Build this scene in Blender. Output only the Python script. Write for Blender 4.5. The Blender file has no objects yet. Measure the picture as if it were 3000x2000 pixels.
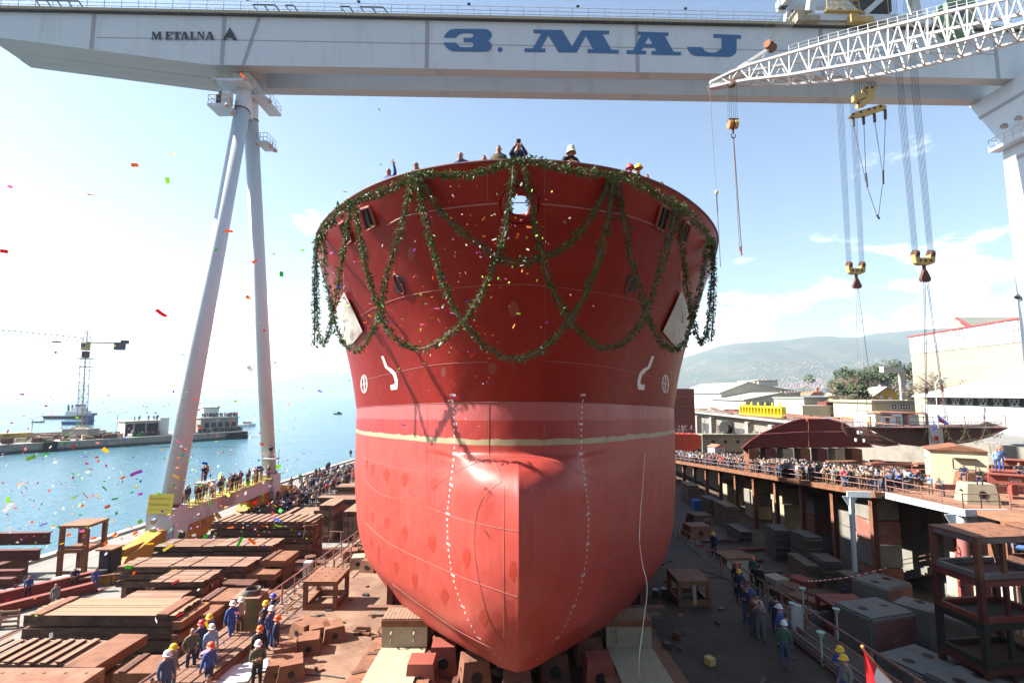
import bpy, bmesh, math, random
import numpy as np
from mathutils import Vector, Matrix
from mathutils.bvhtree import BVHTree
random.seed(7)
R = math.radians
scene = bpy.context.scene
col = scene.collection

# ---------------------------------------------------------------- camera
CAMZ, F, CXP, CYP, PITCH = 10.1, 1500.0, 1500.0, 1000.0, math.atan(150 / 1500)
cd = bpy.data.cameras.new('camera'); cam = bpy.data.objects.new('camera', cd); col.objects.link(cam)
cam.location = (0, 0, CAMZ); cam.rotation_euler = (math.pi / 2 + PITCH, 0, 0)
cd.lens = 18; cd.sensor_width = 36; cd.clip_start = .1; cd.clip_end = 40000
scene.camera = cam
# ---------------------------------------------------------------- world, sun, exposure
SUN_AZ, SUN_EL = R(-88), R(41)
w = bpy.data.worlds.new('World'); scene.world = w; w.use_nodes = True
nt = w.node_tree; nt.nodes.clear()
def N(tree, typ, **kw):
    n = tree.nodes.new(typ)
    for k, v in kw.items():
        if k == 'inp':
            for a, b in v.items(): n.inputs[a].default_value = b
        else: setattr(n, k, v)
    return n
def ramp(tree, src, p0, p1, c0=(0, 0, 0, 1), c1=(1, 1, 1, 1), interp='LINEAR'):
    r = N(tree, 'ShaderNodeValToRGB'); r.color_ramp.interpolation = interp
    e = r.color_ramp.elements; e[0].position = p0; e[1].position = p1; e[0].color = c0; e[1].color = c1
    tree.links.new(src, r.inputs[0]); return r.outputs[0]
L = nt.links.new
sky = N(nt, 'ShaderNodeTexSky', sky_type='NISHITA', sun_disc=False, sun_elevation=SUN_EL, sun_rotation=SUN_AZ, altitude=10, air_density=1.15, dust_density=.8, ozone_density=1.6)
tc = N(nt, 'ShaderNodeTexCoord')
sep = N(nt, 'ShaderNodeSeparateXYZ'); L(tc.outputs['Generated'], sep.inputs[0])
# clouds: direction projected on a cloud deck, cumulus low over the hills, thin wisps higher
mp = N(nt, 'ShaderNodeMapping', inp={'Scale': (1, 1, 2.6), 'Location': (3.1, .4, 1.7)}); L(tc.outputs['Generated'], mp.inputs[0])
n1 = N(nt, 'ShaderNodeTexNoise', inp={'Scale': 4.2, 'Detail': 9.0, 'Roughness': .58, 'Distortion': .25}); L(mp.outputs[0], n1.inputs['Vector'])
n2 = N(nt, 'ShaderNodeTexNoise', inp={'Scale': 1.1, 'Detail': 2.0}); L(mp.outputs[0], n2.inputs['Vector'])
addn = N(nt, 'ShaderNodeMath', operation='MULTIPLY_ADD', inp={1: .55, 2: -.27}); L(n2.outputs[0], addn.inputs[0])
sm = N(nt, 'ShaderNodeMath', operation='ADD'); L(n1.outputs[0], sm.inputs[0]); L(addn.outputs[0], sm.inputs[1])
elev = N(nt, 'ShaderNodeMapRange', inp={'From Min': .06, 'From Max': .46, 'To Min': .105, 'To Max': -.22}); L(sep.outputs[2], elev.inputs[0])
sm2 = N(nt, 'ShaderNodeMath', operation='ADD'); L(sm.outputs[0], sm2.inputs[0]); L(elev.outputs[0], sm2.inputs[1])
cl = ramp(nt, sm2.outputs[0], .50, .66)
n3 = N(nt, 'ShaderNodeTexNoise', inp={'Scale': 9.0, 'Detail': 5.0}); L(mp.outputs[0], n3.inputs['Vector'])
ccol = ramp(nt, n3.outputs[0], .3, .62, (9.2, 10.0, 11.4, 1), (13.5, 13.7, 14.0, 1))
mx = N(nt, 'ShaderNodeMix', data_type='RGBA'); L(cl, mx.inputs[0]); L(sky.outputs[0], mx.inputs[6]); L(ccol, mx.inputs[7])
bg = N(nt, 'ShaderNodeBackground', inp={'Strength': .05}); L(mx.outputs[2], bg.inputs[0])
wo = N(nt, 'ShaderNodeOutputWorld'); L(bg.outputs[0], wo.inputs[0])
sl = bpy.data.lights.new('sun', 'SUN'); sl.energy = 5.0; sl.angle = R(.53); sl.color = (1, .945, .86)
so = bpy.data.objects.new('sun', sl); col.objects.link(so)
sdir = Vector((math.sin(SUN_AZ) * math.cos(SUN_EL), math.cos(SUN_AZ) * math.cos(SUN_EL), math.sin(SUN_EL)))
so.rotation_euler = sdir.to_track_quat('Z', 'Y').to_euler(); so.location = (-60, 0, 80)
vs = scene.view_settings; vs.view_transform = 'Standard'; vs.look = 'None'; vs.exposure = 2.1; vs.gamma = 1; vs.use_curve_mapping = False
scene.cycles.max_bounces = 6; scene.cycles.volume_bounces = 0; scene.cycles.transparent_max_bounces = 6
scene.cycles.use_denoising = True

# ---------------------------------------------------------------- photo geometry helpers: where a seen point stands in the world
cp, sp = math.cos(PITCH), math.sin(PITCH)
def ray(px, py):
    u, v = (px - CXP) / F, (CYP - py) / F
    return Vector((u, cp - sp * v, sp + cp * v))
O = Vector((0, 0, CAMZ))
def PY(px, py, Y): r = ray(px, py); return O + r * (Y / r.y)
def PZ(px, py, z): r = ray(px, py); return O + r * ((z - CAMZ) / r.z)
def PX(px, py, x): r = ray(px, py); return O + r * (x / r.x)
def plane_hit(px, py, z0, slope, Y0):      # plane z = z0 - slope*(Y-Y0)
    r = ray(px, py); t = (z0 + slope * Y0 - CAMZ) / (r.z + slope * r.y); return O + r * t
SLOPE = .06
def slip(Y): return -.65 - SLOPE * (Y - 20)
def PS(px, py, h=0): return plane_hit(px, py, -.65 + h, SLOPE, 20)
def plat(Y): return 5.23 - .0807 * max(Y, 45.0)
QZ, LZ, SEA = -5.0, -7.5, -8.0

# ---------------------------------------------------------------- materials
MATS = {}; K = .72      # overall reflectance of the paints below
def pm(name, c1, c2=None, scale=1.0, rough=.7, metal=0.0, stretch=(1, 1, 1), bump=0.0, c3=None, s3=.3, t3=(.55, .7), spec=.4, fine=0, coat=0, detail=6):
    m = bpy.data.materials.new(name); m.use_nodes = True; t = m.node_tree; l = t.links.new
    b = t.nodes['Principled BSDF']; b.inputs['Roughness'].default_value = rough; b.inputs['Metallic'].default_value = metal
    b.inputs['Specular IOR Level'].default_value = spec; b.inputs['Coat Weight'].default_value = coat
    c1, c2, c3 = [None if c is None else tuple(v * K for v in c) for c in (c1, c2, c3)]
    c1 = (*c1, 1); b.inputs['Base Color'].default_value = c1
    if c2 is not None:
        g = N(t, 'ShaderNodeNewGeometry'); mpp = N(t, 'ShaderNodeMapping', inp={'Scale': stretch}); l(g.outputs['Position'], mpp.inputs[0])
        nz = N(t, 'ShaderNodeTexNoise', inp={'Scale': scale, 'Detail': float(detail), 'Roughness': .62}); l(mpp.outputs[0], nz.inputs['Vector'])
        out = ramp(t, nz.outputs[0], .32, .68, c1, (*c2, 1))
        if c3 is not None:
            n3 = N(t, 'ShaderNodeTexNoise', inp={'Scale': s3, 'Detail': 8.0, 'Roughness': .7}); l(mpp.outputs[0], n3.inputs['Vector'])
            f = ramp(t, n3.outputs[0], t3[0], t3[1])
            mm = N(t, 'ShaderNodeMix', data_type='RGBA'); l(f, mm.inputs[0]); l(out, mm.inputs[6]); mm.inputs[7].default_value = (*c3, 1); out = mm.outputs[2]
        l(out, b.inputs['Base Color'])
        rr = N(t, 'ShaderNodeMapRange', inp={'To Min': max(rough - .12, .05), 'To Max': min(rough + .15, 1)}); l(nz.outputs[0], rr.inputs[0]); l(rr.outputs[0], b.inputs['Roughness'])
        if bump:
            bp = N(t, 'ShaderNodeBump', inp={'Strength': .6, 'Distance': bump}); l(nz.outputs[0], bp.inputs['Height']); l(bp.outputs[0], b.inputs['Normal'])
    MATS[name] = m; return m
def thin(name, f=.5):      # paper and leaves let light through
    t = MATS[name].node_tree; b = t.nodes['Principled BSDF']; tr = N(t, 'ShaderNodeBsdfTranslucent'); tr.inputs[0].default_value = b.inputs['Base Color'].default_value; mx_ = N(t, 'ShaderNodeMixShader', inp={0: f}); t.links.new(b.outputs[0], mx_.inputs[1]); t.links.new(tr.outputs[0], mx_.inputs[2]); t.links.new(mx_.outputs[0], t.nodes['Material Output'].inputs[0])
def M(n): return MATS[n]
pm('rust', (.17, .07, .036), (.29, .125, .065), 2.2, .8, c3=(.12, .05, .03), s3=.9, bump=.01)
pm('rust_light', (.33, .175, .105), (.24, .105, .06), 1.6, .85, c3=(.22, .09, .05), s3=.7, bump=.01)
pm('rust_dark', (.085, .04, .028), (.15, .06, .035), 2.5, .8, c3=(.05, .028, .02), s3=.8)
pm('primer', (.26, .055, .04), (.31, .08, .055), 1.2, .65, c3=(.20, .06, .04), s3=.5)
pm('primer_dark', (.13, .035, .03), (.17, .05, .042), 1.4, .7, c3=(.10, .03, .025), s3=.6)
pm('section_red', (.13, .010, .009), (.16, .015, .012), .5, .5)
pm('section_brown', (.15, .07, .065), (.19, .09, .08), .8, .7, stretch=(1, 1, .3))
pm('pipe_rail', (.24, .11, .085), (.36, .20, .15), 5, .7, c3=(.14, .06, .045), s3=2)
pm('concrete', (.20, .19, .165), (.27, .255, .22), .8, .9, c3=(.16, .145, .125), s3=.35, bump=.02)
pm('concrete_red', (.27, .10, .08), (.31, .14, .11), 1.5, .85, c3=(.30, .26, .22), s3=.9)
pm('concrete_pale', (.36, .31, .205), (.43, .375, .26), 1.2, .9, stretch=(3, .3, 1), c3=(.30, .25, .175), s3=.5)
pm('cream_steel', (.36, .31, .22), (.45, .39, .28), 1.4, .7, c3=(.20, .10, .06), s3=1.6, t3=(.56, .66))
pm('cream_hut', (.60, .55, .37), (.66, .60, .42), .8, .6, c3=(.34, .24, .14), s3=1.2, t3=(.64, .72))
pm('slip_shade', (.055, .034, .022), (.105, .068, .046), .8, .85, c3=(.026, .017, .012), s3=.3, t3=(.45, .66), bump=.015, detail=9)  # darker copy of the deck: the ship's shade is put into this colour
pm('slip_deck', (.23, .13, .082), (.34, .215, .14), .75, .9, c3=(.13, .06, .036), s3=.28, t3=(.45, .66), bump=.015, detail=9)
pm('quay_deck', (.23, .215, .195), (.29, .27, .245), .7, .9, stretch=(1, .25, 1), c3=(.19, .175, .155), s3=.22, bump=.01)
pm('lane', (.085, .058, .042), (.125, .085, .06), .6, .9, stretch=(1, .3, 1), c3=(.10, .06, .04), s3=.3)
pm('asphalt', (.20, .195, .185), (.26, .25, .24), .5, .9)
pm('wood_pale', (.41, .265, .165), (.31, .185, .11), 1.6, .9, stretch=(.7, 9, 6), c3=(.34, .19, .11), s3=.35, t3=(.54, .66), bump=.015)
pm('wood', (.37, .235, .165), (.25, .145, .10), 1.6, .9, stretch=(.7, 9, 6), c3=(.24, .12, .07), s3=.35, t3=(.5, .62), bump=.015)
pm('wood_b', (.30, .17, .11), (.20, .10, .062), 1.6, .9, stretch=(.7, 9, 6), c3=(.18, .085, .05), s3=.4, t3=(.46, .62), bump=.015)
pm('wood_y', (.36, .225, .15), (.24, .14, .09), 1.6, .9, stretch=(9, .7, 6), c3=(.25, .13, .08), s3=.4, t3=(.52, .64), bump=.015)
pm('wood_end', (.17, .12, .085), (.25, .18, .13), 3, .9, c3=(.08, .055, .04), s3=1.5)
pm('wood_side', (.17, .095, .062), (.09, .045, .03), 1.5, .9, stretch=(1.2, 1.2, 5), c3=(.05, .03, .022), s3=.8, t3=(.45, .62), bump=.015)  # soiled plank sides, with their shade also put into the colour
pm('wood_dark', (.16, .075, .045), (.24, .12, .07), 1.5, .85, stretch=(1, 5, 3), c3=(.09, .04, .028), s3=.7)
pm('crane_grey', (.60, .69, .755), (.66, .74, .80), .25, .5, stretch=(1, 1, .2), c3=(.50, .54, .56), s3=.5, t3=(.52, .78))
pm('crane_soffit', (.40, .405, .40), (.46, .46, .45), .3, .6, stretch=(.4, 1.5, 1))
pm('crane_white', (.62, .63, .63), (.70, .70, .69), 1.0, .5, c3=(.42, .30, .23), s3=.8, t3=(.62, .72))
pm('crane_yellow', (.50, .26, .03), (.56, .31, .045), .8, .55, c3=(.30, .15, .05), s3=.9, t3=(.62, .72))
pm('hook_yellow', (.52, .36, .10), (.58, .42, .15), 1.2, .55, c3=(.25, .12, .05), s3=1.5, t3=(.58, .68))
pm('bright_yellow', (.80, .62, .015), (.85, .68, .03), .6, .5)
pm('rail_grey', (.50, .50, .47), (.58, .57, .53), 3, .6)
pm('rail_yellow', (.55, .40, .09), (.60, .45, .13), 3, .6)
pm('white', (.78, .78, .76), (.72, .72, .70), 1.5, .6)
pm('paint_white', (.80, .80, .79), None, 1, .5)
pm('tarp', (.60, .57, .51), (.68, .65, .59), 1.3, .7, stretch=(2, 2, .5), bump=.05)
pm('black', (.016, .015, .015), None, 1, .6)
pm('dark_steel', (.05, .05, .052), (.085, .08, .075), 2, .55, .3)
pm('wire', (.10, .10, .105), None, 1, .5, .4)
pm('logo_blue', (.045, .14, .32), (.055, .16, .35), .5, .5)
pm('logo_black', (.018, .03, .035), None, 1, .4)
pm('lamp_glass', (.42, .39, .35), None, 1, .15)
pm('green_cab', (.16, .30, .17), (.19, .34, .20), 1, .5)
pm('glass', (.05, .065, .075), None, 1, .08, spec=.8)
pm('wall_white', (.44, .425, .375), (.50, .485, .43), .25, .85, c3=(.36, .335, .285), s3=.2)
pm('wall_cream', (.31, .28, .22), (.36, .325, .26), .4, .85, stretch=(.2, .2, 3))
pm('wall_beige', (.44, .38, .255), (.48, .42, .285), .3, .85)
pm('wall_yellow', (.68, .41, .07), None, 1, .85)
pm('wall_blue', (.50, .60, .74), (.58, .66, .78), 1, .85, c3=(.68, .68, .66), s3=.8)
pm('clad', (.36, .40, .425), (.41, .45, .475), .5, .6)
pm('clad_brown', (.36, .28, .27), None, 1, .7)
pm('roof_grey', (.40, .415, .425), (.45, .46, .46), .5, .7)
pm('roof_cream', (.44, .415, .36), (.50, .47, .405), .4, .8)
pm('roof_green', (.20, .22, .185), (.25, .27, .22), .6, .8)
pm('roof_red', (.45, .14, .08), (.52, .20, .11), 1.2, .85)
pm('red_edge', (.42, .06, .06), None, 1, .6)
pm('stone', (.33, .30, .26), (.43, .395, .35), .5, .9, c3=(.22, .20, .175), s3=.3, bump=.04)
pm('stone_dark', (.055, .055, .055), (.09, .085, .08), .6, .6)
pm('rubber', (.022, .022, .024), None, 1, .75)
pm('tug_hull', (.02, .022, .028), None, 1, .5)
pm('boat_blue', (.03, .09, .26), None, 1, .5)
pm('orange_sling', (.75, .12, .02), None, 1, .6)
pm('blue_pipe', (.10, .20, .48), None, 1, .5)
pm('blue_box', (.05, .16, .42), None, 1, .5)
pm('sheet_white', (.72, .73, .74), (.66, .67, .69), 1, .5)
pm('sign_yellow', (.62, .60, .08), None, 1, .6)
pm('sign_pink', (.62, .52, .50), None, 1, .6)
pm('sign_ink', (.20, .19, .06), None, 1, .6)
pm('frame_green', (.035, .05, .036), (.06, .045, .03), 1.2, .7); pm('frame_red', (.20, .02, .018), (.15, .03, .025), 1.2, .6); pm('frame_grey', (.24, .25, .26), (.18, .11, .08), 1.1, .7); pm('wall_panel', (.46, .43, .33), (.54, .51, .41), .8, .9, c3=(.30, .25, .18), s3=.5); pm('col_pink', (.40, .14, .13), None, 1, .6)
pm('section_green', (.22, .235, .175), (.27, .28, .21), .7, .7); pm('orange_red', (.55, .075, .035), (.48, .06, .03), .8, .5); pm('mint', (.42, .58, .50), None, 1, .6)
pm('leaf', (.045, .085, .018), (.10, .16, .035), 14, .5, spec=.35)
pm('leaf_dark', (.03, .055, .014), (.06, .09, .024), 10, .5, spec=.3)
pm('pine', (.035, .062, .022), (.075, .105, .04), .9, .7)
pm('twig', (.13, .105, .07), (.21, .175, .12), 2, .9)
pm('bark', (.13, .09, .06), (.18, .13, .09), 2, .9)
pm('flag_red', (.62, .012, .02), None, 1, .6)
pm('flag_white', (.78, .77, .80), None, 1, .6)
pm('flag_blue', (.06, .07, .36), None, 1, .6)
pm('brass', (.55, .22, .08), None, 1, .35)
pm('hose', (.10, .09, .08), (.16, .14, .125), 3, .8)
pm('paint_patch', (.33, .02, .010), (.38, .04, .02), 6, .5)

# ---------------------------------------------------------------- objects
def thing(name, label, cat, loc=(0, 0, 0), rz=0.0, group=None):
    o = bpy.data.objects.new(name, None); o.empty_display_size = .2; col.objects.link(o)
    o.location = loc; o.rotation_euler = (0, 0, rz); o['label'] = label; o['category'] = cat
    if group: o['group'] = group
    return o
def tag(o, label, cat, group=None):
    o['label'] = label; o['category'] = cat
    if group: o['group'] = group
    return o
def link(name, me, parent=None):
    o = bpy.data.objects.new(name, me); col.objects.link(o)
    if parent is not None: o.parent = parent
    return o
def absloc(o):
    v = Vector((0, 0, 0))
    while o is not None: v = v + Vector(o.location); o = o.parent
    return v
def copy_tree(o, parent=None):
    c = o.copy(); col.objects.link(c); c.parent = parent
    for ch in list(o.children): copy_tree(ch, c)
    return c
class MB:
    def __init__(s): s.v = []; s.f = []; s.m = []
    def add(s, vs, fs, mi=0):
        b = len(s.v); s.v += [tuple(v) for v in vs]; s.f += [tuple(b + i for i in f) for f in fs]; s.m += [mi] * len(fs); return s
    def box(s, c, d, mi=0, rz=0.0, taper=1.0, rot=None):
        x, y, z = d[0] / 2, d[1] / 2, d[2] / 2; k = taper
        vs = [Vector(p) for p in [(-x, -y, -z), (x, -y, -z), (x, y, -z), (-x, y, -z), (-x * k, -y * k, z), (x * k, -y * k, z), (x * k, y * k, z), (-x * k, y * k, z)]]
        m = rot if rot is not None else Matrix.Rotation(rz, 3, 'Z')
        return s.add([m @ v + Vector(c) for v in vs], [(0, 3, 2, 1), (4, 5, 6, 7), (0, 1, 5, 4), (1, 2, 6, 5), (2, 3, 7, 6), (3, 0, 4, 7)], mi)
    def beam(s, a, b, wd, h, mi=0):
        a, b = Vector(a), Vector(b); d = (b - a)
        q = d.to_track_quat('Y', 'Z').to_matrix()
        return s.box((a + b) / 2, (wd, d.length, h), mi, rot=q)
    def cyl(s, a, b, r0, r1=None, n=10, mi=0, cap=True):
        a, b = Vector(a), Vector(b); r1 = r0 if r1 is None else r1
        q = (b - a).to_track_quat('Z', 'Y').to_matrix(); vs = []
        for p, r in ((a, r0), (b, r1)):
            for i in range(n):
                t = 2 * math.pi * i / n; vs.append(p + q @ Vector((math.cos(t) * r, math.sin(t) * r, 0)))
        fs = [(i, (i + 1) % n, n + (i + 1) % n, n + i) for i in range(n)]
        if cap: fs += [tuple(range(n - 1, -1, -1)), tuple(range(n, 2 * n))]
        return s.add(vs, fs, mi)
    def tube(s, pts, r, n=6, mi=0):
        pts = [Vector(p) for p in pts]; vs = []; 
        for k, p in enumerate(pts):
            d = pts[min(k + 1, len(pts) - 1)] - pts[max(k - 1, 0)]
            if d.length < 1e-6: d = Vector((0, 0, 1))
            q = d.to_track_quat('Z', 'Y').to_matrix()
            for i in range(n):
                t = 2 * math.pi * i / n; vs.append(p + q @ Vector((math.cos(t) * r, math.sin(t) * r, 0)))
        fs = []
        for k in range(len(pts) - 1):
            for i in range(n): fs.append((k * n + i, k * n + (i + 1) % n, (k + 1) * n + (i + 1) % n, (k + 1) * n + i))
        fs += [tuple(range(n - 1, -1, -1)), tuple((len(pts) - 1) * n + i for i in range(n))]
        return s.add(vs, fs, mi)
    def prism(s, poly, off, mi=0):      # poly: list of 3D points, extruded by off
        off = Vector(off); n = len(poly); a = [Vector(p) for p in poly]
        return s.add(a + [p + off for p in a], [tuple(range(n)), tuple(range(2 * n - 1, n - 1, -1))] + [(i, (i + 1) % n, n + (i + 1) % n, n + i) for i in range(n)], mi)
    def ico(s, c, r, sub=1, mi=0, squash=(1, 1, 1)):
        bm = bmesh.new(); bmesh.ops.create_icosphere(bm, subdivisions=sub, radius=1)
        vs = [Vector(c) + Vector((v.co.x * r * squash[0], v.co.y * r * squash[1], v.co.z * r * squash[2])) for v in bm.verts]
        fs = [tuple(v.index for v in f.verts) for f in bm.faces]; bm.free(); return s.add(vs, fs, mi)
    def mesh(s, name, mats, off=(0, 0, 0), smooth=False):
        me = bpy.data.meshes.new(name); o = Vector(off)
        me.from_pydata([tuple(Vector(v) - o) for v in s.v], [], s.f)
        for m in (mats if isinstance(mats, (list, tuple)) else [mats]): me.materials.append(M(m) if isinstance(m, str) else m)
        me.polygons.foreach_set('material_index', s.m)
        if smooth: me.polygons.foreach_set('use_smooth', [True] * len(me.polygons))
        me.update(); return me
    def build(s, name, mats, parent=None, smooth=False, world=True, kind=None):
        off = absloc(parent) if (parent is not None and world) else (0, 0, 0)
        o = link(name, s.mesh(name, mats, off, smooth), parent)
        if kind: o['kind'] = kind
        return o
UNIT = {}
def unit(kind, m):
    k = (kind, m)
    if k not in UNIT:
        b = MB()
        if kind == 'box': b.box((0, 0, 0), (1, 1, 1))
        elif kind == 'plank':
            b.box((0, 0, 0), (1, 1, 1)); b.v = [(x * (1 - .012 * random.random()), y * (1 - .06 * random.random()), z * (1 - .05 * random.random())) for x, y, z in b.v]
        elif kind == 'cyl': b.cyl((0, 0, 0), (0, 0, 1), 1, n=8)
        elif kind == 'cyl16': b.cyl((0, 0, 0), (0, 0, 1), 1, n=20)
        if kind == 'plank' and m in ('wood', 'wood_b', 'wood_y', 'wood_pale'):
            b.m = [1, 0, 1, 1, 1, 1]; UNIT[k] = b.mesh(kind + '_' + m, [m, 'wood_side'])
        else: UNIT[k] = b.mesh(kind + '_' + m, [m], smooth=False)
    return UNIT[k]
def Bx(name, parent, c, d, m, rz=0.0, kind='box', rot=None, world=True):
    o = link(name, unit(kind, m), parent); off = absloc(parent) if (parent is not None and world) else Vector((0, 0, 0))
    o.location = Vector(c) - off; o.scale = d; o.rotation_euler = rot if rot is not None else (0, 0, rz); return o
def Cy(name, parent, a, b, r, m, kind='cyl', world=True):
    o = link(name, unit(kind, m), parent); off = absloc(parent) if (parent is not None and world) else Vector((0, 0, 0))
    a, b = Vector(a), Vector(b); d = b - a
    o.location = a - off; o.scale = (r, r, d.length); o.rotation_euler = d.to_track_quat('Z', 'Y').to_euler(); return o
def Bm(name, parent, a, b, wd, h, m, kind='box', world=True):   # a bar of rectangular section from a to b
    a, b = Vector(a), Vector(b); d = b - a
    return Bx(name, parent, (a + b) / 2, (wd, d.length, h), m, kind=kind, rot=d.to_track_quat('Y', 'Z').to_euler(), world=world)
def structure(o): o['kind'] = 'structure'; return o
def curve_pts(pts, n):                        # Catmull-Rom through points
    P = [Vector(p) for p in pts]; out = []
    m = len(P) - 1
    for k in range(n + 1):
        t = k / n * m; i = min(int(t), m - 1); f = t - i
        p0, p1, p2, p3 = P[max(i - 1, 0)], P[i], P[i + 1], P[min(i + 2, m)]
        out.append(.5 * ((2 * p1) + (p2 - p0) * f + (2 * p0 - 5 * p1 + 4 * p2 - p3) * f * f + (3 * p1 - p0 - 3 * p2 + p3) * f ** 3))
    return out
# ================================================================ the setting
def sea_material():
    m = bpy.data.materials.new('sea'); m.use_nodes = True; t = m.node_tree; l = t.links.new; b = t.nodes['Principled BSDF']
    b.inputs['Base Color'].default_value = (.045, .115, .15, 1); b.inputs['Roughness'].default_value = .2; b.inputs['IOR'].default_value = 1.33
    g = N(t, 'ShaderNodeNewGeometry'); mp_ = N(t, 'ShaderNodeMapping', inp={'Scale': (.55, 1.0, 1), 'Rotation': (0, 0, R(15))}); l(g.outputs['Position'], mp_.inputs[0])
    a = N(t, 'ShaderNodeTexNoise', inp={'Scale': .55, 'Detail': 5.0, 'Roughness': .6}); l(mp_.outputs[0], a.inputs['Vector'])
    c = N(t, 'ShaderNodeTexNoise', inp={'Scale': .04, 'Detail': 3.0}); l(mp_.outputs[0], c.inputs['Vector'])
    s = N(t, 'ShaderNodeMath', operation='MULTIPLY_ADD', inp={1: 2.0}); l(c.outputs[0], s.inputs[0]); l(a.outputs[0], s.inputs[2])
    bp = N(t, 'ShaderNodeBump', inp={'Strength': .75, 'Distance': .55}); l(s.outputs[0], bp.inputs['Height']); l(bp.outputs[0], b.inputs['Normal'])
    return m
MATS['sea'] = sea_material()
b = MB(); b.add([(-13000, -300, SEA), (13000, -300, SEA), (13000, 13500, SEA), (-13000, 13500, SEA)], [(0, 1, 2, 3)])
structure(b.build('sea', 'sea'))
# the slipway under the ship: deck strips, launching ways and the trough between them
Y0, Y1 = -12.0, 142.0
def strip(name, x0, x1, dz, m, thick=6, ya=Y0, yb=Y1):
    b = MB(); n = 8
    for i in range(n):
        a, c = ya + (yb - ya) * i / n, ya + (yb - ya) * (i + 1) / n
        za, zc = slip(a) + dz, slip(c) + dz
        b.add([(x0, a, za), (x1, a, za), (x1, c, zc), (x0, c, zc), (x0, a, za - thick), (x1, a, za - thick), (x1, c, zc - thick), (x0, c, zc - thick)],
              [(0, 1, 2, 3), (4, 7, 6, 5), (0, 3, 7, 4), (1, 5, 6, 2)] + ([(0, 4, 5, 1)] if i == 0 else []) + ([(3, 2, 6, 7)] if i == n - 1 else []))
    return structure(b.build(name, m))
strip('slipway_deck', -12.9, -6.15, 0, 'slip_deck')
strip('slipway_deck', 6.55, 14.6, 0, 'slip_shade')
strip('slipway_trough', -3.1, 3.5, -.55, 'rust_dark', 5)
strip('launch_way', -5.55, -3.65, .16, 'concrete_pale', 5)
strip('launch_way', 4.05, 5.95, .16, 'concrete_pale', 5)
for a, c in ((-6.15, -5.55), (-3.65, -3.1), (3.5, 4.05), (5.95, 6.55)): strip('launch_way_edge', a, c, .08, 'rust', 5)
# the quay on the left
b = MB(); pts = [(-13, -20), (-60, -20), (-48.5, 12), (-44, 45), (-36.2, 118), (-33.5, 142), (-13, 142)]
b.prism([(x, y, QZ) for x, y in pts], (0, 0, -6)); structure(b.build('quay', 'quay_deck'))
for x in (-34.1, -31.6):                                                    # crane rails let into the quay
    b = MB(); b.box((x, 60, QZ + .012), (.55, 150, .02), 0); b.box((x, 60, QZ + .035), (.12, 150, .05), 1); structure(b.build('crane_track', ['rust', 'dark_steel']))
b = MB(); b.beam((-47.8, 12, QZ + .12), (-43.4, 45, QZ + .12), .9, .24); b.beam((-43.4, 45, QZ + .12), (-35.7, 118, QZ + .12), .9, .24); structure(b.build('quay_kerb', 'stone'))
for y in range(26, 110, 9):                                                 # joints of the quay slabs
    b = MB(); b.box((-29, y, QZ + .006), (22, .09, .01)); structure(b.build('slab_joint', 'concrete'))
for x in (-38.6, -28.4, -25.2, -36.2):
    b = MB(); b.box((x, 65, QZ + .006), (.10, 110, .01)); structure(b.build('slab_joint', 'stone_dark' if x == -28.4 else 'concrete'))
# the sunken lane on the right, the neighbouring slipway above it and the upper yard
b = MB(); b.box((26, 60, LZ - 2), (23, 150, 4)); structure(b.build('lane', 'lane'))
b = MB(); ys = [45, 60, 75, 90, 105, 125, 150]
for a, c in zip(ys, ys[1:]):
    za, zc = plat(a), plat(c)
    b.add([(31.3, a, za), (60, a, za), (60, c, zc), (31.3, c, zc), (31.3, a, za - .35), (60, a, za - .35), (60, c, zc - .35), (31.3, c, zc - .35)], [(0, 1, 2, 3), (4, 7, 6, 5), (0, 3, 7, 4), (0, 4, 5, 1)])
b.add([(34, 20, 1.58), (60, 20, 1.58), (60, 45, 1.58), (34, 45, 1.58), (34, 20, 1.2), (60, 20, 1.2), (60, 45, 1.2), (34, 45, 1.2)], [(0, 1, 2, 3), (4, 7, 6, 5), (0, 3, 7, 4), (0, 4, 5, 1)])
structure(b.build('neighbour_slipway', 'rust_light'))
b = MB()
for a, c in zip([20] + ys, ys + [150]):
    if a < c: b.box((37.6, (a + c) / 2, (LZ + plat(c) - .36) / 2), (.5, c - a, plat(c) - .36 - LZ))
structure(b.build('retaining_wall', 'concrete'))
b = MB(); b.box((230, 40, -1), (340, 330, 10)); structure(b.build('upper_yard', 'asphalt'))
b = MB(); b.box((59.3, 115, -2.2), (1.2, 190, 12.1)); structure(b.build('yard_wall', 'concrete'))
# steep slope above the yard, added unseen behind the camera to cut sky light
b = MB(); nx, ny = 60, 24; vs = []; hrg = random.Random(2)
for j in range(ny):
    y = -46 - 700 * (j / (ny - 1)) ** 1.4
    for i in range(nx):
        x = -560 + 1700 * i / (nx - 1); t_ = min(1, (-46 - y) / 330); vs.append((x, y - 30 * math.sin(x * .011), -9 + 13 * min(1, j) + 135 * t_ ** .8 * (1 + .16 * math.sin(x * .017 + 1) + .1 * math.sin(x * .041)) + hrg.uniform(-2, 2) * t_ * 2))
b.add(vs, [(j * nx + i + 1, j * nx + i, (j + 1) * nx + i, (j + 1) * nx + i + 1) for j in range(ny - 1) for i in range(nx - 1)]); pm('unseen_hillside', (.06, .07, .045), (.10, .095, .065), .03, .95, c3=(.16, .14, .12), s3=.05, t3=(.5, .62)); structure(b.build('unseen_hillside', 'unseen_hillside', smooth=True))
b = MB(); b.box((0, -33, -4.5), (220, 40, 9)); structure(b.build('yard_head', 'asphalt'))
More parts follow.
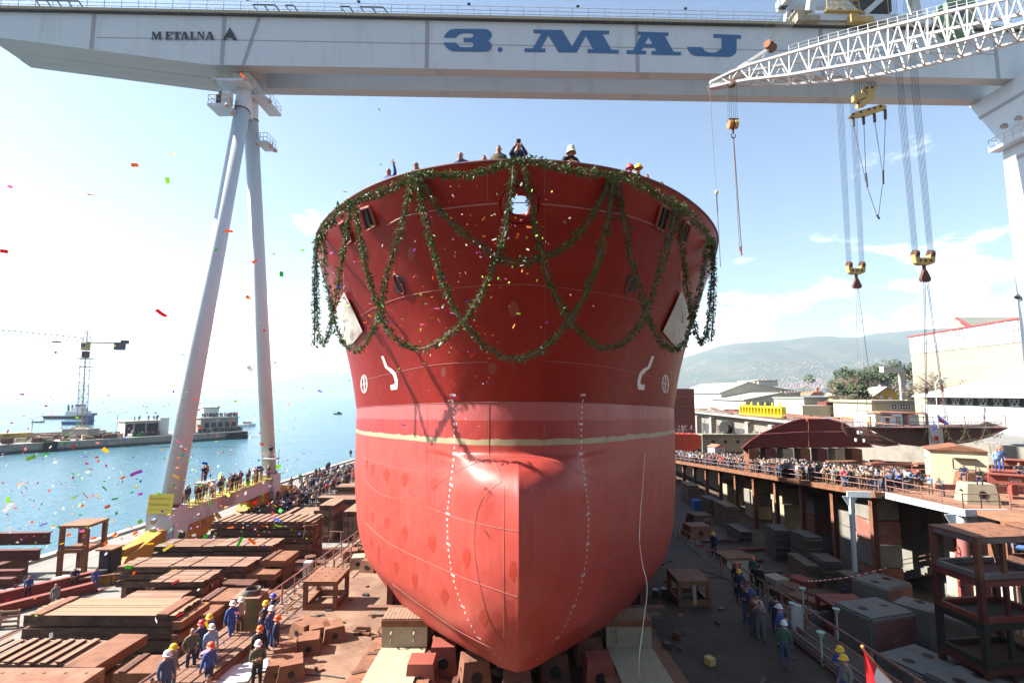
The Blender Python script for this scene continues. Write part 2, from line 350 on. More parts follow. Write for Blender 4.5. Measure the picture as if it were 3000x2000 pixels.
# hills over the bay, far islands
def hills(name, ridge, Yr, Yc, m, nx=150, ny=34, seed=0, back=2500):
    rng = np.random.RandomState(seed); xs = np.array([(p - 1500) / 1500 * Yr for p, q in ridge]); hs = np.array([(1150 - q) / 1500 * Yr + 18 for p, q in ridge])
    X = np.linspace(xs[0], xs[-1], nx); b = MB(); vs = []; H = np.interp(X, xs, hs); ph = rng.rand(12) * 6.28
    for j in range(ny):
        t = j / (ny - 1); Yj = Yc + (Yr + back - Yc) * t; tr = (Yj - Yc) / (Yr - Yc)
        prof = math.sin(min(tr, 1) * math.pi / 2) ** 1.25 if tr <= 1 else max(0, 1 - (tr - 1) * .7)
        for i in range(nx):
            rr = sum(math.sin(X[i] * k / Yr * 9 + ph[q] + Yj * (.0013 + .0004 * q)) / (1 + q) for q, k in enumerate((1.3, 2.9, 4.7, 7.9, 13))) * .075 * (1 - abs(2 * min(tr, 1) - 1)) * 1.0
            vs.append((X[i] * (Yj / Yr if False else 1), Yj, SEA - 3 + (H[i] + 5) * max(0, prof + rr * (tr < 1.05))))
    fs = [(j * nx + i, j * nx + i + 1, (j + 1) * nx + i + 1, (j + 1) * nx + i) for j in range(ny - 1) for i in range(nx - 1)]
    b.add(vs, fs); o = structure(b.build(name, m, smooth=True)); return o
pm('hill', (.05, .075, .055), (.085, .095, .06), .004, .95, c3=(.13, .12, .085), s3=.006, t3=(.5, .65))
hz = hills('hills', [(1400, 1130), (1700, 1105), (1900, 1082), (2010, 1046), (2060, 1030), (2110, 1013), (2180, 1006), (2270, 1003), (2330, 993), (2385, 986), (2430, 990), (2470, 988), (2500, 993), (2560, 977), (2620, 974), (2700, 970), (2775, 962), (2850, 975), (2950, 960), (3100, 968), (3500, 960), (4200, 1010)], 5200, 3300, 'hill', seed=3)
hills('far_hills', [(-1400, 1120), (-500, 1096), (-100, 1100), (0, 1104), (100, 1107), (180, 1112), (260, 1122), (340, 1137), (420, 1149)], 9000, 8000, 'hill', nx=60, ny=14, seed=5, back=1200)
hills('far_hills', [(560, 1149), (680, 1139), (760, 1130), (830, 1115), (900, 1096), (1000, 1090), (1200, 1085), (1500, 1100), (1800, 1120)], 9000, 8000, 'hill', nx=60, ny=14, seed=8, back=1200)
# the town across the bay: houses far too many to count
hill_bvh = BVHTree.FromPolygons([v.co[:] for v in hz.data.vertices], [tuple(p.vertices) for p in hz.data.polygons])
tm = MB(); rng = random.Random(4); cnt = 0
def town(px, py, s):
    r = ray(px, py); h = hill_bvh.ray_cast(O, r)
    if h[0] is None: return
    p = h[0]; d = p.y / 1500; a = s * d * rng.uniform(.8, 1.6); c = s * d * rng.uniform(.7, 1.3)
    tm.box(p + Vector((0, 0, c * .3)), (a, a, c), 0); tm.add([(p.x - a * .6, p.y - a * .6, p.z + c * .8), (p.x + a * .6, p.y - a * .6, p.z + c * .8), (p.x + a * .6, p.y, p.z + c * 1.25), (p.x - a * .6, p.y, p.z + c * 1.25)], [(0, 1, 2, 3)], 1)
for k in range(620):
    px = rng.gauss(2390, 95) if k % 3 else rng.uniform(2020, 2660); py = 1139 - abs(rng.gauss(0, 1)) * (15 if px > 2200 else 9); town(px, py, 2.3)
for k in range(330):
    px = rng.uniform(2010, 2670); base = 1092 - (px - 2010) * .045; py = base + rng.gauss(0, 5) + (rng.choice([0, 0, 22, -12])); town(px, py, 1.8)
o = tm.build('far_town', ['wall_white', 'roof_red']); o['kind'] = 'stuff'; o['label'] = 'pale houses of the town on the slope across the bay'

# ================================================================ the ship
def pchip(x, y, q, m0=None):
    x = np.asarray(x, float); y = np.asarray(y, float); q = np.clip(np.asarray(q, float), x[0], x[-1])
    h = np.diff(x); d = np.diff(y) / h; n = len(x); m = np.zeros(n)
    if n == 2: m[:] = d[0]
    else:
        for i in range(1, n - 1):
            if d[i - 1] * d[i] > 0:
                w1, w2 = 2 * h[i] + h[i - 1], h[i] + 2 * h[i - 1]; m[i] = (w1 + w2) / (w1 / d[i - 1] + w2 / d[i])
        m[0] = d[0] if m0 is None else m0; m[-1] = d[-1]
    i = np.clip(np.searchsorted(x, q) - 1, 0, n - 2); t = (q - x[i]) / h[i]
    return (y[i] * (1 + 2 * t) * (1 - t) ** 2 + m[i] * h[i] * t * (1 - t) ** 2 + y[i + 1] * t * t * (3 - 2 * t) + m[i + 1] * h[i] * t * t * (t - 1))
SX, SS = .2, .045
S = np.concatenate([np.linspace(0, .9, 22)[:-1], np.linspace(.9, 3.4, 44), np.linspace(3.6, 9.7, 26)])
DEL = S ** 2
def wl(ys, pts, wedge=False):
    p = [(0, 0)]
    if wedge:
        Yf, bf = pts[0]; dl = Yf - ys; k = 1.0 if wedge is True else wedge
        p += [(dl * .02, bf * .034 * k), (dl * .06, bf * .10 * k), (dl * .14, bf * .225 * k), (dl * .4, bf * min(.56 * k, .66)), (dl * .7, bf * min(.82 * k, .87))]
    p += [(Y - ys, bb) for Y, bb in pts]
    return pchip([math.sqrt(a) for a, _ in p], [c for _, c in p], S, 0.0 if wedge else None)
AFT = [19.5, 21.3, 24, 29, 36, 45, 112]
def L_(ys, b18, rest, wedge=False, pre=()): return ys, wl(ys, list(pre) + [(17.95, b18)] * (b18 > 0) + list(zip(AFT, rest)), wedge)
zk = lambda Y: .25 + .6 * np.exp(-np.maximum(Y - 18, -.5) / 1.6)
low = [(None, 18.0, np.zeros_like(S)),
       ('flat',) + (18.0, wl(18.0, [(19.5, .95), (21.3, 2.3), (24, 4.3), (29, 6.6), (36, 8.4), (45, 9.4), (112, 9.5)], .95)),
       (1.25,) + L_(17.65, .42, [1.80, 3.1, 5.2, 7.8, 9.7, 10.6, 10.7], .95),
       (2.0,) + L_(16.95, 1.34, [2.6, 3.8, 5.8, 8.3, 10.1, 11, 11.1], True),
       (3.0,) + L_(16.15, 1.88, [3.05, 4.2, 6.1, 8.6, 10.45, 11.3, 11.4], True),
       (4.0,) + L_(15.65, 2.23, [3.3, 4.4, 6.25, 8.7, 10.6, 11.4, 11.4], True),
       (5.0,) + L_(15.4, 2.38, [3.45, 4.5, 6.3, 8.75, 10.7, 11.4, 11.4], True),
       (6.0,) + L_(15.35, 2.42, [3.5, 4.55, 6.35, 8.8, 10.75, 11.4, 11.4], True),
       (6.9,) + L_(15.55, 2.40, [3.5, 4.6, 6.4, 8.8, 10.75, 11.4, 11.4], 1.12),
       (7.45,) + L_(15.95, 2.32, [3.45, 4.6, 6.4, 8.8, 10.75, 11.4, 11.4], 1.3),
       (7.83,) + L_(16.5, 2.25, [3.45, 4.6, 6.4, 8.8, 10.75, 11.4, 11.4], 1.5),
       (8.12,) + L_(17.02, 2.22, [3.45, 4.6, 6.4, 8.8, 10.75, 11.4, 11.4], False, [(17.08, .55), (17.35, 1.3)]),
       (8.9,) + L_(17.05, 2.2, [3.45, 4.6, 6.4, 8.8, 10.75, 11.4, 11.4], False, [(17.1, .6), (17.35, 1.32)]),
       (9.75,) + L_(17.05, 2.2, [3.45, 4.6, 6.4, 8.8, 10.75, 11.4, 11.4], False, [(17.1, .6), (17.35, 1.32)])]
ysD, bD = 13.8, wl(13.8, [(13.9, 1.17), (14.6, 3.3), (16.4, 5.6), (19.8, 7.95), (24, 9.35), (28, 10.4), (32, 11.0), (38, 11.4), (112, 11.4)])
ysK, bK = 17.05, low[-1][2]
up = [(z, ysK + (ysD - ysK) * w_, bK * (1 - w_) + bD * w_) for z, w_ in ((9.75, 0), (10.6, .085), (11.6, .20), (12.8, .375), (14.0, .58), (15.2, .79), (16.4, 1.0))]
def loft(levels, nv):
    Ys, Bs, Zs = [], [], []
    for z, ys_, bb in levels:
        Y = ys_ + DEL; Ys.append(Y); Bs.append(bb); Zs.append(zk(Y) if z is None else (zk(Y) + .06 if z == 'flat' else np.full_like(Y, z)))
    Ys, Bs, Zs = np.array(Ys), np.array(Bs), np.array(Zs); v = np.arange(len(levels)); q = np.linspace(0, len(levels) - 1, nv)
    f = lambda A: np.array([pchip(v, A[:, i], q) for i in range(A.shape[1])]).T
    Y, Bv, Z = f(Ys), f(Bs), f(Zs); return Y, np.maximum(Bv, 0), Z - SS * (Y - 18)
def half(G, side):
    Y, Bv, Z = G; nv, nu = Y.shape
    vs = [(SX + side * Bv[j, i], Y[j, i], Z[j, i]) for j in range(nv) for i in range(nu)]
    fs = [(j * nu + i, j * nu + i + 1, (j + 1) * nu + i + 1, (j + 1) * nu + i) for j in range(nv - 1) for i in range(nu - 1)]
    if side > 0: fs = [f[::-1] for f in fs]
    return vs, fs
GL, GU = loft(low, 92), loft(up, 64)
def hull_mat(name, upper):
    m = bpy.data.materials.new(name); m.use_nodes = True; t = m.node_tree; l = t.links.new; b = t.nodes['Principled BSDF']; b.inputs['Specular IOR Level'].default_value = .15 if upper else .28
    g = N(t, 'ShaderNodeNewGeometry'); s = N(t, 'ShaderNodeSeparateXYZ'); l(g.outputs['Position'], s.inputs[0])
    n = N(t, 'ShaderNodeTexNoise', inp={'Scale': .45, 'Detail': 7.0, 'Roughness': .6}); l(g.outputs['Position'], n.inputs['Vector'])
    mp_ = N(t, 'ShaderNodeMapping', inp={'Scale': (1.5, 1.5, .12)}); l(g.outputs['Position'], mp_.inputs[0])
    st = N(t, 'ShaderNodeTexNoise', inp={'Scale': 2.0, 'Detail': 5.0}); l(mp_.outputs[0], st.inputs['Vector'])
    av = N(t, 'ShaderNodeMath', operation='MULTIPLY_ADD', inp={1: .45, 2: .0}); l(st.outputs[0], av.inputs[0])
    av2 = N(t, 'ShaderNodeMath', operation='MULTIPLY_ADD', inp={1: .55}); l(n.outputs[0], av2.inputs[0]); l(av.outputs[0], av2.inputs[2])
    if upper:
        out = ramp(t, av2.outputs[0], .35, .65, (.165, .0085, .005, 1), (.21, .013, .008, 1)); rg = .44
    else:
        base = ramp(t, av2.outputs[0], .35, .65, (.275, .036, .027, 1), (.335, .052, .040, 1)); rg = .44
        # ship height, so that the paint lines follow the hull
        hh = N(t, 'ShaderNodeMath', operation='MULTIPLY_ADD', inp={1: SS}); l(s.outputs[1], hh.inputs[0]); l(s.outputs[2], hh.inputs[2])
        h2 = N(t, 'ShaderNodeMath', operation='SUBTRACT', inp={1: SS * 18}); l(hh.outputs[0], h2.inputs[0])
        wv = N(t, 'ShaderNodeTexNoise', inp={'Scale': 1.3, 'Detail': 4.0}); l(g.outputs['Position'], wv.inputs['Vector'])
        def edge(z0, amp):
            a = N(t, 'ShaderNodeMath', operation='MULTIPLY_ADD', inp={1: -amp, 2: amp * .5 - z0}); l(wv.outputs[0], a.inputs[0])
            c = N(t, 'ShaderNodeMath', operation='ADD'); l(h2.outputs[0], c.inputs[0]); l(a.outputs[0], c.inputs[1])
            return ramp(t, c.outputs[0], .0, .012)
        def mixc(f, a, col_):
            mm = N(t, 'ShaderNodeMix', data_type='RGBA'); l(f, mm.inputs[0]); l(a, mm.inputs[6]); mm.inputs[7].default_value = col_; return mm.outputs[2]
        band = ramp(t, av2.outputs[0], .35, .65, (.22, .020, .017, 1), (.27, .028, .023, 1))
        out = mixc(edge(8.33, .05), base, (.28, .24, .14, 1))
        mm = N(t, 'ShaderNodeMix', data_type='RGBA'); l(edge(8.52, .24), mm.inputs[0]); l(out, mm.inputs[6]); l(band, mm.inputs[7]); out = mm.outputs[2]
        out = mixc(edge(9.15, .10), out, (.29, .062, .060, 1))
    l(out, b.inputs['Base Color'])
    rr = N(t, 'ShaderNodeMapRange', inp={'To Min': rg - .1, 'To Max': rg + .12}); l(n.outputs[0], rr.inputs[0]); l(rr.outputs[0], b.inputs['Roughness'])
    # plates drawn slightly between their frames
    wv2 = N(t, 'ShaderNodeTexNoise', inp={'Scale': 1.1, 'Detail': 2.0}); l(g.outputs['Position'], wv2.inputs['Vector'])
    fr = N(t, 'ShaderNodeMath', operation='SINE'); fm = N(t, 'ShaderNodeMath', operation='MULTIPLY', inp={1: 8.4}); l(s.outputs[0], fm.inputs[0]); l(fm.outputs[0], fr.inputs[0])
    fz = N(t, 'ShaderNodeMath', operation='SINE'); fm2 = N(t, 'ShaderNodeMath', operation='MULTIPLY', inp={1: 7.6}); l(s.outputs[2], fm2.inputs[0]); l(fm2.outputs[0], fz.inputs[0])
    fs_ = N(t, 'ShaderNodeMath', operation='MULTIPLY'); l(fr.outputs[0], fs_.inputs[0]); l(fz.outputs[0], fs_.inputs[1])
    fa = N(t, 'ShaderNodeMath', operation='MULTIPLY_ADD', inp={1: .10}); l(fs_.outputs[0], fa.inputs[0]); l(wv2.outputs[0], fa.inputs[2])
    bp = N(t, 'ShaderNodeBump', inp={'Strength': .45, 'Distance': .05}); l(fa.outputs[0], bp.inputs['Height']); l(bp.outputs[0], b.inputs['Normal'])
    pn = N(t, 'ShaderNodeTexNoise', inp={'Scale': .8, 'Detail': 9.0, 'Roughness': .68, 'Distortion': .6}); l(g.outputs['Position'], pn.inputs['Vector'])
    pf_ = ramp(t, pn.outputs[0], .56, .63, (0, 0, 0, 1), (.38, .38, .38, 1)); mm = N(t, 'ShaderNodeMix', data_type='RGBA', blend_type='MULTIPLY'); l(pf_, mm.inputs[0]); l(out, mm.inputs[6]); mm.inputs[7].default_value = (.80, .62, .60, 1)
    mp2 = N(t, 'ShaderNodeMapping', inp={'Scale': (3.2, 3.2, .10)}); l(g.outputs['Position'], mp2.inputs[0]); rn = N(t, 'ShaderNodeTexNoise', inp={'Scale': 3.0, 'Detail': 4.0}); l(mp2.outputs[0], rn.inputs['Vector'])
    rf = ramp(t, rn.outputs[0], .60, .74, (0, 0, 0, 1), (.5, .5, .5, 1)); m2 = N(t, 'ShaderNodeMix', data_type='RGBA'); l(rf, m2.inputs[0]); l(mm.outputs[2], m2.inputs[6]); m2.inputs[7].default_value = (.34, .10, .075, 1) if not upper else (.20, .035, .026, 1); l(m2.outputs[2], b.inputs['Base Color'])
    MATS[name] = m
hull_mat('hull_upper', True); hull_mat('hull_lower', False)
ship = thing('ship', 'huge red ship bow with bulb on the slipway, hung with green garlands', 'ship', (SX, 30, slip(30)))
b = MB()
for sd in (-1, 1): b.add(*half(GL, sd))
hl = b.build('lower_hull', 'hull_lower', ship, smooth=True); hl['label'] = 'pale red lower hull with pointed bulbous bow'
CH = (15.52, .31, .29)                      # bow chock: height (world), half width, half height of the opening
b = MB()
for sd in (-1, 1):
    vs, fs = half(GU, sd); keep = []
    for f in fs:
        c = sum((Vector(vs[i]) for i in f), Vector()) / 4
        if c.y < 15 and ((c.x - SX) / (CH[1] + .06)) ** 2 + ((c.z - CH[0]) / (CH[2] + .06)) ** 2 < 1: continue
        keep.append(f)
    b.add(vs, keep)
hu = b.build('upper_hull', 'hull_upper', ship, smooth=True); hu['label'] = 'dark red flared upper bow with bulwark'
allv, allf = [], []
for G in (GL, GU):
    for sd in (-1, 1):
        vs, fs = half(G, sd); k = len(allv); allv += vs; allf += [tuple(i + k for i in f) for f in fs]
HB = BVHTree.FromPolygons(allv, allf)
def hullhit(px, py, off=.02):
    h = HB.ray_cast(O, ray(px, py).normalized())
    if h[0] is None: return None
    n = h[1] if h[1].dot(ray(px, py)) < 0 else -h[1]
    return h[0] + n * off, n
def hull_front(x, z, off=.02):
    h = HB.ray_cast(Vector((x, 0, z)), Vector((0, 1, 0)))
    if h[0] is None: return None
    n = h[1] if h[1].y < 0 else -h[1]
    return h[0] + n * off
# deck and bulwark cap
def wlat(G, j): return [(G[0][j, i], G[1][j, i], G[2][j, i]) for i in range(G[0].shape[1])]
jd = 49; row = wlat(GU, jd); b = MB(); n = len(row)
b.add([(SX - c[1], c[0], c[2]) for c in row] + [(SX + c[1], c[0], c[2]) for c in row], [(i, n + i, n + i + 1, i + 1) for i in range(n - 1)])
b.build('deck', 'primer', ship); top = wlat(GU, 63)
rim = [(SX - c[1], c[0] + .02, c[2] + .01) for c in top[::-1]] + [(SX + c[1], c[0] + .02, c[2] + .01) for c in top[1:]]
b = MB(); b.tube(rim, .045, 6); b.build('bulwark_cap', 'primer_dark', ship)
DECKEDGE = top
# weld seams
def seam(pts, r=.011, m='seam'):
    P_ = [hullhit(*p, off=.004) for p in pts]; P_ = [p[0] for p in P_ if p]
    if len(P_) > 1: b = MB(); b.tube(P_, r, 5); b.build('weld_seam', m, ship)
pm('seam', (.34, .14, .12), (.30, .09, .075), 8, .6); pm('seam_pale', (.42, .24, .24), (.36, .16, .15), 5, .6)
def dense(pts, n=24): return [(p.x, p.y) for p in curve_pts([(a, c, 0) for a, c in pts], n)]
seam(dense([(1190, 632), (1300, 612), (1428, 598), (1518, 594), (1596, 598), (1720, 612), (1830, 630), (1905, 655)], 50), .016, 'seam_pale')
seam(dense([(1135, 660), (1160, 645), (1190, 632)], 8), .02, 'seam_pale'); seam(dense([(1905, 655), (1960, 690), (1990, 715)], 8), .02, 'seam_pale')
seam(dense([(1058, 925), (1110, 895), (1200, 865), (1320, 845), (1430, 836), (1518, 833), (1600, 838), (1700, 850), (1830, 872), (1960, 915)], 60))
seam(dense([(1050, 1118), (1140, 1095), (1280, 1068), (1428, 1060)], 30)); seam(dense([(1596, 1056), (1760, 1072), (1900, 1100), (1965, 1118)], 30))
for x in (1428, 1596): seam([(x, y) for y in range(482, 600, 12)], .008)
seam([(1597, y) for y in range(600, 1060, 20)], .006)
for x0, pts in ((0, [(1433, y) for y in range(1185, 1350, 8)]), (1, [(1594, y) for y in range(1185, 1340, 8)])): seam(pts, .012)
seam(dense([(1070, 1405), (1105, 1440), (1160, 1458), (1230, 1444), (1300, 1405), (1360, 1370), (1435, 1345), (1518, 1337)], 50), .011)
seam(dense([(1518, 1337), (1600, 1345), (1690, 1380), (1760, 1415), (1830, 1445), (1900, 1452), (1950, 1425)], 50), .009)
seam(dense([(1252, 1485), (1350, 1520), (1440, 1542), (1516, 1556)], 24)); seam(dense([(1521, 1554), (1620, 1530), (1720, 1500), (1776, 1480)], 24), .008)
seam(dense([(1070, 1530), (1140, 1590), (1250, 1645), (1380, 1700), (1516, 1748)], 40)); seam(dense([(1521, 1748), (1640, 1710), (1780, 1640), (1900, 1570)], 36), .008)
seam(dense([(1150, 1710), (1230, 1770), (1350, 1850), (1478, 1915)], 30)); seam([(1477, y) for y in range(1420, 1915, 16)], .009)
seam(dense([(1470, 1410), (1420, 1450), (1395, 1520), (1392, 1620), (1410, 1730), (1440, 1830), (1476, 1880)], 36), .010)
seam(dense([(1470, 1410), (1452, 1365), (1435, 1345)], 8)); seam([(1252, y) for y in range(1190, 1487, 12)], .007); seam([(1776, y) for y in range(1190, 1487, 12)], .007)
seam([(1557, y) for y in range(1430, 1930, 18)], .006); seam(dense([(1063, 1340), (1150, 1368), (1255, 1382)], 20), .009); seam(dense([(1800, 1375), (1900, 1352), (1955, 1335)], 16), .007)
# rubbing bead at the knuckle
kn = [(SX - c[1] - .012, c[0] - .012, c[2]) for c in wlat(GU, 0)[::-1]] + [(SX + c[1] + .012, c[0] - .012, c[2]) for c in wlat(GU, 0)[1:]]
b = MB(); b.tube(kn[20:-20], .014, 5); b.build('knuckle_seam', 'seam', ship)
# flat shapes painted or welded on the plating
def decal(name, poly, m, off=.012, label=None, thick=.0, parent=None, grid=None):
    pts = [hullhit(*p, off=off) for p in poly]
    if any(p is None for p in pts): return None
    b = MB(); c = hullhit(sum(p[0] for p in poly) / len(poly), sum(p[1] for p in poly) / len(poly), off)
    n = len(pts); b.add([p[0] for p in pts] + [c[0]], [(i, (i + 1) % n, n) for i in range(n)])
    o = b.build(name, m, parent or ship, smooth=True)
    if label: o['label'] = label
    return o
def ell(cx, cy, a, c, rot=0, n=18, k0=0, k1=1):
    out = []
    for i in range(n):
        t = 2 * math.pi * i / n; x, y = a * math.cos(t), c * math.sin(t); out.append((cx + x * math.cos(rot) - y * math.sin(rot), cy + x * math.sin(rot) + y * math.cos(rot)))
    return out
rp = random.Random(3)
for cx, cy, a, c in ((1075, 1358, 4, 12), (1092, 1372, 6, 16), (1132, 1388, 8, 17), (1187, 1400, 10, 18), (1272, 1416, 12, 18), (1090, 1512, 6, 16), (1133, 1530, 8, 17), (1187, 1560, 9, 20), (1267, 1590, 12, 22), (1368, 1628, 12, 25), (1110, 1620, 5, 20), (1088, 1590, 4, 17), (1160, 1662, 7, 18), (1216, 1698, 8, 19), (1302, 1744, 11, 21), (1418, 1805, 14, 22), (1503, 1668, 11, 26), (1424, 1446, 9, 18), (1525, 1660, 0, 0)):
    if a: decal('paint_patch', [(x + rp.uniform(-2, 2), y + (y - cy) * (.35 if y > cy and abs(x - cx) < a * .6 else 0) + rp.uniform(-2, 2)) for x, y in ell(cx, cy, a, c, n=14)], 'paint_patch', .006)
pm('patch_dim', (.24, .035, .028), None, 1, .55)
for cx, cy, a, c in ((1300, 1090, 8, 15), (1443, 1080, 12, 18), (1505, 905, 14, 24), (1206, 745, 10, 20)): decal('paint_patch', [(x + rp.uniform(-2, 2), y + rp.uniform(-2, 2)) for x, y in ell(cx, cy, a, c, n=14)], 'patch_dim', .006)
# bulb and thruster symbols
def hull_poly(name, polys, m='paint_white', off=.012):
    b = MB()
    for pl in polys:
        P_ = [hullhit(*p, off=off) for p in pl]
        if all(P_): b.add([p[0] for p in P_], [tuple(range(len(P_)))])
    return b.build(name, m, ship)
def arcband(cx, cy, a, c, wd, t0, t1, n=10):
    q = []
    for i in range(n):
        for k in (0, 1):
            pass
        ta, tb = t0 + (t1 - t0) * i / n, t0 + (t1 - t0) * (i + 1) / n
        q.append([(cx + a * math.cos(ta), cy + c * math.sin(ta)), (cx + a * math.cos(tb), cy + c * math.sin(tb)), (cx + (a - wd) * math.cos(tb), cy + (c - wd) * math.sin(tb)), (cx + (a - wd) * math.cos(ta), cy + (c - wd) * math.sin(ta))])
    return q
for s_, x0 in ((1, 0), (-1, 3033)):
    X = lambda x: x0 + s_ * x if s_ < 0 else x
    sy = [[(1117, 1043), (1124, 1042), (1136, 1073), (1129, 1077)], [(1129, 1077), (1136, 1073), (1149, 1080), (1146, 1090)], [(1149, 1080), (1160, 1092), (1152, 1098), (1142, 1088)], [(1160, 1092), (1166, 1112), (1157, 1114), (1152, 1098)], [(1166, 1112), (1166, 1130), (1158, 1132), (1157, 1114)], [(1166, 1128), (1164, 1140), (1146, 1142), (1144, 1127), (1158, 1124)]]
    hull_poly('bulb_symbol', [[(X(a), c) for a, c in q] for q in sy])
    th = arcband(1067, 1124, 10, 27, 3, 0, 6.283, 18) + [[(1065, 1099), (1067.5, 1099), (1070, 1149), (1067.5, 1149)], [(1058, 1129), (1058, 1127), (1076, 1119), (1077, 1121)]]
    hull_poly('thruster_symbol', [[(X(a) if s_ > 0 else X(a) - 17, c) for a, c in q] for q in th])
# draft marks
def text_mesh(txt, size, bold=.0):
    cu = bpy.data.curves.new('t', 'FONT'); cu.body = txt; cu.size = size; cu.align_x = 'CENTER'; cu.offset = bold; cu.resolution_u = 3
    o = bpy.data.objects.new('t', cu); col.objects.link(o); bpy.context.view_layer.update()
    me = bpy.data.meshes.new_from_object(o.evaluated_get(bpy.context.evaluated_depsgraph_get())); bpy.data.objects.remove(o); bpy.data.curves.remove(cu); return me
TXT = {t: text_mesh(t, .128, .001) for t in ['2', '4', '6', '8'] + [f'{k}M' for k in range(1, 11)]}
marks = [(10, -2.26), (9, -2.2), (8, -2.18), (7, -2.27), (6, -2.4), (5, -2.37), (4, -2.21), (3, -1.87), (2, -1.33), (1.2, -.62)]
for sd in (-1, 1):
    for k in range(6, 51):
        h = k / 5; xm = -np.interp(h, [m_[0] for m_ in marks[::-1]], [m_[1] for m_ in marks[::-1]])
        t = f'{k // 5}M' if k % 5 == 0 else str((k % 5) * 2); me = TXT[t].copy(); ok = True
        xc = SX + sd * (xm - (.03 if k % 5 == 0 else 0)); slant = .45 if (h > 9.7) else 0
        for v in me.vertices:
            q = hull_front(xc + v.co.x + slant * sd * v.co.y, h + v.co.y * 1.0 - .02, .010)
            if q is None: ok = False; break
            v.co = q - absloc(ship)
        if not ok: continue
        me.materials.clear(); me.materials.append(M('paint_white')); o = link('draft_mark', me, ship)
# bow chock ring, hawse holes, mooring openings, tarpaulins
def ring(name, c, nrm, a, c2, r, m, parent, n=28, sq=2.0):
    up_ = Vector((0, 0, 1)); ax = up_.cross(nrm).normalized(); ay = nrm.cross(ax).normalized(); pts = []
    for i in range(n + 1):
        t = 2 * math.pi * i / n; ct, st = math.cos(t), math.sin(t); k = (abs(ct) ** sq + abs(st) ** sq) ** (-1 / sq); pts.append(c + ax * (a * ct * k) + ay * (c2 * st * k))
    b = MB(); b.tube(pts, r, 8); return b.build(name, m, parent, smooth=True)
h = HB.ray_cast(Vector((SX + .02, 0, CH[0])), Vector((0, 1, 0))); cn = h[1] if h[1].y < 0 else -h[1]
r0 = ring('bow_chock', h[0] + cn * .02, cn, CH[1] + .10, CH[2] + .10, .14, 'hull_upper', ship, 36, 2.6); ring('chock_lip', h[0] + cn * .05, cn, .60, .58, .035, 'hull_upper', r0, 36)
for cx in (1170, 1848):
    k = hullhit(cx, 832, .015); rr = ring('hawse_pipe', k[0], k[1], .17, .36, .045, 'primer_dark', ship)
    decal('hawse_opening', ell(cx, 832, 13, 27, .25 if cx < 1500 else -.25), 'black', .02, parent=ship)
for i, q in enumerate((((1061, 612), (1087, 603), (1106, 660), (1077, 674)), ((999, 655), (1013, 645), (1036, 702), (1019, 717)), ((1934, 599), (1960, 613), (1942, 678), (1916, 664)), ((2003, 646), (2019, 660), (2005, 712), (1990, 704)))):
    P_ = [hullhit(*p, off=.02) for p in q]
    if all(P_):
        b = MB(); b.add([p[0] for p in P_], [(0, 1, 2, 3)]); f = b.build('mooring_opening', 'black', ship)
        b = MB(); c = [p[0] + p[1] * .05 for p in P_]
        for j in range(4): b.beam(c[j], c[(j + 1) % 4], .07, .07)
        b.build('opening_frame', 'primer', f)
        b = MB(); mid = [(c[0] + c[1]) / 2, (c[2] + c[3]) / 2]; b.cyl(mid[0] + P_[0][1] * -.02, mid[1] + P_[0][1] * -.02, .06, n=8); b.build('roller', 'dark_steel', f)
for q in (((1014, 852), (1045, 915), (1068, 968), (1040, 1003), (1022, 1012), (1000, 992), (987, 940), (992, 900)), ((1991, 848), (1965, 905), (1936, 968), (1962, 1000), (1988, 1026), (2008, 1000), (2014, 940), (2008, 895))):
    P_ = []
    for p in q:
        k = hullhit(*p, off=.10)
        if k is None:
            base = P_[-1] if P_ else Vector((0, 20, 0)); k = (PY(p[0], p[1], base.y + .4),)
        P_.append(k[0])
    n = len(P_); cx_ = sum(P_, Vector()) / n + Vector((0, -.28, .0)); b = MB(); NR, NS = 7, 5; rt = random.Random(len(q)); vs = []
    outl = [P_[i] + (P_[(i + 1) % n] - P_[i]) * (k / NS) for i in range(n) for k in range(NS)]; m_ = len(outl)
    for r_ in range(NR):
        u = r_ / NR
        for i, p in enumerate(outl): vs.append(p + (cx_ - p) * u + Vector((0, -.10 * math.sin(u * 3.1) + .055 * math.sin(i * .9 + r_ * 1.7) * (u > 0) + rt.uniform(-.025, .025) * (u > 0), 0)))
    vs.append(cx_); b.add(vs, [(r_ * m_ + i, r_ * m_ + (i + 1) % m_, (r_ + 1) * m_ + (i + 1) % m_, (r_ + 1) * m_ + i) for r_ in range(NR - 1) for i in range(m_)] + [((NR - 1) * m_ + i, (NR - 1) * m_ + (i + 1) % m_, NR * m_) for i in range(m_)])
    o = b.build('tarpaulin', 'tarp', ship, smooth=True); o['label'] = 'cream tarpaulin tied over the anchor pocket'
    b = MB(); k = hullhit(q[0][0] + (-6 if q[0][0] < 1500 else 2), q[0][1] - 55, .03)
    if k: b.tube([P_[0], k[0]], .012, 4); b.build('lashing', 'tarp', o)
# the mooring line hanging over the bow on the right
lp = [PY(1885, 1180, 21), PY(1886, 1340, 19.5), PY(1874, 1540, 18.6), PY(1880, 1640, 18.4), PY(1896, 1720, 18.3), PY(1884, 1830, 18.2), PY(1872, 1940, 18.0), PY(1880, 2010, 17.9)]
k = hullhit(1885, 1186, .03); lp[0] = k[0]; k = hullhit(1886, 1340, .04); lp[1] = k[0]
lp[-1] = PS(1880, 2010, .02)
b = MB(); b.tube(curve_pts(lp, 40), .013, 5); tag(b.build('mooring_line', 'white'), 'thin white line hanging down the right side of the bow', 'rope')
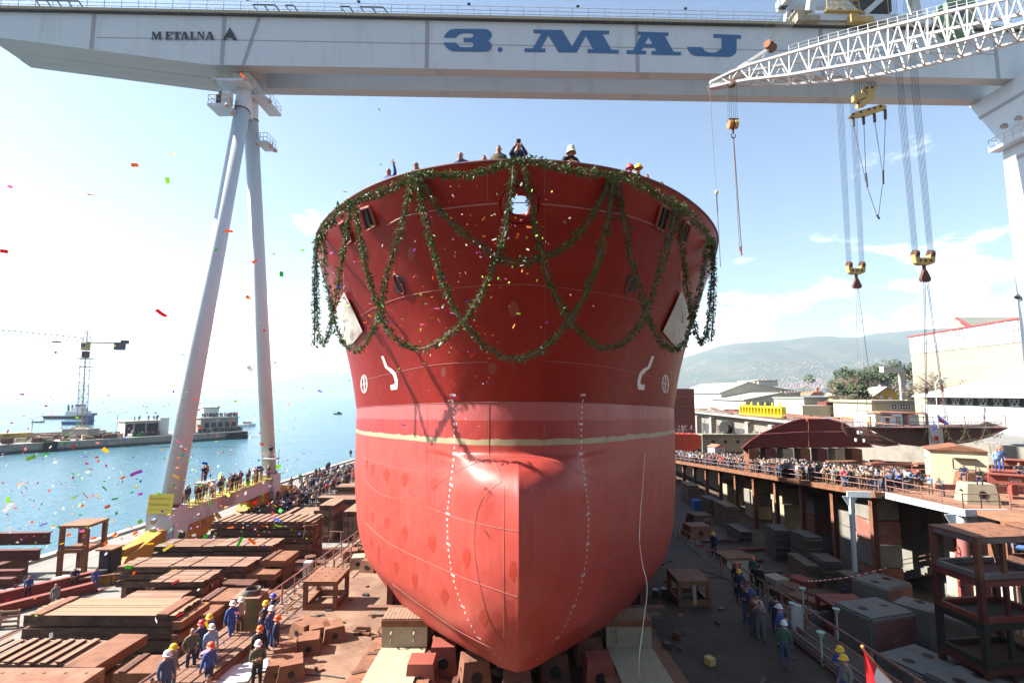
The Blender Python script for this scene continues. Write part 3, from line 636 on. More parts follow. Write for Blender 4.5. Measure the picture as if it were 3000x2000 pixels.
# ================================================================ the gantry crane
YAW = .028
GX, GY0 = -32.7, 60.0
def gy(x, y): return y + (x - GX) * YAW                    # crane-local depth at x
gan = thing('gantry_crane', 'giant grey gantry crane spanning the whole slipway above the ship', 'gantry crane', (GX, 60, QZ))
ZB, ZT = 48.6, 54.75
def girder(name, ya, yb, label):
    b = MB(); XE = -62.0; ze = 51.75
    prof = [(XE, ZT), (XE, ze), (GX - 3.2, ZB), (70, ZB), (70, ZT)]
    A = [(x, gy(x, ya), z) for x, z in prof]; B_ = [(x, gy(x, yb), z) for x, z in prof]; n = len(prof)
    b.add(A + B_, [tuple(range(n)), tuple(range(2 * n - 1, n - 1, -1))]); 
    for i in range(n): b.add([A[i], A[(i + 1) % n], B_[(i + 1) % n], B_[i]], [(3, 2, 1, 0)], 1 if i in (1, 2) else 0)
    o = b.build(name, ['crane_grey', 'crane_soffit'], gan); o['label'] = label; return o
gf = girder('front_girder', 57.0, 58.45, 'front box girder of the crane carrying the painted lettering')
gr = girder('rear_girder', 61.5, 63.0, 'rear box girder of the crane')
# the closed cantilever box between the girders, and the bridge deck
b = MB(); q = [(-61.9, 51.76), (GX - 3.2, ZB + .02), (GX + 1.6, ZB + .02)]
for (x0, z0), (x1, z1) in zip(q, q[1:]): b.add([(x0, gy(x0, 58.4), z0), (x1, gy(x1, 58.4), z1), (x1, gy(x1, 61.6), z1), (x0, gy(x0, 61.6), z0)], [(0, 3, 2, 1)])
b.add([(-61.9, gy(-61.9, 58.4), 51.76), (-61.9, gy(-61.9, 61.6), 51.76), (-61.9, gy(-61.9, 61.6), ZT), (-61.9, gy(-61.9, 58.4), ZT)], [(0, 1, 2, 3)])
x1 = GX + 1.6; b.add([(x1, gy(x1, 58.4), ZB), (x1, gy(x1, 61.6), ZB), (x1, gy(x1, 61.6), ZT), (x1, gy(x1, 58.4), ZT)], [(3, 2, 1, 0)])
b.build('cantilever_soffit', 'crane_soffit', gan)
for ya, yb in ((56.55, 58.6), (61.4, 63.5)):
    b = MB(); b.add([(x, gy(x, y), z) for x in (-62.3, 70) for y in (ya, yb) for z in (ZT, ZT + .12)], [(0, 4, 5, 1), (2, 3, 7, 6), (1, 5, 7, 3), (0, 2, 6, 4), (0, 1, 3, 2), (4, 6, 7, 5)]); b.build('walkway', 'dark_steel', gan)
b = MB(); b.add([(x, gy(x, y), z) for x in (-62.3, 70) for y in (56.6, 56.72) for z in (ZT + .16, ZT + .52)], [(0, 4, 5, 1), (2, 3, 7, 6), (1, 5, 7, 3), (0, 2, 6, 4), (0, 1, 3, 2), (4, 6, 7, 5)]); b.build('cable_tray', 'wall_beige', gan)
# splice strips of the plating
def strip_on(px_x, w_, z0=ZB + .02, z1=ZT - .05, lean=0):
    b = MB(); a = [(px_x - w_ / 2, z0), (px_x + w_ / 2, z0), (px_x + w_ / 2 + lean, z1), (px_x - w_ / 2 + lean, z1)]
    b.prism([(x, gy(x, 56.985), z) for x, z in a], (0, .01, 0)); b.build('splice_strip', 'splice', gf)
pm('splice', (.34, .36, .385), (.39, .41, .435), 3, .6, stretch=(1, 1, 9))
for x, z0 in ((-49.5, 50.3), (GX - 1.6, ZB + .02), (-10.2, ZB + .02), (15.2, ZB + .02), (38, ZB + .02), (60, ZB + .02)): strip_on(x, .5, z0)
strip_on(GX + .9, .45, lean=1.6)
b = MB(); b.prism([(x, gy(x, 56.985), z) for x, z in ((-49, 51.7), (60, 51.7), (60, 51.82), (-49, 51.82))], (0, .01, 0)); b.build('splice_strip', 'splice', gf)
for x in (-9.2, 15.6, 40.5):
    for y0, y1 in ((57.05, 58.4), (61.55, 62.95)):
        b = MB(); b.prism([(x, gy(x, y0), ZB - .012), (x + 1.2, gy(x, y0), ZB - .012), (x + 1.2, gy(x, y1), ZB - .012), (x, gy(x, y1), ZB - .012)], (0, 0, .01)); b.build('splice_strip', 'splice', gf)
b = MB(); b.beam((-60, gy(-60, 60), 51.55), (GX - 3.2, gy(-36, 60), ZB - .0), .25, .04); b.build('splice_strip', 'splice', gan)
# railings on the girder: posts and rails as parts of their own
for k in range(66):
    x = -62 + k * 1.98
    if x > 40: break
    Cy('railing_post', gan, (x, gy(x, 56.65), ZT + .1), (x, gy(x, 56.65), ZT + 1.75), .035, 'rail_grey')
    if k % 2: Cy('cable_bracket', gan, (x + .9, gy(x, 56.58), ZT + .05), (x + .9, gy(x, 56.58), ZT + .75), .04, 'rail_yellow')
for dz in (.75, 1.2, 1.72): Cy('rail', gan, (-62, gy(-62, 56.65), ZT + dz), (62, gy(62, 56.65), ZT + dz), .032, 'rail_grey')
for k in range(34):
    x = -62 + k * 3.6; Cy('railing_post', gan, (x, gy(x, 63.3), ZT + .1), (x, gy(x, 63.3), ZT + 1.7), .035, 'rail_grey')
for dz in (1.0, 1.68): Cy('rail', gan, (-62, gy(-62, 63.3), ZT + dz), (62, gy(62, 63.3), ZT + dz), .03, 'rail_grey')
for x0, x1 in ((-56.5, -51.5), (-30.9, -28.2), (-27.0, -26.0), (-20.4, -19.3), (-18, -15.2)):      # bent dark cable supports
    b = MB(); n = max(2, int((x1 - x0) / 1.2) + 1)
    for i in range(n):
        x = x0 + (x1 - x0) * i / (n - 1); b.tube([(x, gy(x, 57.6), ZT + .1), (x, gy(x, 57.6), ZT + 1.35), (x - .5, gy(x, 57.6), ZT + 2.05)], .09, 5)
    b.tube([(x0 - .5, gy(x0, 57.6), ZT + 2.05), (x1 - .5, gy(x1, 57.6), ZT + 2.05)], .1, 5); b.build('cable_support', 'dark_steel', gan)
for k in range(8): x = -58 + k * 13.2; Bx('lamp', gan, (x, gy(x, 56.7), ZT + 2.0), (.35, .2, .18), 'black')
# legs on the sea side
def leg(y0, name, lab):
    a = Vector((GX + .2, y0, -.6)); t = Vector((GX, 60 + (y0 - 60) * .10, 44.2)); b = MB(); b.cyl(a, t, .88 if y0 < 60 else .86, .84, n=28); o = b.build(name, 'crane_grey', gan, smooth=True); o['label'] = lab
    b = MB(); b.cyl(t - (t - a).normalized() * .25, t - (t - a).normalized() * .12, .92, n=28); b.build('flange', 'rust', o); b = MB(); b.cyl(a + Vector((0, 0, .0)), a + (t - a).normalized() * .10, .98, n=28); b.build('flange', 'rust', o)
    return o
lgN = leg(50.0, 'leg', 'near tubular grey leg of the crane frame'); lgF = leg(70.0, 'leg', 'far tubular grey leg of the crane frame')
b = MB(); b.cyl((GX, 59.0, 44.0), (GX, 59.6, 48.7), 0.86, .95, n=24); b.cyl((GX, 61.0, 44.0), (GX, 60.4, 48.7), 0.86, .95, n=24); b.box((GX, 60, 46), (1.3, 1.8, 4.6)); b.build('leg_head', 'crane_grey', gan, smooth=False)
b = MB(); b.box((GX, 60, 47.7), (1.7, 2.9, 1.7), taper=1.12); b.build('leg_head', 'crane_grey', gan)
def balcony(c, d, name='platform', lamps=(), ylw=True):
    x, y, z = c; p = Bx(name, gan, c, (d[0], d[1], .28), 'crane_grey'); b = MB(); m_ = MB()
    hx, hy = d[0] / 2 - .06, d[1] / 2 - .06; cor = [(x - hx, y - hy), (x + hx, y - hy), (x + hx, y + hy), (x - hx, y + hy)]
    for i in range(4):
        (x0, y0), (x1, y1) = cor[i], cor[(i + 1) % 4]
        for k in range(3): m_.cyl((x0 + (x1 - x0) * k / 3, y0 + (y1 - y0) * k / 3, z + .1), (x0 + (x1 - x0) * k / 3, y0 + (y1 - y0) * k / 3, z + 1.2), .035, n=6)
        for dz in (.65, 1.2): m_.cyl((x0, y0, z + dz), (x1, y1, z + dz), .032, n=6)
    o = m_.mesh('railing', ['rail_yellow' if ylw else 'rail_grey'], absloc(p)); r_ = link('railing', o, None); r_.parent = gan; r_.location = absloc(p) - absloc(gan)
    for lx, ly, lz in lamps:
        b = MB(); b.cyl((lx, ly, lz), (lx + .35, ly - .25, lz - .15), .1, n=8, mi=0); b.cyl((lx + .1, ly - .2, lz + .12), (lx + .45, ly - .55, lz - .38), .17, .27, n=12, mi=0); b.cyl((lx + .45, ly - .55, lz - .38), (lx + .47, ly - .57, lz - .41), .24, .24, n=12, mi=1); b.build('floodlight', ['crane_grey', 'lamp_glass'], gan)
balcony((GX - 1.5, 57.6, 43.4), (2.4, 2.4), lamps=((GX - .4, 56.3, 43.2), (GX - .1, 57.0, 42.7)), ylw=True)
balcony((GX - .6, 58.0, 46.9), (3.6, 1.8), lamps=((GX - 2.6, 57.2, 46.7), (GX - 2.2, 57.9, 45.8), (GX + 1.0, 57.2, 47.0)))
balcony((GX + 1.7, 61.5, 46.2), (1.6, 4.6), lamps=((GX + 2.6, 60.0, 45.9),), ylw=False)
balcony((GX + 1.5, 62.2, 41.2), (1.4, 2.4), lamps=((GX + 2.2, 61.6, 41.0), (GX + 2.5, 62.2, 40.7)), ylw=False)
Bx('cabinet', gan, (GX - 1.7, 57.8, 44.4), (1.1, 1.0, 1.6), 'dark_steel'); Bx('cabinet', gan, (GX - .9, 57.3, 44.5), (.9, .8, 1.8), 'crane_grey')
# foot frames, sill beam, bogies
def foot(y, s):
    b = MB(); x = GX
    b.box((x, y, -1.7), (2.5, 2.3, 2.1), 0, taper=.98); b.box((x, y + s * .2, -3.2), (2.3, 2.1, 1.1), 0)
    o = b.build('leg_foot', 'crane_grey', gan)
    b = MB(); b.prism([(x + 1.18, y - 1.05, -2.2), (x + 1.18, y + 1.2, -2.2), (x + 1.18, y + .75, -4.3), (x + 1.18, y - .7, -4.3)], (.18, 0, 0)); p = b.build('pin_bracket', 'crane_grey', gan)
    b = MB(); b.cyl((x + 1.34, y + .1, -3.4), (x + 1.5, y + .1, -3.4), .42, n=18); b.build('pin', 'dark_steel', p)
    b = MB()      # the yellow rocker beam and its wheel bogies
    b.prism([(x - .75, y - 6.5, -4.1), (x - .75, y - 6.0, -3.5), (x - .75, y - 1.6, -2.5), (x - .75, y + 1.9, -2.4), (x - .75, y + 6.5, -3.5), (x - .75, y + 6.8, -4.1), (x - .75, y + 5.5, -4.5), (x - .75, y - 5.5, -4.5)], (1.5, 0, 0))
    b.box((x - .1, y - 4.0, -3.15), (1.0, 3.6, .5)); b.build('rocker_beam', 'crane_yellow', gan)
    for k in range(6):
        yy = y - 5.6 + k * 2.24; b = MB(); b.cyl((x - .3, yy, QZ + .5), (x + .35, yy, QZ + .5), .45, n=16); b.build('wheel', 'dark_steel', gan)
foot(50.0, -1); foot(70.0, 1)
b = MB(); b.box((GX + .2, 60, -1.95), (1.5, 18.0, 1.6)); sill = b.build('sill_beam', 'crane_grey', gan); SILLZ = -1.15
b = MB(); b.box((GX + .1, 60, SILLZ + .04), (2.3, 18.2, .07)); b.build('sill_deck', 'rail_yellow', gan)
for k in range(13): y = 51.4 + k * 1.44; Cy('railing_post', gan, (GX + 1.15, y, SILLZ), (GX + 1.15, y, SILLZ + 1.15), .04, 'rail_yellow')
for dz in (.55, 1.12): Cy('rail', gan, (GX + 1.15, 51.2, SILLZ + dz), (GX + 1.15, 69, SILLZ + dz), .032, 'rail_yellow')
for dz in (1.05,): Cy('rail', gan, (GX - .95, 51.2, SILLZ + dz), (GX - .95, 69, SILLZ + dz), .032, 'rail_yellow')
def flat_text(lines, w_, h, size, c, m, parent, nrm='x'):
    for i, t in enumerate(lines):
        b = MB(); me = text_mesh(t, size, .002); xs = [v.co.x for v in me.vertices]; k = min(w_ * .86 / max(max(xs) - min(xs), .01), 1.25)
        zc = h / 2 - h * (i + .75) / len(lines)
        b.add([(c[0], c[1] + v.co.x * k, c[2] + zc + v.co.y) if nrm == 'x' else (c[0] + v.co.x * k, c[1], c[2] + zc + v.co.y) for v in me.vertices], [tuple(p.vertices) for p in me.polygons])
        o = b.build('lettering', m, parent); o['kind'] = 'stuff'
p = Bx('plate', gan, (GX + .98, 58.6, -1.85), (.05, 3.6, 1.25), 'sign_pink'); flat_text(['INVEST IMPORT', 'SUPPLIER : TVORNICA', 'SPLOSNA KONSTRUKCIJA', '"TREĆI SVIBANJ"'], 3.4, 1.2, .26, (GX + 1.012, 58.6, -1.85), 'logo_black', gan)
Bx('plate', gan, (GX + .1, 48.75, -.15), (2.3, .06, 1.75), 'sign_yellow', rot=(R(-6), 0, 0)); flat_text(['REG.BR.DIZALICA 13', 'POGONSKA KLASA 2', 'MAKS. NOSIVOST 300 t'], 2.2, 1.6, .27, (GX + .1, 48.66, -.15), 'sign_ink', gan, 'y')
for z, yv in ((-1.6, 48.7), (-2.4, 48.7)): b = MB(); b.cyl((GX - .2, yv, z), (GX - .2, yv - .4, z - .1), .2, .28, n=12, mi=0); b.cyl((GX - .2, yv - .4, z - .1), (GX - .2, yv - .43, z - .11), .26, n=12, mi=1); b.build('floodlight', ['crane_grey', 'lamp_glass'], gan)
Bx('stair_landing', gan, (GX + 1.9, 52.6, 1.2), (1.1, 2.0, .12), 'rail_grey')
for a in ((52.0), (53.2)): Cy('ladder_rail', gan, (GX + 2.0, a, -3), (GX + 2.0, a, 2.3), .04, 'rail_grey')
Bx('stair_landing', gan, (GX + 1.0, 68.4, 1.5), (1.8, 1.4, .12), 'rail_grey')
for a, c in ((.2, 67.8), (1.8, 67.8), (.2, 69), (1.8, 69)): Cy('ladder_rail', gan, (GX + a, c, -1.2), (GX + a, c, 2.7), .04, 'rail_grey')
for y, xx in ((56.0, .6), (64.0, .4)):      # storm anchors and stays under the sill
    b = MB(); b.beam((GX + xx, y, -3.0), (GX + xx + .8, y + 1.6, QZ + .1), .3, .3); b.beam((GX + xx, y + 1.2, -3.0), (GX + xx, y + 3.4, QZ + .1), .3, .3); b.build('stay', 'crane_yellow', gan)
b = MB(); b.cyl((GX + .3, 55.2, QZ), (GX + .3, 55.2, -3.2), .45, n=16, mi=0); b.cyl((GX + .3, 55.2, -3.2), (GX + .3, 55.2, -2.8), 1.1, n=20, mi=1); b.build('cable_reel', ['stone', 'crane_yellow'], gan)
# the box leg on the land side
XL = 62.0
b = MB(); A = [(XL, 62.0, QZ), (XL, 62.0, 41.5), (XL, 65.9, ZB + .1), (XL, 54.0, ZB + .1), (XL, 54.0, QZ)]
b.prism(A, (7, 0, 0)); o = b.build('box_leg', 'crane_grey', gan); o['label'] = 'wide grey box leg of the crane on the land side'
for z in (46, 38.5, 26): b = MB(); b.prism([(XL - .012, 54, z), (XL - .012, 64.6 if z > 44 else 62, z), (XL - .012, 64.8 if z > 44 else 62, z + .5), (XL - .012, 54, z + .5)], (.01, 0, 0)); b.build('splice_strip', 'splice', gan)
b = MB(); b.box((XL - .7, 60.2, 40.6), (1.4, 4.4, .35), 0)
pl = b.build('platform', 'crane_grey', gan); b = MB()
for k in range(5): b.cyl((XL - 1.3, 58.2 + k * 1.05, 40.7), (XL - 1.3, 58.2 + k * 1.05, 42.0), .04, n=6)
for dz in (41.3, 42.0): b.cyl((XL - 1.3, 58.1, dz), (XL - 1.3, 62.4, dz), .035, n=6); b.cyl((XL - 1.3, 62.4, dz), (XL, 62.4, dz), .035, n=6)
b.build('railing', 'rail_grey', gan)
for y in (58.6, 60.4): b = MB(); b.cyl((XL - .9, y, 43.1), (XL - 1.4, y - .3, 42.7), .25, .42, n=12, mi=0); b.cyl((XL - 1.4, y - .3, 42.7), (XL - 1.42, y - .31, 42.68), .4, n=12, mi=1); b.build('floodlight', ['crane_grey', 'lamp_glass'], gan)
b = MB(); b.cyl((XL - .2, 61.6, 22.0), (XL - .5, 61.5, 21.6), .15, .3, n=10); b.build('floodlight', 'dark_steel', gan)
# lettering on the front girder, each letter a part
def face_pt(px, py):
    r = ray(px, py); Y = 56.955; 
    x0 = GX; # plane y = Y + (x-GX)*YAW
    t = (Y - GX * YAW) / (r.y - r.x * YAW); return O + r * t
def letter(name, poly, m, ox=0, oy=0, k=2.352, lift=0.0, hole=None):
    pts = [face_pt(ox + a / k, oy + c / k) + Vector((0, -lift, 0)) for a, c in poly]
    from mathutils.geometry import tessellate_polygon
    tri = tessellate_polygon([[Vector((a, c, 0)) for a, c in poly]]); b = MB(); b.add(pts, [tuple(t) for t in tri]); return b.build(name, m, gan)
three = [(705, 262), (712, 245), (730, 222), (755, 205), (785, 200), (980, 201), (1010, 205), (1030, 220), (1038, 240), (1035, 258), (1025, 272), (1010, 283), (1025, 292), (1036, 308), (1037, 325), (1030, 343), (1012, 355), (985, 358), (775, 356), (748, 348), (725, 330), (710, 310), (703, 294), (790, 295), (803, 312), (820, 324), (838, 327), (895, 327), (908, 320), (911, 308), (905, 297), (893, 293), (842, 293), (842, 262), (895, 262), (908, 255), (911, 245), (905, 235), (893, 231), (838, 231), (815, 238), (800, 250), (790, 262)]
letter('numeral', three, 'logo_blue', 1000)
letter('full_stop', [(1094 + 17 * math.cos(t / 20 * 6.283), 343 + 17 * math.sin(t / 20 * 6.283)) for t in range(20)], 'logo_blue', 1000)
letter('letter', [(1323, 205), (1522, 208), (1590, 320), (1655, 210), (1846, 213), (1846, 238), (1800, 238), (1862, 343), (1910, 345), (1910, 370), (1696, 366), (1696, 340), (1735, 340), (1685, 250), (1622, 364), (1497, 362), (1426, 245), (1377, 335), (1406, 336), (1406, 361), (1262, 359), (1262, 334), (1320, 334), (1378, 232), (1323, 230)], 'logo_blue', 1000)
letter('letter', [(2040, 219), (2255, 226), (2255, 249), (2228, 249), (2290, 357), (2341, 359), (2341, 383), (2137, 378), (2137, 353), (2170, 353), (2160, 330), (2120, 328), (2119.5, 304.5), (2145, 305), (2117, 258), (2092, 303), (2118.5, 304), (2119, 328), (2083, 327), (2070, 350), (2101, 351), (2101, 376), (1966, 372), (1966, 347), (2010, 348), (2065, 244), (2040, 244)], 'logo_blue', 1000)
letter('letter', [(212, 236), (402, 243), (402, 268), (372, 267), (372, 345), (365, 368), (345, 385), (320, 394), (90, 387), (60, 375), (40, 352), (31, 324), (137, 327), (150, 350), (180, 362), (225, 364), (248, 352), (268, 330), (268, 263), (212, 261)], 'logo_blue', 2000)
def slab(ch, x, w_):
    y0, y1 = 223, 278; h = y1 - y0
    S_ = {'M': [(0, 0), (.26, 0), (.5, .55), (.72, 0), (1, 0), (1, .1), (.95, .1), (1, .9), (1.04, .9), (1.04, 1), (.68, 1), (.68, .9), (.74, .9), (.72, .38), (.46, 1), (.38, 1), (.15, .34), (.12, .9), (.2, .9), (.2, 1), (-.04, 1), (-.04, .9), (.02, .9), (.08, .1), (0, .1)],
          'E': [(0, 0), (.95, 0), (.98, .32), (.85, .32), (.78, .12), (.5, .12), (.5, .43), (.66, .43), (.72, .33), (.78, .33), (.78, .64), (.72, .64), (.66, .55), (.5, .55), (.5, .88), (.8, .88), (.9, .66), (1, .66), (.97, 1), (0, 1), (0, .9), (.12, .9), (.12, .1), (0, .1)],
          'T': [(0, 0), (1, 0), (1.02, .36), (.92, .36), (.85, .12), (.68, .12), (.68, .9), (.8, .9), (.8, 1), (.2, 1), (.2, .9), (.32, .9), (.32, .12), (.15, .12), (.08, .36), (-.02, .36)],
          'A': [(.35, 0), (.66, 0), (.96, .9), (1.02, .9), (1.02, 1), (.54, 1), (.54, .9), (.64, .9), (.59, .74), (.43, .74), (.425, .63), (.56, .63), (.44, .25), (.32, .63), (.415, .63), (.42, .74), (.28, .74), (.22, .9), (.32, .9), (.32, 1), (-.02, 1), (-.02, .9), (.08, .9), (.34, .1), (.28, .1)],
          'L': [(0, 0), (.6, 0), (.6, .1), (.48, .1), (.48, .88), (.78, .88), (.9, .58), (1, .58), (.97, 1), (0, 1), (0, .9), (.1, .9), (.1, .1), (0, .1)],
          'N': [(0, 0), (.34, 0), (.78, .62), (.78, .1), (.66, .1), (.66, 0), (1, 0), (1, .1), (.9, .1), (.9, 1), (.76, 1), (.2, .24), (.2, .9), (.32, .9), (.32, 1), (0, 1), (0, .9), (.08, .9), (.08, .1), (0, .1)]}[ch]
    letter('letter', [(x + a * w_, y0 + c * h) for a, c in S_], 'logo_black', lift=.08)
for ch, x, w_ in (('M', 1048, 66), ('E', 1139, 50), ('T', 1192, 58), ('A', 1245, 60), ('L', 1312, 42), ('N', 1360, 52), ('A', 1418, 60)): slab(ch, x, w_)
letter('emblem', [(1586, 192), (1637, 279), (1535, 279), (1541, 272), (1560, 235), (1575, 262), (1586, 246), (1598, 262), (1611, 235), (1628, 272), (1541.5, 272.5), (1535.5, 278), (1586, 200), (1560, 240)][:1] + [(1637, 279), (1604, 279), (1612, 255), (1598, 272), (1586, 258), (1574, 272), (1560, 255), (1568, 279), (1535, 279)], 'logo_black', lift=.08)
# ---------------------------------------------------------------- trolley on top, with cab
tr = thing('crane_trolley', 'grey framed hoist trolley riding on top of the gantry girders', 'trolley', (45, gy(45, 60), ZT + .12))
def T(x, y, z): return Vector((x, gy(x, y), z))
for x0 in (36.5, 50.5):
    for y in (56.9, 63):
        b = MB(); b.beam(T(x0, y, ZT + .5), T(x0 + (1.4 if x0 < 45 else -1.4), y, ZT + 8), .9, .8); b.build('frame_leg', 'crane_grey', tr)
for z in (ZT + 1.2, ZT + 8):
    for y in (56.9, 63): b = MB(); b.beam(T(36.2, y, z), T(51, y, z), .8, .9); b.build('frame_beam', 'crane_grey', tr)
for x0 in (37, 50): b = MB(); b.beam(T(x0, 56, ZT + 8), T(x0, 64, ZT + 8), .9, .9); b.build('frame_beam', 'crane_grey', tr)
for (xa, za), (xb, zb) in (((37, ZT + 7.6), (43, ZT + 1.4)), ((43, ZT + 1.4), (50, ZT + 7.6))): b = MB(); b.beam(T(xa, 56.9, za), T(xb, 56.9, zb), .7, .6); b.build('brace', 'crane_grey', tr)
b = MB(); b.prism([T(44.5, 55.4, ZT + 6.6), T(48.6, 55.4, ZT + 3.0), T(54.2, 55.4, ZT + 8), T(44.5, 55.4, ZT + 9)], (0, .3, 0)); b.build('white_panel', 'white', tr)
b = MB(); b.box(T(54.5, 56.5, ZT + 1.0), (3.2, 2.6, 3.6)); b.prism([T(52.9, 55.3, ZT - .8), T(55.0, 55.3, ZT - 1.9), T(56.1, 55.3, ZT - .8)], (0, 2.4, 0)); c_ = b.build('cab', 'green_cab', tr)
b = MB(); b.box(T(54.0, 55.18, ZT + 1.2), (1.6, .06, 1.4)); b.build('cab_window', 'glass', c_)
for x0 in (35.6, 42.2): b = MB(); b.box(T(x0, 57, ZT + 1.7), (2.2, 1.4, .25)); b.box(T(x0 + .6, 56.6, ZT + .7), (2.6, 1.0, .7)); b.box(T(x0 - .6, 56.4, ZT + .6), (.9, 1.2, 1.0)); b.build('wheel_truck', 'cream_steel' if x0 < 40 else 'hook_yellow', tr)
b = MB()
for k in range(6):
    b.cyl(T(38.5 + k * .8, 56.2, ZT + 1.9), T(38.5 + k * .8, 56.2, ZT + 3.1), .04, n=5); 
for z in (2.5, 3.1): b.cyl(T(38.5, 56.2, ZT + z), T(42.5, 56.2, ZT + z), .035, n=5)
b.box(T(40.5, 56.7, ZT + 1.75), (4.4, 1.2, .15)); b.build('access_platform', 'rail_yellow', tr)
b = MB(); b.box(T(45, 60, ZT + 5), (6, 4, 3.5)); b.build('winch_house', 'dark_steel', tr)
# ---------------------------------------------------------------- hook blocks hanging from it
def sheave_block(c, s, label, ytop):
    t = thing('hook_block', label, 'hook block', c - Vector((0, 0, 2.6 * s)), group='hook blocks of the gantry crane')
    x, y, z = c
    b = MB(); b.prism([(x - 1.05 * s, y - .3, z + .35 * s), (x - .95 * s, y - .3, z - .5 * s), (x - .5 * s, y - .3, z - .7 * s), (x + .5 * s, y - .3, z - .7 * s), (x + .95 * s, y - .3, z - .5 * s), (x + 1.05 * s, y - .3, z + .35 * s), (x + .55 * s, y - .3, z + .35 * s), (x + .5 * s, y - .3, z), (x - .5 * s, y - .3, z), (x - .55 * s, y - .3, z + .35 * s)], (0, .6, 0)); b.build('block_frame', 'hook_yellow', t)
    for sx in (-.78, .78):
        for k in (-1, 0, 1): b = MB(); b.cyl((x + sx * s + k * .14 * s - .05, y, z + .45 * s), (x + sx * s + k * .14 * s + .05, y, z + .45 * s), .42 * s, n=18); b.build('sheave', 'rust_dark', t)
    for sx in (-.55, 0, .55): b = MB(); b.cyl((x + sx * s, y - .34, z - .3 * s), (x + sx * s, y - .26, z - .3 * s), .13 * s, n=10); b.build('bolt', 'rust_dark', t)
    b = MB(); b.cyl((x, y, z - .7 * s), (x, y, z - 1.3 * s), .16 * s, n=10); b.prism([(x - .12 * s, y - .2, z - 1.2 * s), (x + .12 * s, y - .2, z - 1.2 * s), (x + .5 * s, y - .2, z - 2.1 * s), (x + .4 * s, y - .2, z - 2.4 * s), (x - .4 * s, y - .2, z - 2.4 * s), (x - .5 * s, y - .2, z - 2.1 * s)], (0, .4, 0)); b.build('hook', 'rust_dark', t)
    for sx in (-.78, .78):
        for k in range(6): Cy('wire_rope', t, (x + sx * s + (k - 2.5) * .11 * s, y, z + .5 * s), (x + sx * s * 1.05 + (k - 2.5) * .2, ytop, ZT + 1), .02, 'wire')
    return t
c1 = PY(2507, 787, 66.5); c2 = PY(2705, 757, 54.8)
sheave_block(c1, 1.1, 'rear yellow hook block hanging behind the gantry girders', 66.0)
sheave_block(c2, 1.08, 'front yellow hook block hanging before the gantry, nearest the right edge', 55.2)
# spreader beam with slings in the gap between the girders
t = thing('lifting_beam', 'yellow lifting beam with four hanging slings between the girders', 'lifting beam', PY(2575, 640, 60))
def q3(px, py, dy=0): return PY(px, py, 60 + dy)
b = MB(); b.prism([q3(2491, 339), q3(2508, 327), q3(2540, 318), q3(2580, 306), q3(2597, 309), q3(2598, 318), q3(2582, 322), q3(2545, 336), q3(2508, 342), q3(2493, 341)], (0, .6, 0)); b.build('spreader', 'hook_yellow', t)
b = MB(); b.prism([q3(2536, 252), q3(2572, 252), q3(2570, 262), q3(2563, 266), q3(2564, 288), q3(2540, 306), q3(2518, 312), q3(2518, 300), q3(2540, 285), q3(2545, 268), q3(2534, 264)], (0, .7, 0)); b.prism([q3(2507, 274), q3(2536, 272), q3(2540, 284), q3(2520, 292), q3(2509, 290)], (0, .9, 0)); b.build('upper_block', 'hook_yellow', t)
for a, c in ((2500, 335), (2522, 328), (2545, 321), (2562, 317), (2580, 312), (2515, 302), (2540, 258), (2555, 256)): p_ = q3(a, c); b = MB(); b.cyl(p_ + Vector((0, -.04, 0)), p_ + Vector((0, .1, 0)), .17, n=10); b.build('bolt', 'rust_dark', t)
for (a, c), (d, e) in (((2498, 343), (2501, 370)), ((2529, 340), (2531, 365)), ((2561, 333), (2563, 358)), ((2593, 322), (2594, 350))): Cy('shackle', t, q3(a, c, .3), q3(d, e, .3), .16, 'dark_steel')
for a, c in (((2501, 370), (2538, 540)), ((2531, 365), (2538, 540)), ((2563, 358), (2588, 520)), ((2594, 350), (2588, 520)), ((2538, 540), (2571, 638)), ((2588, 520), (2573, 638))): Cy('sling', t, q3(*a, .3), q3(*c, .3), .035, 'wire')
for a, c in (((2537, 508), (2541, 548)), ((2587, 500), (2588, 540)), ((2569, 630), (2577, 642))): Cy('shackle', t, q3(*a, .3), q3(*c, .3), .11, 'dark_steel')
for k in range(7): Cy('wire_rope', t, q3(2540 + k * 4.5, 252, .3), q3(2540 + k * 4.5, 252, .3) + Vector((0, 0, 6)), .03, 'wire')
for k in range(5): Cy('wire_rope', t, q3(2506 + k * 7, 274, .3), q3(2506 + k * 7 - 3, 274, .3) + Vector((0, 0, 7)), .03, 'wire')
# ---------------------------------------------------------------- lattice jib of the crane on the right
jb = thing('lattice_jib', 'white lattice crane jib reaching in from the upper right', 'crane jib', (45, 24, slip(24)))
TIP = PY(2072, 250, 40.0)
def chord(pts): return [PY(a, c, y) for a, c, y in pts]
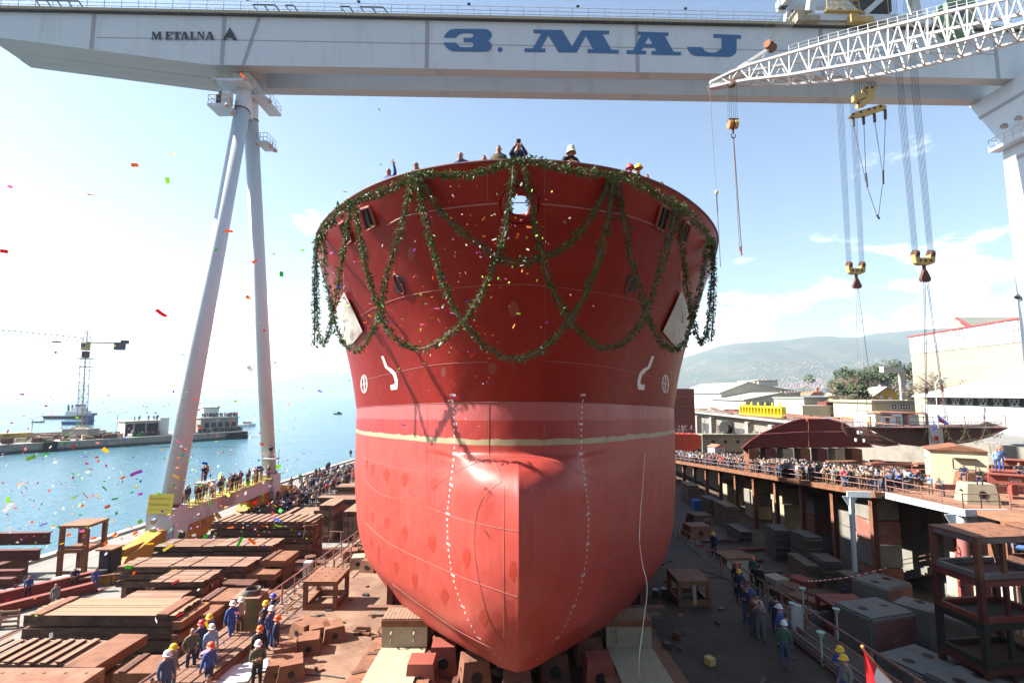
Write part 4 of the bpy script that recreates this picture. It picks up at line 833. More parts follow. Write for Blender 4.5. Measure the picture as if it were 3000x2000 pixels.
# four chords: near top, near bottom, far top, far bottom
ct = [(2080, 242, 40), (2170, 197, 39), (2300, 160, 37.6), (2450, 117, 36), (2600, 80, 34.4), (2800, 30, 32.3), (3020, -18, 30), (3250, -70, 27.8)]
cb = [(2080, 256, 40), (2170, 236, 39), (2300, 222, 37.6), (2450, 196, 36), (2600, 170, 34.4), (2800, 124, 32.3), (3020, 62, 30), (3250, -5, 27.8)]
jn = []
for i in range(21):
    u = 2080 + (3240 - 2080) * i / 20
    f = lambda tb, k: float(np.interp(u, [p[0] for p in tb], [p[k] for p in tb]))
    y = f(ct, 2); sec = min(1.9, .35 + 1.7 * min(1, (u - 2080) / 420))
    A_, B2 = PY(u, f(ct, 1), y), PY(u, f(cb, 1), y); dn = Vector((.55, .83, 0)) * sec * 1.15
    jn.append((A_, B2, A_ + dn, B2 + dn))
for c in range(4):
    for i in range(20): Bm('chord', jb, jn[i][c], jn[i + 1][c], .19, .19, 'crane_white')
for i in range(20):
    a, c = jn[i], jn[i + 1]
    for f0, f1 in ((0, 1), (2, 3)):
        m0 = (a[f0] + c[f0]) / 2
        Cy('lacing_bar', jb, a[f1], m0, .055, 'crane_white'); Cy('lacing_bar', jb, m0, c[f1], .055, 'crane_white')
    Cy('lacing_bar', jb, a[0], c[2], .05, 'crane_white'); Cy('lacing_bar', jb, a[1], c[3], .05, 'crane_white'); Cy('lacing_bar', jb, a[0], a[2], .05, 'crane_white'); Cy('lacing_bar', jb, a[1], a[3], .05, 'crane_white'); Cy('lacing_bar', jb, a[1], a[0], .05, 'crane_white')
    if i > 3:
        Cy('handrail_post', jb, a[0], a[0] + Vector((0, 0, .62)), .022, 'crane_white'); Cy('handrail_post', jb, (a[0] + c[0]) / 2, (a[0] + c[0]) / 2 + Vector((0, 0, .62)), .022, 'crane_white')
        for dz in (.33, .62): Cy('handrail', jb, a[0] + Vector((0, 0, dz)), c[0] + Vector((0, 0, dz)), .02, 'crane_white')
b = MB(); b.prism([PY(2068, 254, 40), PY(2128, 218, 39.6), PY(2172, 200, 39.1), PY(2172, 208, 39.1), PY(2128, 236, 39.6), PY(2074, 258, 40)], (.3, .42, 0)); b.build('jib_head', 'crane_white', jb)
Bm('strut', jb, PY(2163, 200, 39.2), PY(2250, 145, 38.6), .22, .22, 'crane_white'); Bm('strut', jb, PY(2235, 172, 38.6), PY(2250, 145, 38.6), .15, .15, 'crane_white')
p_ = PY(2253, 133, 38.5); b = MB(); b.cyl(p_ + Vector((-.15, -.1, 0)), p_ + Vector((.5, .4, 0)), .36, n=18, mi=0); b.build('pulley', 'rust_dark', jb); b = MB(); b.cyl(p_ + Vector((-.28, -.2, 0)), p_ + Vector((-.16, -.11, 0)), .3, n=18); b.build('pulley_cheek', 'rust', jb)
for k in range(9): Cy('wire_rope', jb, p_ + Vector((.05 * k, .03 * k, .3 - k * .05)), PY(2320 + k * 11, -20, 36.5), .016, 'wire')
Cy('wire_rope', jb, PY(2100, 236, 40), PY(2330, -20, 36.5), .014, 'wire')
b = MB(); q_ = PY(2139, 244, 39.4); b.cyl(q_ + Vector((-.05, -.15, 0)), q_ + Vector((.25, .2, 0)), .3, n=14); b.build('pulley', 'rust_dark', jb)
Bm('support_post', jb, jn[20][1], Vector((jn[20][1].x + 6, jn[20][1].y - 4, 4)), .6, .6, 'crane_white'); Bm('support_post', jb, Vector((jn[20][1].x + 6, jn[20][1].y - 4, 4)), Vector((jn[20][1].x + 6, jn[20][1].y - 4, LZ)), 1.6, 1.6, 'crane_white')
# its hook block and the light hook line
t = thing('hook_block', 'small rusty hook block hanging under the white lattice jib', 'hook block', PY(2171, 748, 39.4), group='hooks of the lattice jib')
y = 39.4; c = PY(2147, 365, y)
for k, sx in enumerate((-.22, .22)): b = MB(); b.cyl(c + Vector((sx - .14, 0, 0)), c + Vector((sx + .14, 0, 0)), .36, n=18); b.build('sheave', 'brass' if k == 0 else 'hook_yellow', t)
b = MB(); b.box(c + Vector((0, 0, .34)), (.75, .5, .1)); b.box(c, (.16, .5, .6)); b.build('cheek_plate', 'rust_dark', t)
b = MB(); b.cyl(c + Vector((0, 0, -.3)), c + Vector((0, 0, -.75)), .08, n=8); b.tube([c + Vector((.17 * math.cos(a), 0, -.95 + .2 * math.sin(a))) for a in np.linspace(1.4, 6.8, 14)], .045, 6); b.build('hook', 'rust_dark', t)
for k in range(6): Cy('wire_rope', t, c + Vector((-.36 + k * .145, 0, .2)), PY(2128 + k * 6, 244, y), .014, 'wire')
for dx in (-.05, .05): Cy('sling', t, c + Vector((dx * .3, 0, -1.1)), PY(2170 + dx * 60, 735, y), .028, 'rust_light')
Cy('sling_eye', t, PY(2168, 722, y), PY(2173, 748, y), .07, 'rust_light')
t = thing('hook_line', 'thin hoist line with yellow weight and chain from the jib tip', 'hoist line', PY(2111, 785, 40), group='hooks of the lattice jib')
Cy('wire_rope', t, PY(2079, 258, 40), PY(2098, 552, 40), .018, 'rust_light'); b = MB(); b.ico(PY(2099, 564, 40), .17, 2, squash=(.8, .8, 1.3)); b.build('weight', 'hook_yellow', t); Cy('chain', t, PY(2099, 570, 40), PY(2102, 622, 40), .05, 'dark_steel'); Cy('sling', t, PY(2102, 622, 40), PY(2111, 782, 40), .03, 'wire')
ORD = ['first', 'second', 'third', 'fourth', 'fifth', 'sixth', 'seventh', 'eighth', 'ninth', 'tenth', 'eleventh', 'twelfth', 'thirteenth', 'fourteenth', 'fifteenth', 'sixteenth', 'seventeenth', 'eighteenth', 'nineteenth', 'twentieth']
# ================================================================ timber stacks and gear on the left quay
rg = random.Random(11)
def ordw(i):
    if i < 20: return ORD[i]
    t_, u = divmod(i + 1, 10); w_ = ['', '', 'twenty', 'thirty', 'forty', 'fifty', 'sixty'][t_]
    return w_[:-1] + 'ieth' if u == 0 else w_ + '-' + ORD[u - 1]
def timber_mat(c, d, n, axis, label, group, mats=('wood', 'wood_b'), gap=.014, straps=0, ends=True, skew=0.0):
    """a crane mat: planks side by side; c = centre of its bottom, d = (x, y, z)"""
    t = thing('timber_mat', label, 'timber mat', c, rg.uniform(-.015, .015) + skew, group)
    lx, ly, lz = d
    for i in range(n):
        m = mats[0] if rg.random() < .7 else mats[1]
        dz = rg.uniform(-.012, .012)
        if axis == 'x': p, s = (rg.uniform(-.08, .08), -ly / 2 + ly * (i + .5) / n, lz / 2 + dz), (lx, ly / n - gap, lz * .96)
        else: p, s = (-lx / 2 + lx * (i + .5) / n, rg.uniform(-.05, .05), lz / 2 + dz), (lx / n - gap, ly, lz * .96)
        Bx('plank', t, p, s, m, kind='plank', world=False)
    for k in range(straps):
        x = lx * (-.28 + .56 * (k / max(straps - 1, 1)))
        Bx('strap', t, (x, 0, lz / 2), (.07, ly + .03, lz + .06), 'rust_dark', world=False) if axis == 'x' else Bx('strap', t, (0, -ly * .28 + ly * .56 * k / max(straps - 1, 1), lz / 2), (lx + .03, .07, lz + .06), 'rust_dark', world=False)
    return t
def pile(x0, x1, y0, y1, ztop, lay, h, n, axis, where, group, straps=0, mats=('wood', 'wood_b'), edge=True, zbase=QZ):
    """a stack of mats: x0..x1, y0..y1, laid down from ztop"""
    z = ztop; k = 0
    names = ['topmost', 'second from top', 'third from top', 'fourth from top', 'fifth from top', 'sixth from top', 'seventh from top']
    while z - h > zbase - .05 and k < lay:
        sh = rg.uniform(-.12, .12) if k else 0
        timber_mat(((x0 + x1) / 2 + sh, (y0 + y1) / 2, z - h), (x1 - x0, y1 - y0, h), n, axis, f'weathered timber mat, {names[k]} of the stack {where}', group, mats if k == 0 else ('wood_b', 'wood_dark'), straps=straps if k == 0 else 0)
        z -= h + .09; k += 1
        for xx in (x0 + .8, (x0 + x1) / 2, x1 - .8):
            pass
    for kk, xx in enumerate(np.linspace(x0 + .6, x1 - .6, 3)):      # bearers that carry the lowest mat
        hh = z + .09 - zbase
        if hh > .06: o = Bx('bearer_timber', None, (xx, (y0 + y1) / 2, zbase + hh / 2), (.35, y1 - y0 - .1, hh), 'wood_dark'); tag(o, f'{["left", "middle", "right"][kk]} dark bearer timber under the stack {where}', 'timber', 'bearers under the ' + group)
G = 'timber mats stacked on the quay'
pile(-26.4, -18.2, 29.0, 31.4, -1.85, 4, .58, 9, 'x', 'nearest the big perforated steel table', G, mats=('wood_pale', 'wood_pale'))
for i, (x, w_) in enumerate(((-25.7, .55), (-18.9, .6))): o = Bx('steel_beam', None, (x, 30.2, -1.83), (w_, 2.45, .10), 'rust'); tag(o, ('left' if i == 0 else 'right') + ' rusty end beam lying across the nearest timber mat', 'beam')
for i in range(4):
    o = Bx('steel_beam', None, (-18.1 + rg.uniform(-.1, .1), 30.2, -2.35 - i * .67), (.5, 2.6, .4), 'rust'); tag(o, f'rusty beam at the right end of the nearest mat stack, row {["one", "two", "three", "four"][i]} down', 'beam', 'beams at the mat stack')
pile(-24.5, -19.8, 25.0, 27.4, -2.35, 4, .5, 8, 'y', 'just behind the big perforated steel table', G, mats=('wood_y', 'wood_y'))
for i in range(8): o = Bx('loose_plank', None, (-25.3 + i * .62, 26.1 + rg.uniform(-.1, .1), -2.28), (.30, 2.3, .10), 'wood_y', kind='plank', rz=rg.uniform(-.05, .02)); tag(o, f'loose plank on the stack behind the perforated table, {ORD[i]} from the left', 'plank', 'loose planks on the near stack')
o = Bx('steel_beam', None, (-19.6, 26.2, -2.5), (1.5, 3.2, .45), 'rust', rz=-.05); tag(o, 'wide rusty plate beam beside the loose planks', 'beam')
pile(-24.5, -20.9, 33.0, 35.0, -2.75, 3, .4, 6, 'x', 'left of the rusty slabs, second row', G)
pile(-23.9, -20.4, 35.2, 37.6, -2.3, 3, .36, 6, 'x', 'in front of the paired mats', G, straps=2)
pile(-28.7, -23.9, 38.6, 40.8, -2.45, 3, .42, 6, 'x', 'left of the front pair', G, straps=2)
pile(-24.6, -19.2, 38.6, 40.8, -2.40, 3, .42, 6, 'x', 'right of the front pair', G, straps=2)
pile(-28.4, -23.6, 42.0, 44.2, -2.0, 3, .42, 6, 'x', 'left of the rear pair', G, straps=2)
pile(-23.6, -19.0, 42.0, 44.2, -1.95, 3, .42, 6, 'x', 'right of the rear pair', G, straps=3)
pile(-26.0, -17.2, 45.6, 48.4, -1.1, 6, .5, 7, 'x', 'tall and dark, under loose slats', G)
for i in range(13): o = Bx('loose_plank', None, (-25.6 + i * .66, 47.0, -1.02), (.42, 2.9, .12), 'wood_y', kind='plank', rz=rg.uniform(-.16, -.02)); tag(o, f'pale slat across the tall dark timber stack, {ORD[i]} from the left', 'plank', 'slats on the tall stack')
# bundles of squared timber, beyond
def bundle(x0, x1, y0, y1, ztop, nz, where):
    w_ = .52
    nx = int((x1 - x0) / w_); t = thing('timber_bundle', f'block of squared timbers with visible end grain, {where}', 'timber bundle', ((x0 + x1) / 2, (y0 + y1) / 2, ztop - nz * w_), 0, 'squared timber bundles')
    for i in range(nx):
        for k in range(nz):
            if k == nz - 1 and rg.random() < .12: continue
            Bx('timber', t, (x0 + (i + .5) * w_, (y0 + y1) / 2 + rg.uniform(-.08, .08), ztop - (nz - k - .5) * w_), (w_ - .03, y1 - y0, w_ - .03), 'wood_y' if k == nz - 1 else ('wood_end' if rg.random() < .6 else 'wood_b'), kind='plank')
bundle(-23.8, -19.8, 54.5, 58, -2.4, 5, 'leftmost before the crowd'); bundle(-20.2, -17.6, 53.6, 57, -1.3, 7, 'tallest of them'); bundle(-17.3, -14.8, 54, 58, -2.0, 5, 'close to the ship side')
for i, (a, c, y, z) in enumerate(((-24.5, -19, 66, -3.0), (-21, -15.5, 61, -2.2), (-25, -20, 74, -3.1), (-18.5, -13.8, 67, -2.8))):
    pile(a, c, y, y + 2.6, z, 2, .5, 7, 'x', ['left of the two far flat ones', 'by the ship, beyond the squared timbers', 'farthest, beside the crowd', 'farthest, against the hull'][i], 'far timber mats')
# rusty steel slabs between the mats and the slipway rail
def slab_box(c, d, label, m='rust', rz=0, lip=True):
    t = thing('steel_slab', label, 'steel slab', (c[0], c[1], c[2] - d[2] / 2), rz, 'rusty steel slabs by the slipway')
    Bx('slab', t, (0, 0, d[2] / 2), d, m, world=False)
    if lip: Bx('lip', t, (-d[0] * .3, 0, d[2] + .04), (d[0] * .16, d[1], .08), 'rust_dark', world=False)
    for k in (-.3, .3): Bx('bearer', t, (d[0] * k, 0, -(c[2] - d[2] / 2 - QZ) / 2), (.3, d[1] * .9, max(c[2] - d[2] / 2 - QZ, .05)), 'rust_dark', world=False)
    return t
SB = [(548, 1774, 612, 1815, -3.1, 'beside the nearest mat stack'), (580, 1731, 682, 1770, -2.9, 'with a raised edge, third from the camera'), (765, 1620, 836, 1650, -2.6, 'bright orange, under the tall dark stack'), (600, 1700, 733, 1722, -3.5, 'dark and wide, in front of the paired mats'), (700, 1655, 805, 1690, -3.2, 'between the paired mats and the rail'), (330, 1930, 450, 1985, -2.9, 'at the lower left, below the working men'), (420, 1955, 520, 2010, -3.3, 'lowest one by the near railing')]
for i, (xa, ya, xb, yb, z, wh) in enumerate(SB):
    a, c = PZ(xa, yb, z), PZ(xb, yb, z); f = PZ((xa + xb) / 2, ya, z)
    slab_box(((a.x + c.x) / 2, (a.y + f.y) / 2, z), (c.x - a.x, max(f.y - a.y, .8), .42), f'rusty steel slab {wh}', 'rust' if i != 3 else 'rust_dark')
for i in range(9):
    y = 27 + i * 2.6; o = Bx('steel_slab', None, (-16.2 + rg.uniform(-.5, .5), y, -4.2 + rg.uniform(-.3, .4)), (rg.uniform(2.5, 4), rg.uniform(1.2, 2), .5), 'rust_dark' if i % 2 else 'wood_dark', rz=rg.uniform(-.1, .1)); tag(o, f'dark steel slab lying low between the stacks and the slipway, {ORD[i]} from the camera', 'steel slab', 'low dark slabs')
# tables and frames of perforated steel
def steel_table(c, d, label, m='rust', legw=.28, rz=0, holes=(4, 6), group='perforated steel tables', shelf=False):
    """c: centre of the foot; d: size"""
    t = thing('steel_table', label, 'steel table', c, rz, group); lx, ly, lz = d
    Bx('table_top', t, (0, 0, lz - .12), (lx, ly, .24), m, world=False)
    for sx in (-1, 1):
        for sy in (-1, 1): Bx('leg', t, (sx * (lx / 2 - legw / 2), sy * (ly / 2 - legw / 2), (lz - .24) / 2), (legw, legw, lz - .24), m, world=False)
        Bx('rail', t, (sx * (lx / 2 - legw / 2), 0, .2), (legw * .8, ly - 2 * legw, .3), m, world=False)
    for sy in (-1, 1): Bx('rail', t, (0, sy * (ly / 2 - legw / 2), .2), (lx - 2 * legw, legw * .8, .3), m, world=False)
    if shelf: Bx('post', t, (0, -ly / 2 + legw / 2, lz / 2), (legw, legw, lz - .3), 'cream_steel', world=False)
    for i in range(holes[0]):
        for j in range(holes[1]): o = link('hole', unit('cyl', 'black'), t); o.location = (-lx / 2 + lx * (i + .5) / holes[0], -ly / 2 + ly * (j + .5) / holes[1], lz - .02); o.scale = (.07, .07, .024)
    return t
steel_table((-20.6, 21.6, QZ), (6.2, 3.4, 3.35), 'big rusty perforated steel table at the lower left corner', 'rust_light', holes=(7, 4))
a = PS(1000, 1778); steel_table((a.x - 1.0, a.y + .6, slip(a.y + .6)), (1.75, 2.1, 1.5), 'rusty perforated steel table left of the cradle', 'rust', .2, holes=(3, 4))
a = PS(2025, 1770); steel_table((a.x + .1, a.y + .7, slip(a.y + .7)), (1.75, 2.0, 1.35), 'rusty perforated steel table with cream posts right of the ship', 'rust', .2, shelf=True, holes=(3, 4))
# red girders, frame tower and bench on the seaward edge of the quay
def red_girder(a, c, h, label, m='primer_dark'):
    t = thing('steel_girder', label, 'girder', ((a[0] + c[0]) / 2, (a[1] + c[1]) / 2, a[2] - h / 2), 0, 'red girders on the quay edge')
    Bm('web', t, a, c, .12, h, m); Bm('flange', t, (a[0], a[1], a[2] + h / 2), (c[0], c[1], c[2] + h / 2), .5, .08, m); Bm('flange', t, (a[0], a[1], a[2] - h / 2), (c[0], c[1], c[2] - h / 2), .5, .08, m)
for i, (xa, xb, y, z, h) in enumerate(((-50, -39.4, 44.5, -2.2, .9), (-50, -38.8, 43.0, -3.1, .75), (-50, -38.4, 41.2, -4.2, .9), (-50, -37.0, 39.0, -3.9, .6), (-46, -36.0, 35.5, -4.6, .6))): red_girder((xa, y, z), (xb, y + .6, z), h, f'dark red steel girder on the left quay edge, {["highest", "second", "third", "fourth", "nearest"][i]} of the heap')
for i, (x, y) in enumerate(((-44, 44), (-44, 41), (-41, 43), (-43.5, 38), (-40, 36))): o = Bx('support_block', None, (x, y, QZ + .75), (.7, 3.4, 1.5), 'rust_dark'); tag(o, f'dark block propping the red girders on the quay edge, {ORD[i]} from the sea', 'block', 'props under the red girders')
red_girder((-41.5, 31, -4.4), (-33.2, 42.5, -4.4), .7, 'long red channel lying along the quay toward the camera', 'primer'); red_girder((-39.6, 30, -4.6), (-31.9, 41, -4.6), .5, 'second red channel beside the long one on the quay', 'primer')
ft = thing('frame_tower', 'rusty two-storey steel frame tower beside the crane cab', 'steel frame', (-36.6, 45.2, QZ), .1, 'steel frames')
for z0 in (0, 2.0):
    for sx in (-1, 1):
        for sy in (-1, 1): Bx('post', ft, (sx * .95, sy * 1.1, z0 + 1), (.3, .3, 2), 'rust', world=False)
    Bx('deck_plate', ft, (0, 0, z0 + 2.0), (2.3, 2.6, .22), 'rust_light' if z0 else 'rust', world=False); Bx('sill', ft, (0, -1.1, z0 + .3), (2.2, .22, .22), 'rust', world=False)
b = MB()
kc = thing('machine_cab', 'small dark operator cab at the front of the yellow bogie', 'cab', (GX + .1, 43.1, QZ), 0)
Bx('cab_body', kc, (GX + .1, 43.1, -3.4), (1.0, 1.1, 1.9), 'black'); Bx('cab_window', kc, (GX + .1, 42.52, -3.15), (.7, .04, .9), 'glass'); Bx('cab_base', kc, (GX + .1, 43.2, -4.6), (1.6, 1.8, .8), 'crane_yellow'); Bx('cab_roof', kc, (GX + .1, 43.0, -2.4), (1.3, 1.4, .12), 'rust_light')
bn = thing('work_bench', 'cluttered low work bench where a person sits on the quay', 'bench', (-33.6, 41.8, QZ), .5)
Bx('bench_top', bn, (0, 0, .75), (4.2, 1.1, .1), 'rust_light', world=False)
for sx in (-1.8, 1.8): Bx('leg', bn, (sx, 0, .36), (.12, .9, .7), 'rust', world=False)
Bx('sheet', bn, (-1.1, .2, .83), (1.7, .9, .04), 'white', world=False); Bx('parts_box', bn, (1.2, 0, .95), (.6, .5, .3), 'dark_steel', world=False)
pl_ = thing('wooden_pallet', 'pale wooden pallet frame propped up at the left edge', 'pallet', (-33.0, 34.6, QZ), .2)
for i in range(4): Bx('slat', pl_, (0, 0, .12 + i * .3), (2.2, .06, .14), 'wood', world=False)
for sx in (-1, 0, 1): Bx('post', pl_, (sx, .07, .55), (.1, .08, 1.15), 'wood', world=False)
# ================================================================ railings of the slipway
def railing(name, pts, label, h=1.05, every=1.6, m='pipe_rail', r=.04, group='pipe railings', rails=(.52, 1.05), cat='railing'):
    t = thing(name, label, cat, pts[0], 0, group)
    for a, c in zip(pts, pts[1:]):
        a, c = Vector(a), Vector(c); n = max(1, round((c - a).length / every))
        for k in range(n + 1): p = a + (c - a) * k / n; Cy('post', t, p, p + Vector((0, 0, h)), r * 1.15, m)
        for z in rails: Cy('rail', t, a + Vector((0, 0, z)), c + Vector((0, 0, z)), r, m)
    return t
XLR, XRR = -12.35, 13.7
railing('pipe_railing', [(XLR, 14.5, slip(14.5)), (XLR, 19.5, slip(19.5))], 'near end of the rusty pipe railing on the left slipway edge')
railing('pipe_railing', [(XLR, 25.5, slip(25.5)), (XLR, 48, slip(48))], 'long rusty pipe railing along the left slipway edge')
railing('pipe_railing', [(XRR, 14, slip(14)), (XRR, 27.2, slip(27.2))], 'near rusty pipe railing on the right slipway edge', every=2.2, r=.05)
railing('pipe_railing', [(XRR, 28.6, slip(28.6)), (XRR, 37, slip(37))], 'middle rusty pipe railing on the right slipway edge', every=2.0)
railing('pipe_railing', [(XRR + .2, 40, slip(40)), (XRR + .2, 55, slip(55))], 'far pipe railing on the right slipway edge', every=2.2)
railing('pipe_railing', [(-11.2, 33.5, slip(33.5)), (-11.2, 42, slip(42))], 'short inner pipe railing left of the hull', every=1.7)
# plank walkway with beams where the men stand, white sheets
wk = thing('plank_walkway', 'plank walkway on steel beams along the left slipway edge', 'walkway', (-12.2, 20.5, slip(20.5)), 0)
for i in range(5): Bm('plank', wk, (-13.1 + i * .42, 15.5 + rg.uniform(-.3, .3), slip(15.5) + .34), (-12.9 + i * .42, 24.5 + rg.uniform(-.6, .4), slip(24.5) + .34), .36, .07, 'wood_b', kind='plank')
for x in (-13.0, -11.2): Bm('beam', wk, (x, 15.5, slip(15.5) + .14), (x, 24.6, slip(24.6) + .14), .2, .28, 'rust')
for i, (xp, yp) in enumerate(((665, 1985), (715, 1962))): p = PS(xp, yp); o = Bx('sheet', None, (p.x, p.y, p.z + .03 + .015 * i), (1.7, 1.1, .02), 'sheet_white', rot=(math.atan(-SLOPE), 0, .25 + i * .2)); tag(o, ['nearer white sheet lying on the slip deck', 'farther white sheet lying on the slip deck'][i], 'sheet')
cr = thing('cable_crate', 'tall rusty green crate topped with coiled cable among the workers', 'crate', PS(730, 1850) + Vector((-.2, .4, 0)), .05)
pm('crate_side', (.26, .16, .06), (.10, .13, .075), .9, .8, stretch=(.3, .3, 2), c3=(.30, .18, .09), s3=1)
Bx('crate_body', cr, (0, 0, .75), (1.15, 1.1, 1.5), 'crate_side', world=False); Bx('lid', cr, (0, 0, 1.53), (1.25, 1.2, .06), 'wood', world=False)
b = MB()
for k in range(5): b.tube([(.42 * math.cos(a) * (1 - k * .06) + .02 * k, .38 * math.sin(a), 1.6 + k * .045 + .02 * math.sin(3 * a)) for a in np.linspace(0, 6.28, 20)], .032, 5)
b.build('cable_coil', 'hose', cr, world=False, kind='stuff')
# clutter along the rail: hoses, drum, trolley
for i, (a, c) in enumerate((((865, 1735), (760, 1850)), ((905, 1690), (800, 1790)), ((960, 1640), (880, 1720)), ((800, 1850), (960, 1795)))):
    p, q = PS(*a, h=.05), PS(*c, h=.05); pts = [p + (q - p) * k / 12 + Vector((rg.uniform(-.35, .35), rg.uniform(-.3, .3), abs(rg.gauss(0, .18)) if i < 3 else 0)) for k in range(13)]
    b = MB(); b.tube(curve_pts(pts, 60), .03, 5); tag(b.build('hose', 'hose'), ['tangled hose at the cable crate', 'tangled hose below the drum', 'tangled hose farther up the rail', 'thin hose running over the slip deck to the table'][i], 'hose')
p = PS(916, 1680) + Vector((-.3, .3, 0)); dr = thing('steel_drum', 'dark red waste drum with white lettering by the left railing', 'drum', p); Cy('drum_body', dr, p, p + Vector((0, 0, 1.0)), .33, 'primer_dark', 'cyl16'); b = MB(); b.cyl(p + Vector((0, 0, .96)), p + Vector((0, 0, 1.02)), .35, n=20); b.build('drum_rim', 'rust_dark', dr)
flat_text(['ZA GARU', 'PLIN'], .5, .6, .13, (p.x, p.y - .345, p.z + .6), 'sheet_white', dr, 'y')
p = PS(898, 1690); wl_ = thing('cabinet', 'pale grey switch cabinet beside the drum', 'cabinet', p); Bx('cabinet_body', wl_, p + Vector((0, .2, .45)), (.45, .5, .9), 'roof_grey'); Bx('door', wl_, p + Vector((0, -.06, .45)), (.38, .03, .8), 'rail_grey')
ct_ = thing('wire_cart', 'square wire cart full of scrap left of the hull', 'cart', PS(1055, 1612), .1)
for sx in (-.5, .5):
    for sy in (-.4, .4): Cy('post', ct_, (sx, sy, 0), (sx, sy, 1.0), .03, 'rust', world=False)
for z in (.1, .55, 1.0):
    for sy in (-.4, .4): Cy('rail', ct_, (-.5, sy, z), (.5, sy, z), .025, 'rust', world=False)
    for sx in (-.5, .5): Cy('rail', ct_, (sx, -.4, z), (sx, .4, z), .025, 'rust', world=False)
Bx('load', ct_, (0, 0, .35), (.9, .7, .4), 'wood_end', world=False)
def stand_pipe(p, label): 
    t = thing('sawhorse', label, 'sawhorse', p, rg.uniform(-.4, .4), 'sawhorses by the left rail')
    for s in (-1, 1):
        for s2 in (-1, 1): Cy('leg', t, (s * .4, 0, .9), (s * .55, s2 * .35, 0), .03, 'rust', world=False)
    Cy('top_bar', t, (-.6, 0, .9), (.6, 0, .9), .04, 'rust', world=False)
stand_pipe(PS(925, 1590) + Vector((-1.2, 2, 0)), 'leaning pipe sawhorse by the left rail'); stand_pipe(PS(985, 1590), 'pipe sawhorse nearer the hull')
for i in range(26):      # loose scrap along the rail
    y = 24 + i * .8 + rg.uniform(-.3, .3); x = -11.6 + rg.uniform(-.4, .9); L0 = rg.uniform(.5, 1.8); a = rg.uniform(0, 3.1)
    o = Bm('scrap_bar', None, (x, y, slip(y) + .05), (x + L0 * math.cos(a) * .5, y + L0 * math.sin(a), slip(y + L0 * math.sin(a)) + rg.uniform(.05, .5)), .05, .05, 'rust' if i % 3 else 'hose'); tag(o, f'scrap bar lying along the left slipway railing, {ordw(i)} from the camera', 'scrap bar', 'scrap along the left rail')
# ================================================================ keel boxes, cradle, blocks on the slip
def keel_box_mesh(m):
    b = MB(); b.box((0, 0, .5), (1.25, 1, 1), 0, taper=.78); b.cyl((.0, -.46, .45), (0, -.452, .45), .001, n=3); return b.mesh('keel_box', [m])
KB = {}
def keel_box(p, label, m='rust', s=(.85, 1.1, .62), rz=0, group='hollow keel boxes'):
    t = thing('keel_box', label, 'steel box', p, rz, group)
    if m not in KB: b = MB(); b.box((0, 0, .5), (1.2, 1, 1), 0, taper=.8); KB[m] = b.mesh('box_shell', [m])
    o = link('shell', KB[m], t); o.scale = s
    for sd in (-1, 1):
        h = link('hole', unit('cyl', 'black'), t); h.location = (0, sd * (s[1] * .452), s[2] * .47); h.scale = (s[2] * .2, s[2] * .2, s[1] * .03); h.rotation_euler = (math.pi / 2 + sd * .0, 0, 0)
        h2 = link('hole', unit('cyl', 'black'), t); h2.location = (sd * s[0] * .535, 0, s[2] * .47); h2.scale = (s[2] * .2, s[2] * .2, s[0] * .03); h2.rotation_euler = (0, math.pi / 2, 0)
    return t
KBL = [((700, 1975), .3, 'rust', 'chalk-marked, with a pencil-like bar on top, nearest the brown-jacketed man'), ((852, 1980), .4, 'rust', 'lowest of the group by the launch way'), ((835, 1930), .35, 'rust', 'with a long shadow, left of the launch way'), ((905, 1905), .3, 'rust', 'bearing faint chalk numbers'), ((895, 1860), -.5, 'rust', 'lying in the back row, left'), ((935, 1868), .5, 'rust', 'lying in the back row, middle'), ((975, 1868), .5, 'rust', 'lying in the back row, right'), ((1050, 1660), .2, 'cream_steel', 'pale front face, left of the hull'), ((1085, 1670), -.2, 'rust', 'dark, touching the hull shadow on the left'), ((1030, 1640), .2, 'rust', 'low one behind the pale box'), ((1070, 1635), .3, 'rust', 'long one behind the pale box, by the hull'), ((822, 1980), .2, 'rust', 'small one by the lying sheets')]
for (xp, yp), rz, m, lab in KBL:
    if (xp, yp) == (700, 1975): continue
    keel_box(PS(xp, yp), f'hollow trapezoid keel box, {lab}', m, rz=rz, s=(.85, 1.1, .62) if yp > 1700 else (.9, 1.2, .75))
TR = lambda xp, yp, h=0: plane_hit(xp, yp, -1.2 + h, SLOPE, 20)
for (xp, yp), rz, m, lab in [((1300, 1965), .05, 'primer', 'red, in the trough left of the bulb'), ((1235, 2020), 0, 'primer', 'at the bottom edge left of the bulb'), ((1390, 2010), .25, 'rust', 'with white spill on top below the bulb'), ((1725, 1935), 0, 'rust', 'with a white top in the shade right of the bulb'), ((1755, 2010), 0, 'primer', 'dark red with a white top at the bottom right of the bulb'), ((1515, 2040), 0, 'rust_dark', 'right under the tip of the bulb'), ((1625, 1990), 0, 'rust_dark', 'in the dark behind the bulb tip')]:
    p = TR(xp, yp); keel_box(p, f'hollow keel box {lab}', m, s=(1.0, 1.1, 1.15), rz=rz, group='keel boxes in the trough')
for i, (xp, yp) in enumerate(((1390, 1985), (1725, 1912))): pass
for i in range(34):     # offcuts and spilled plaster in the trough
    x = -3 + i * .185; y = rg.uniform(16.2, 23); o = Bx('offcut', None, (x, y, slip(y) - .50), (rg.uniform(.15, .7), rg.uniform(.1, .5), rg.uniform(.08, .3)), rg.choice(['rust', 'white', 'primer_dark', 'wood_end', 'rust_dark']), rz=rg.uniform(0, 3)); tag(o, f'offcut lying in the trough under the bulb, {ordw(i)} from the left', 'offcut', 'offcuts in the trough')
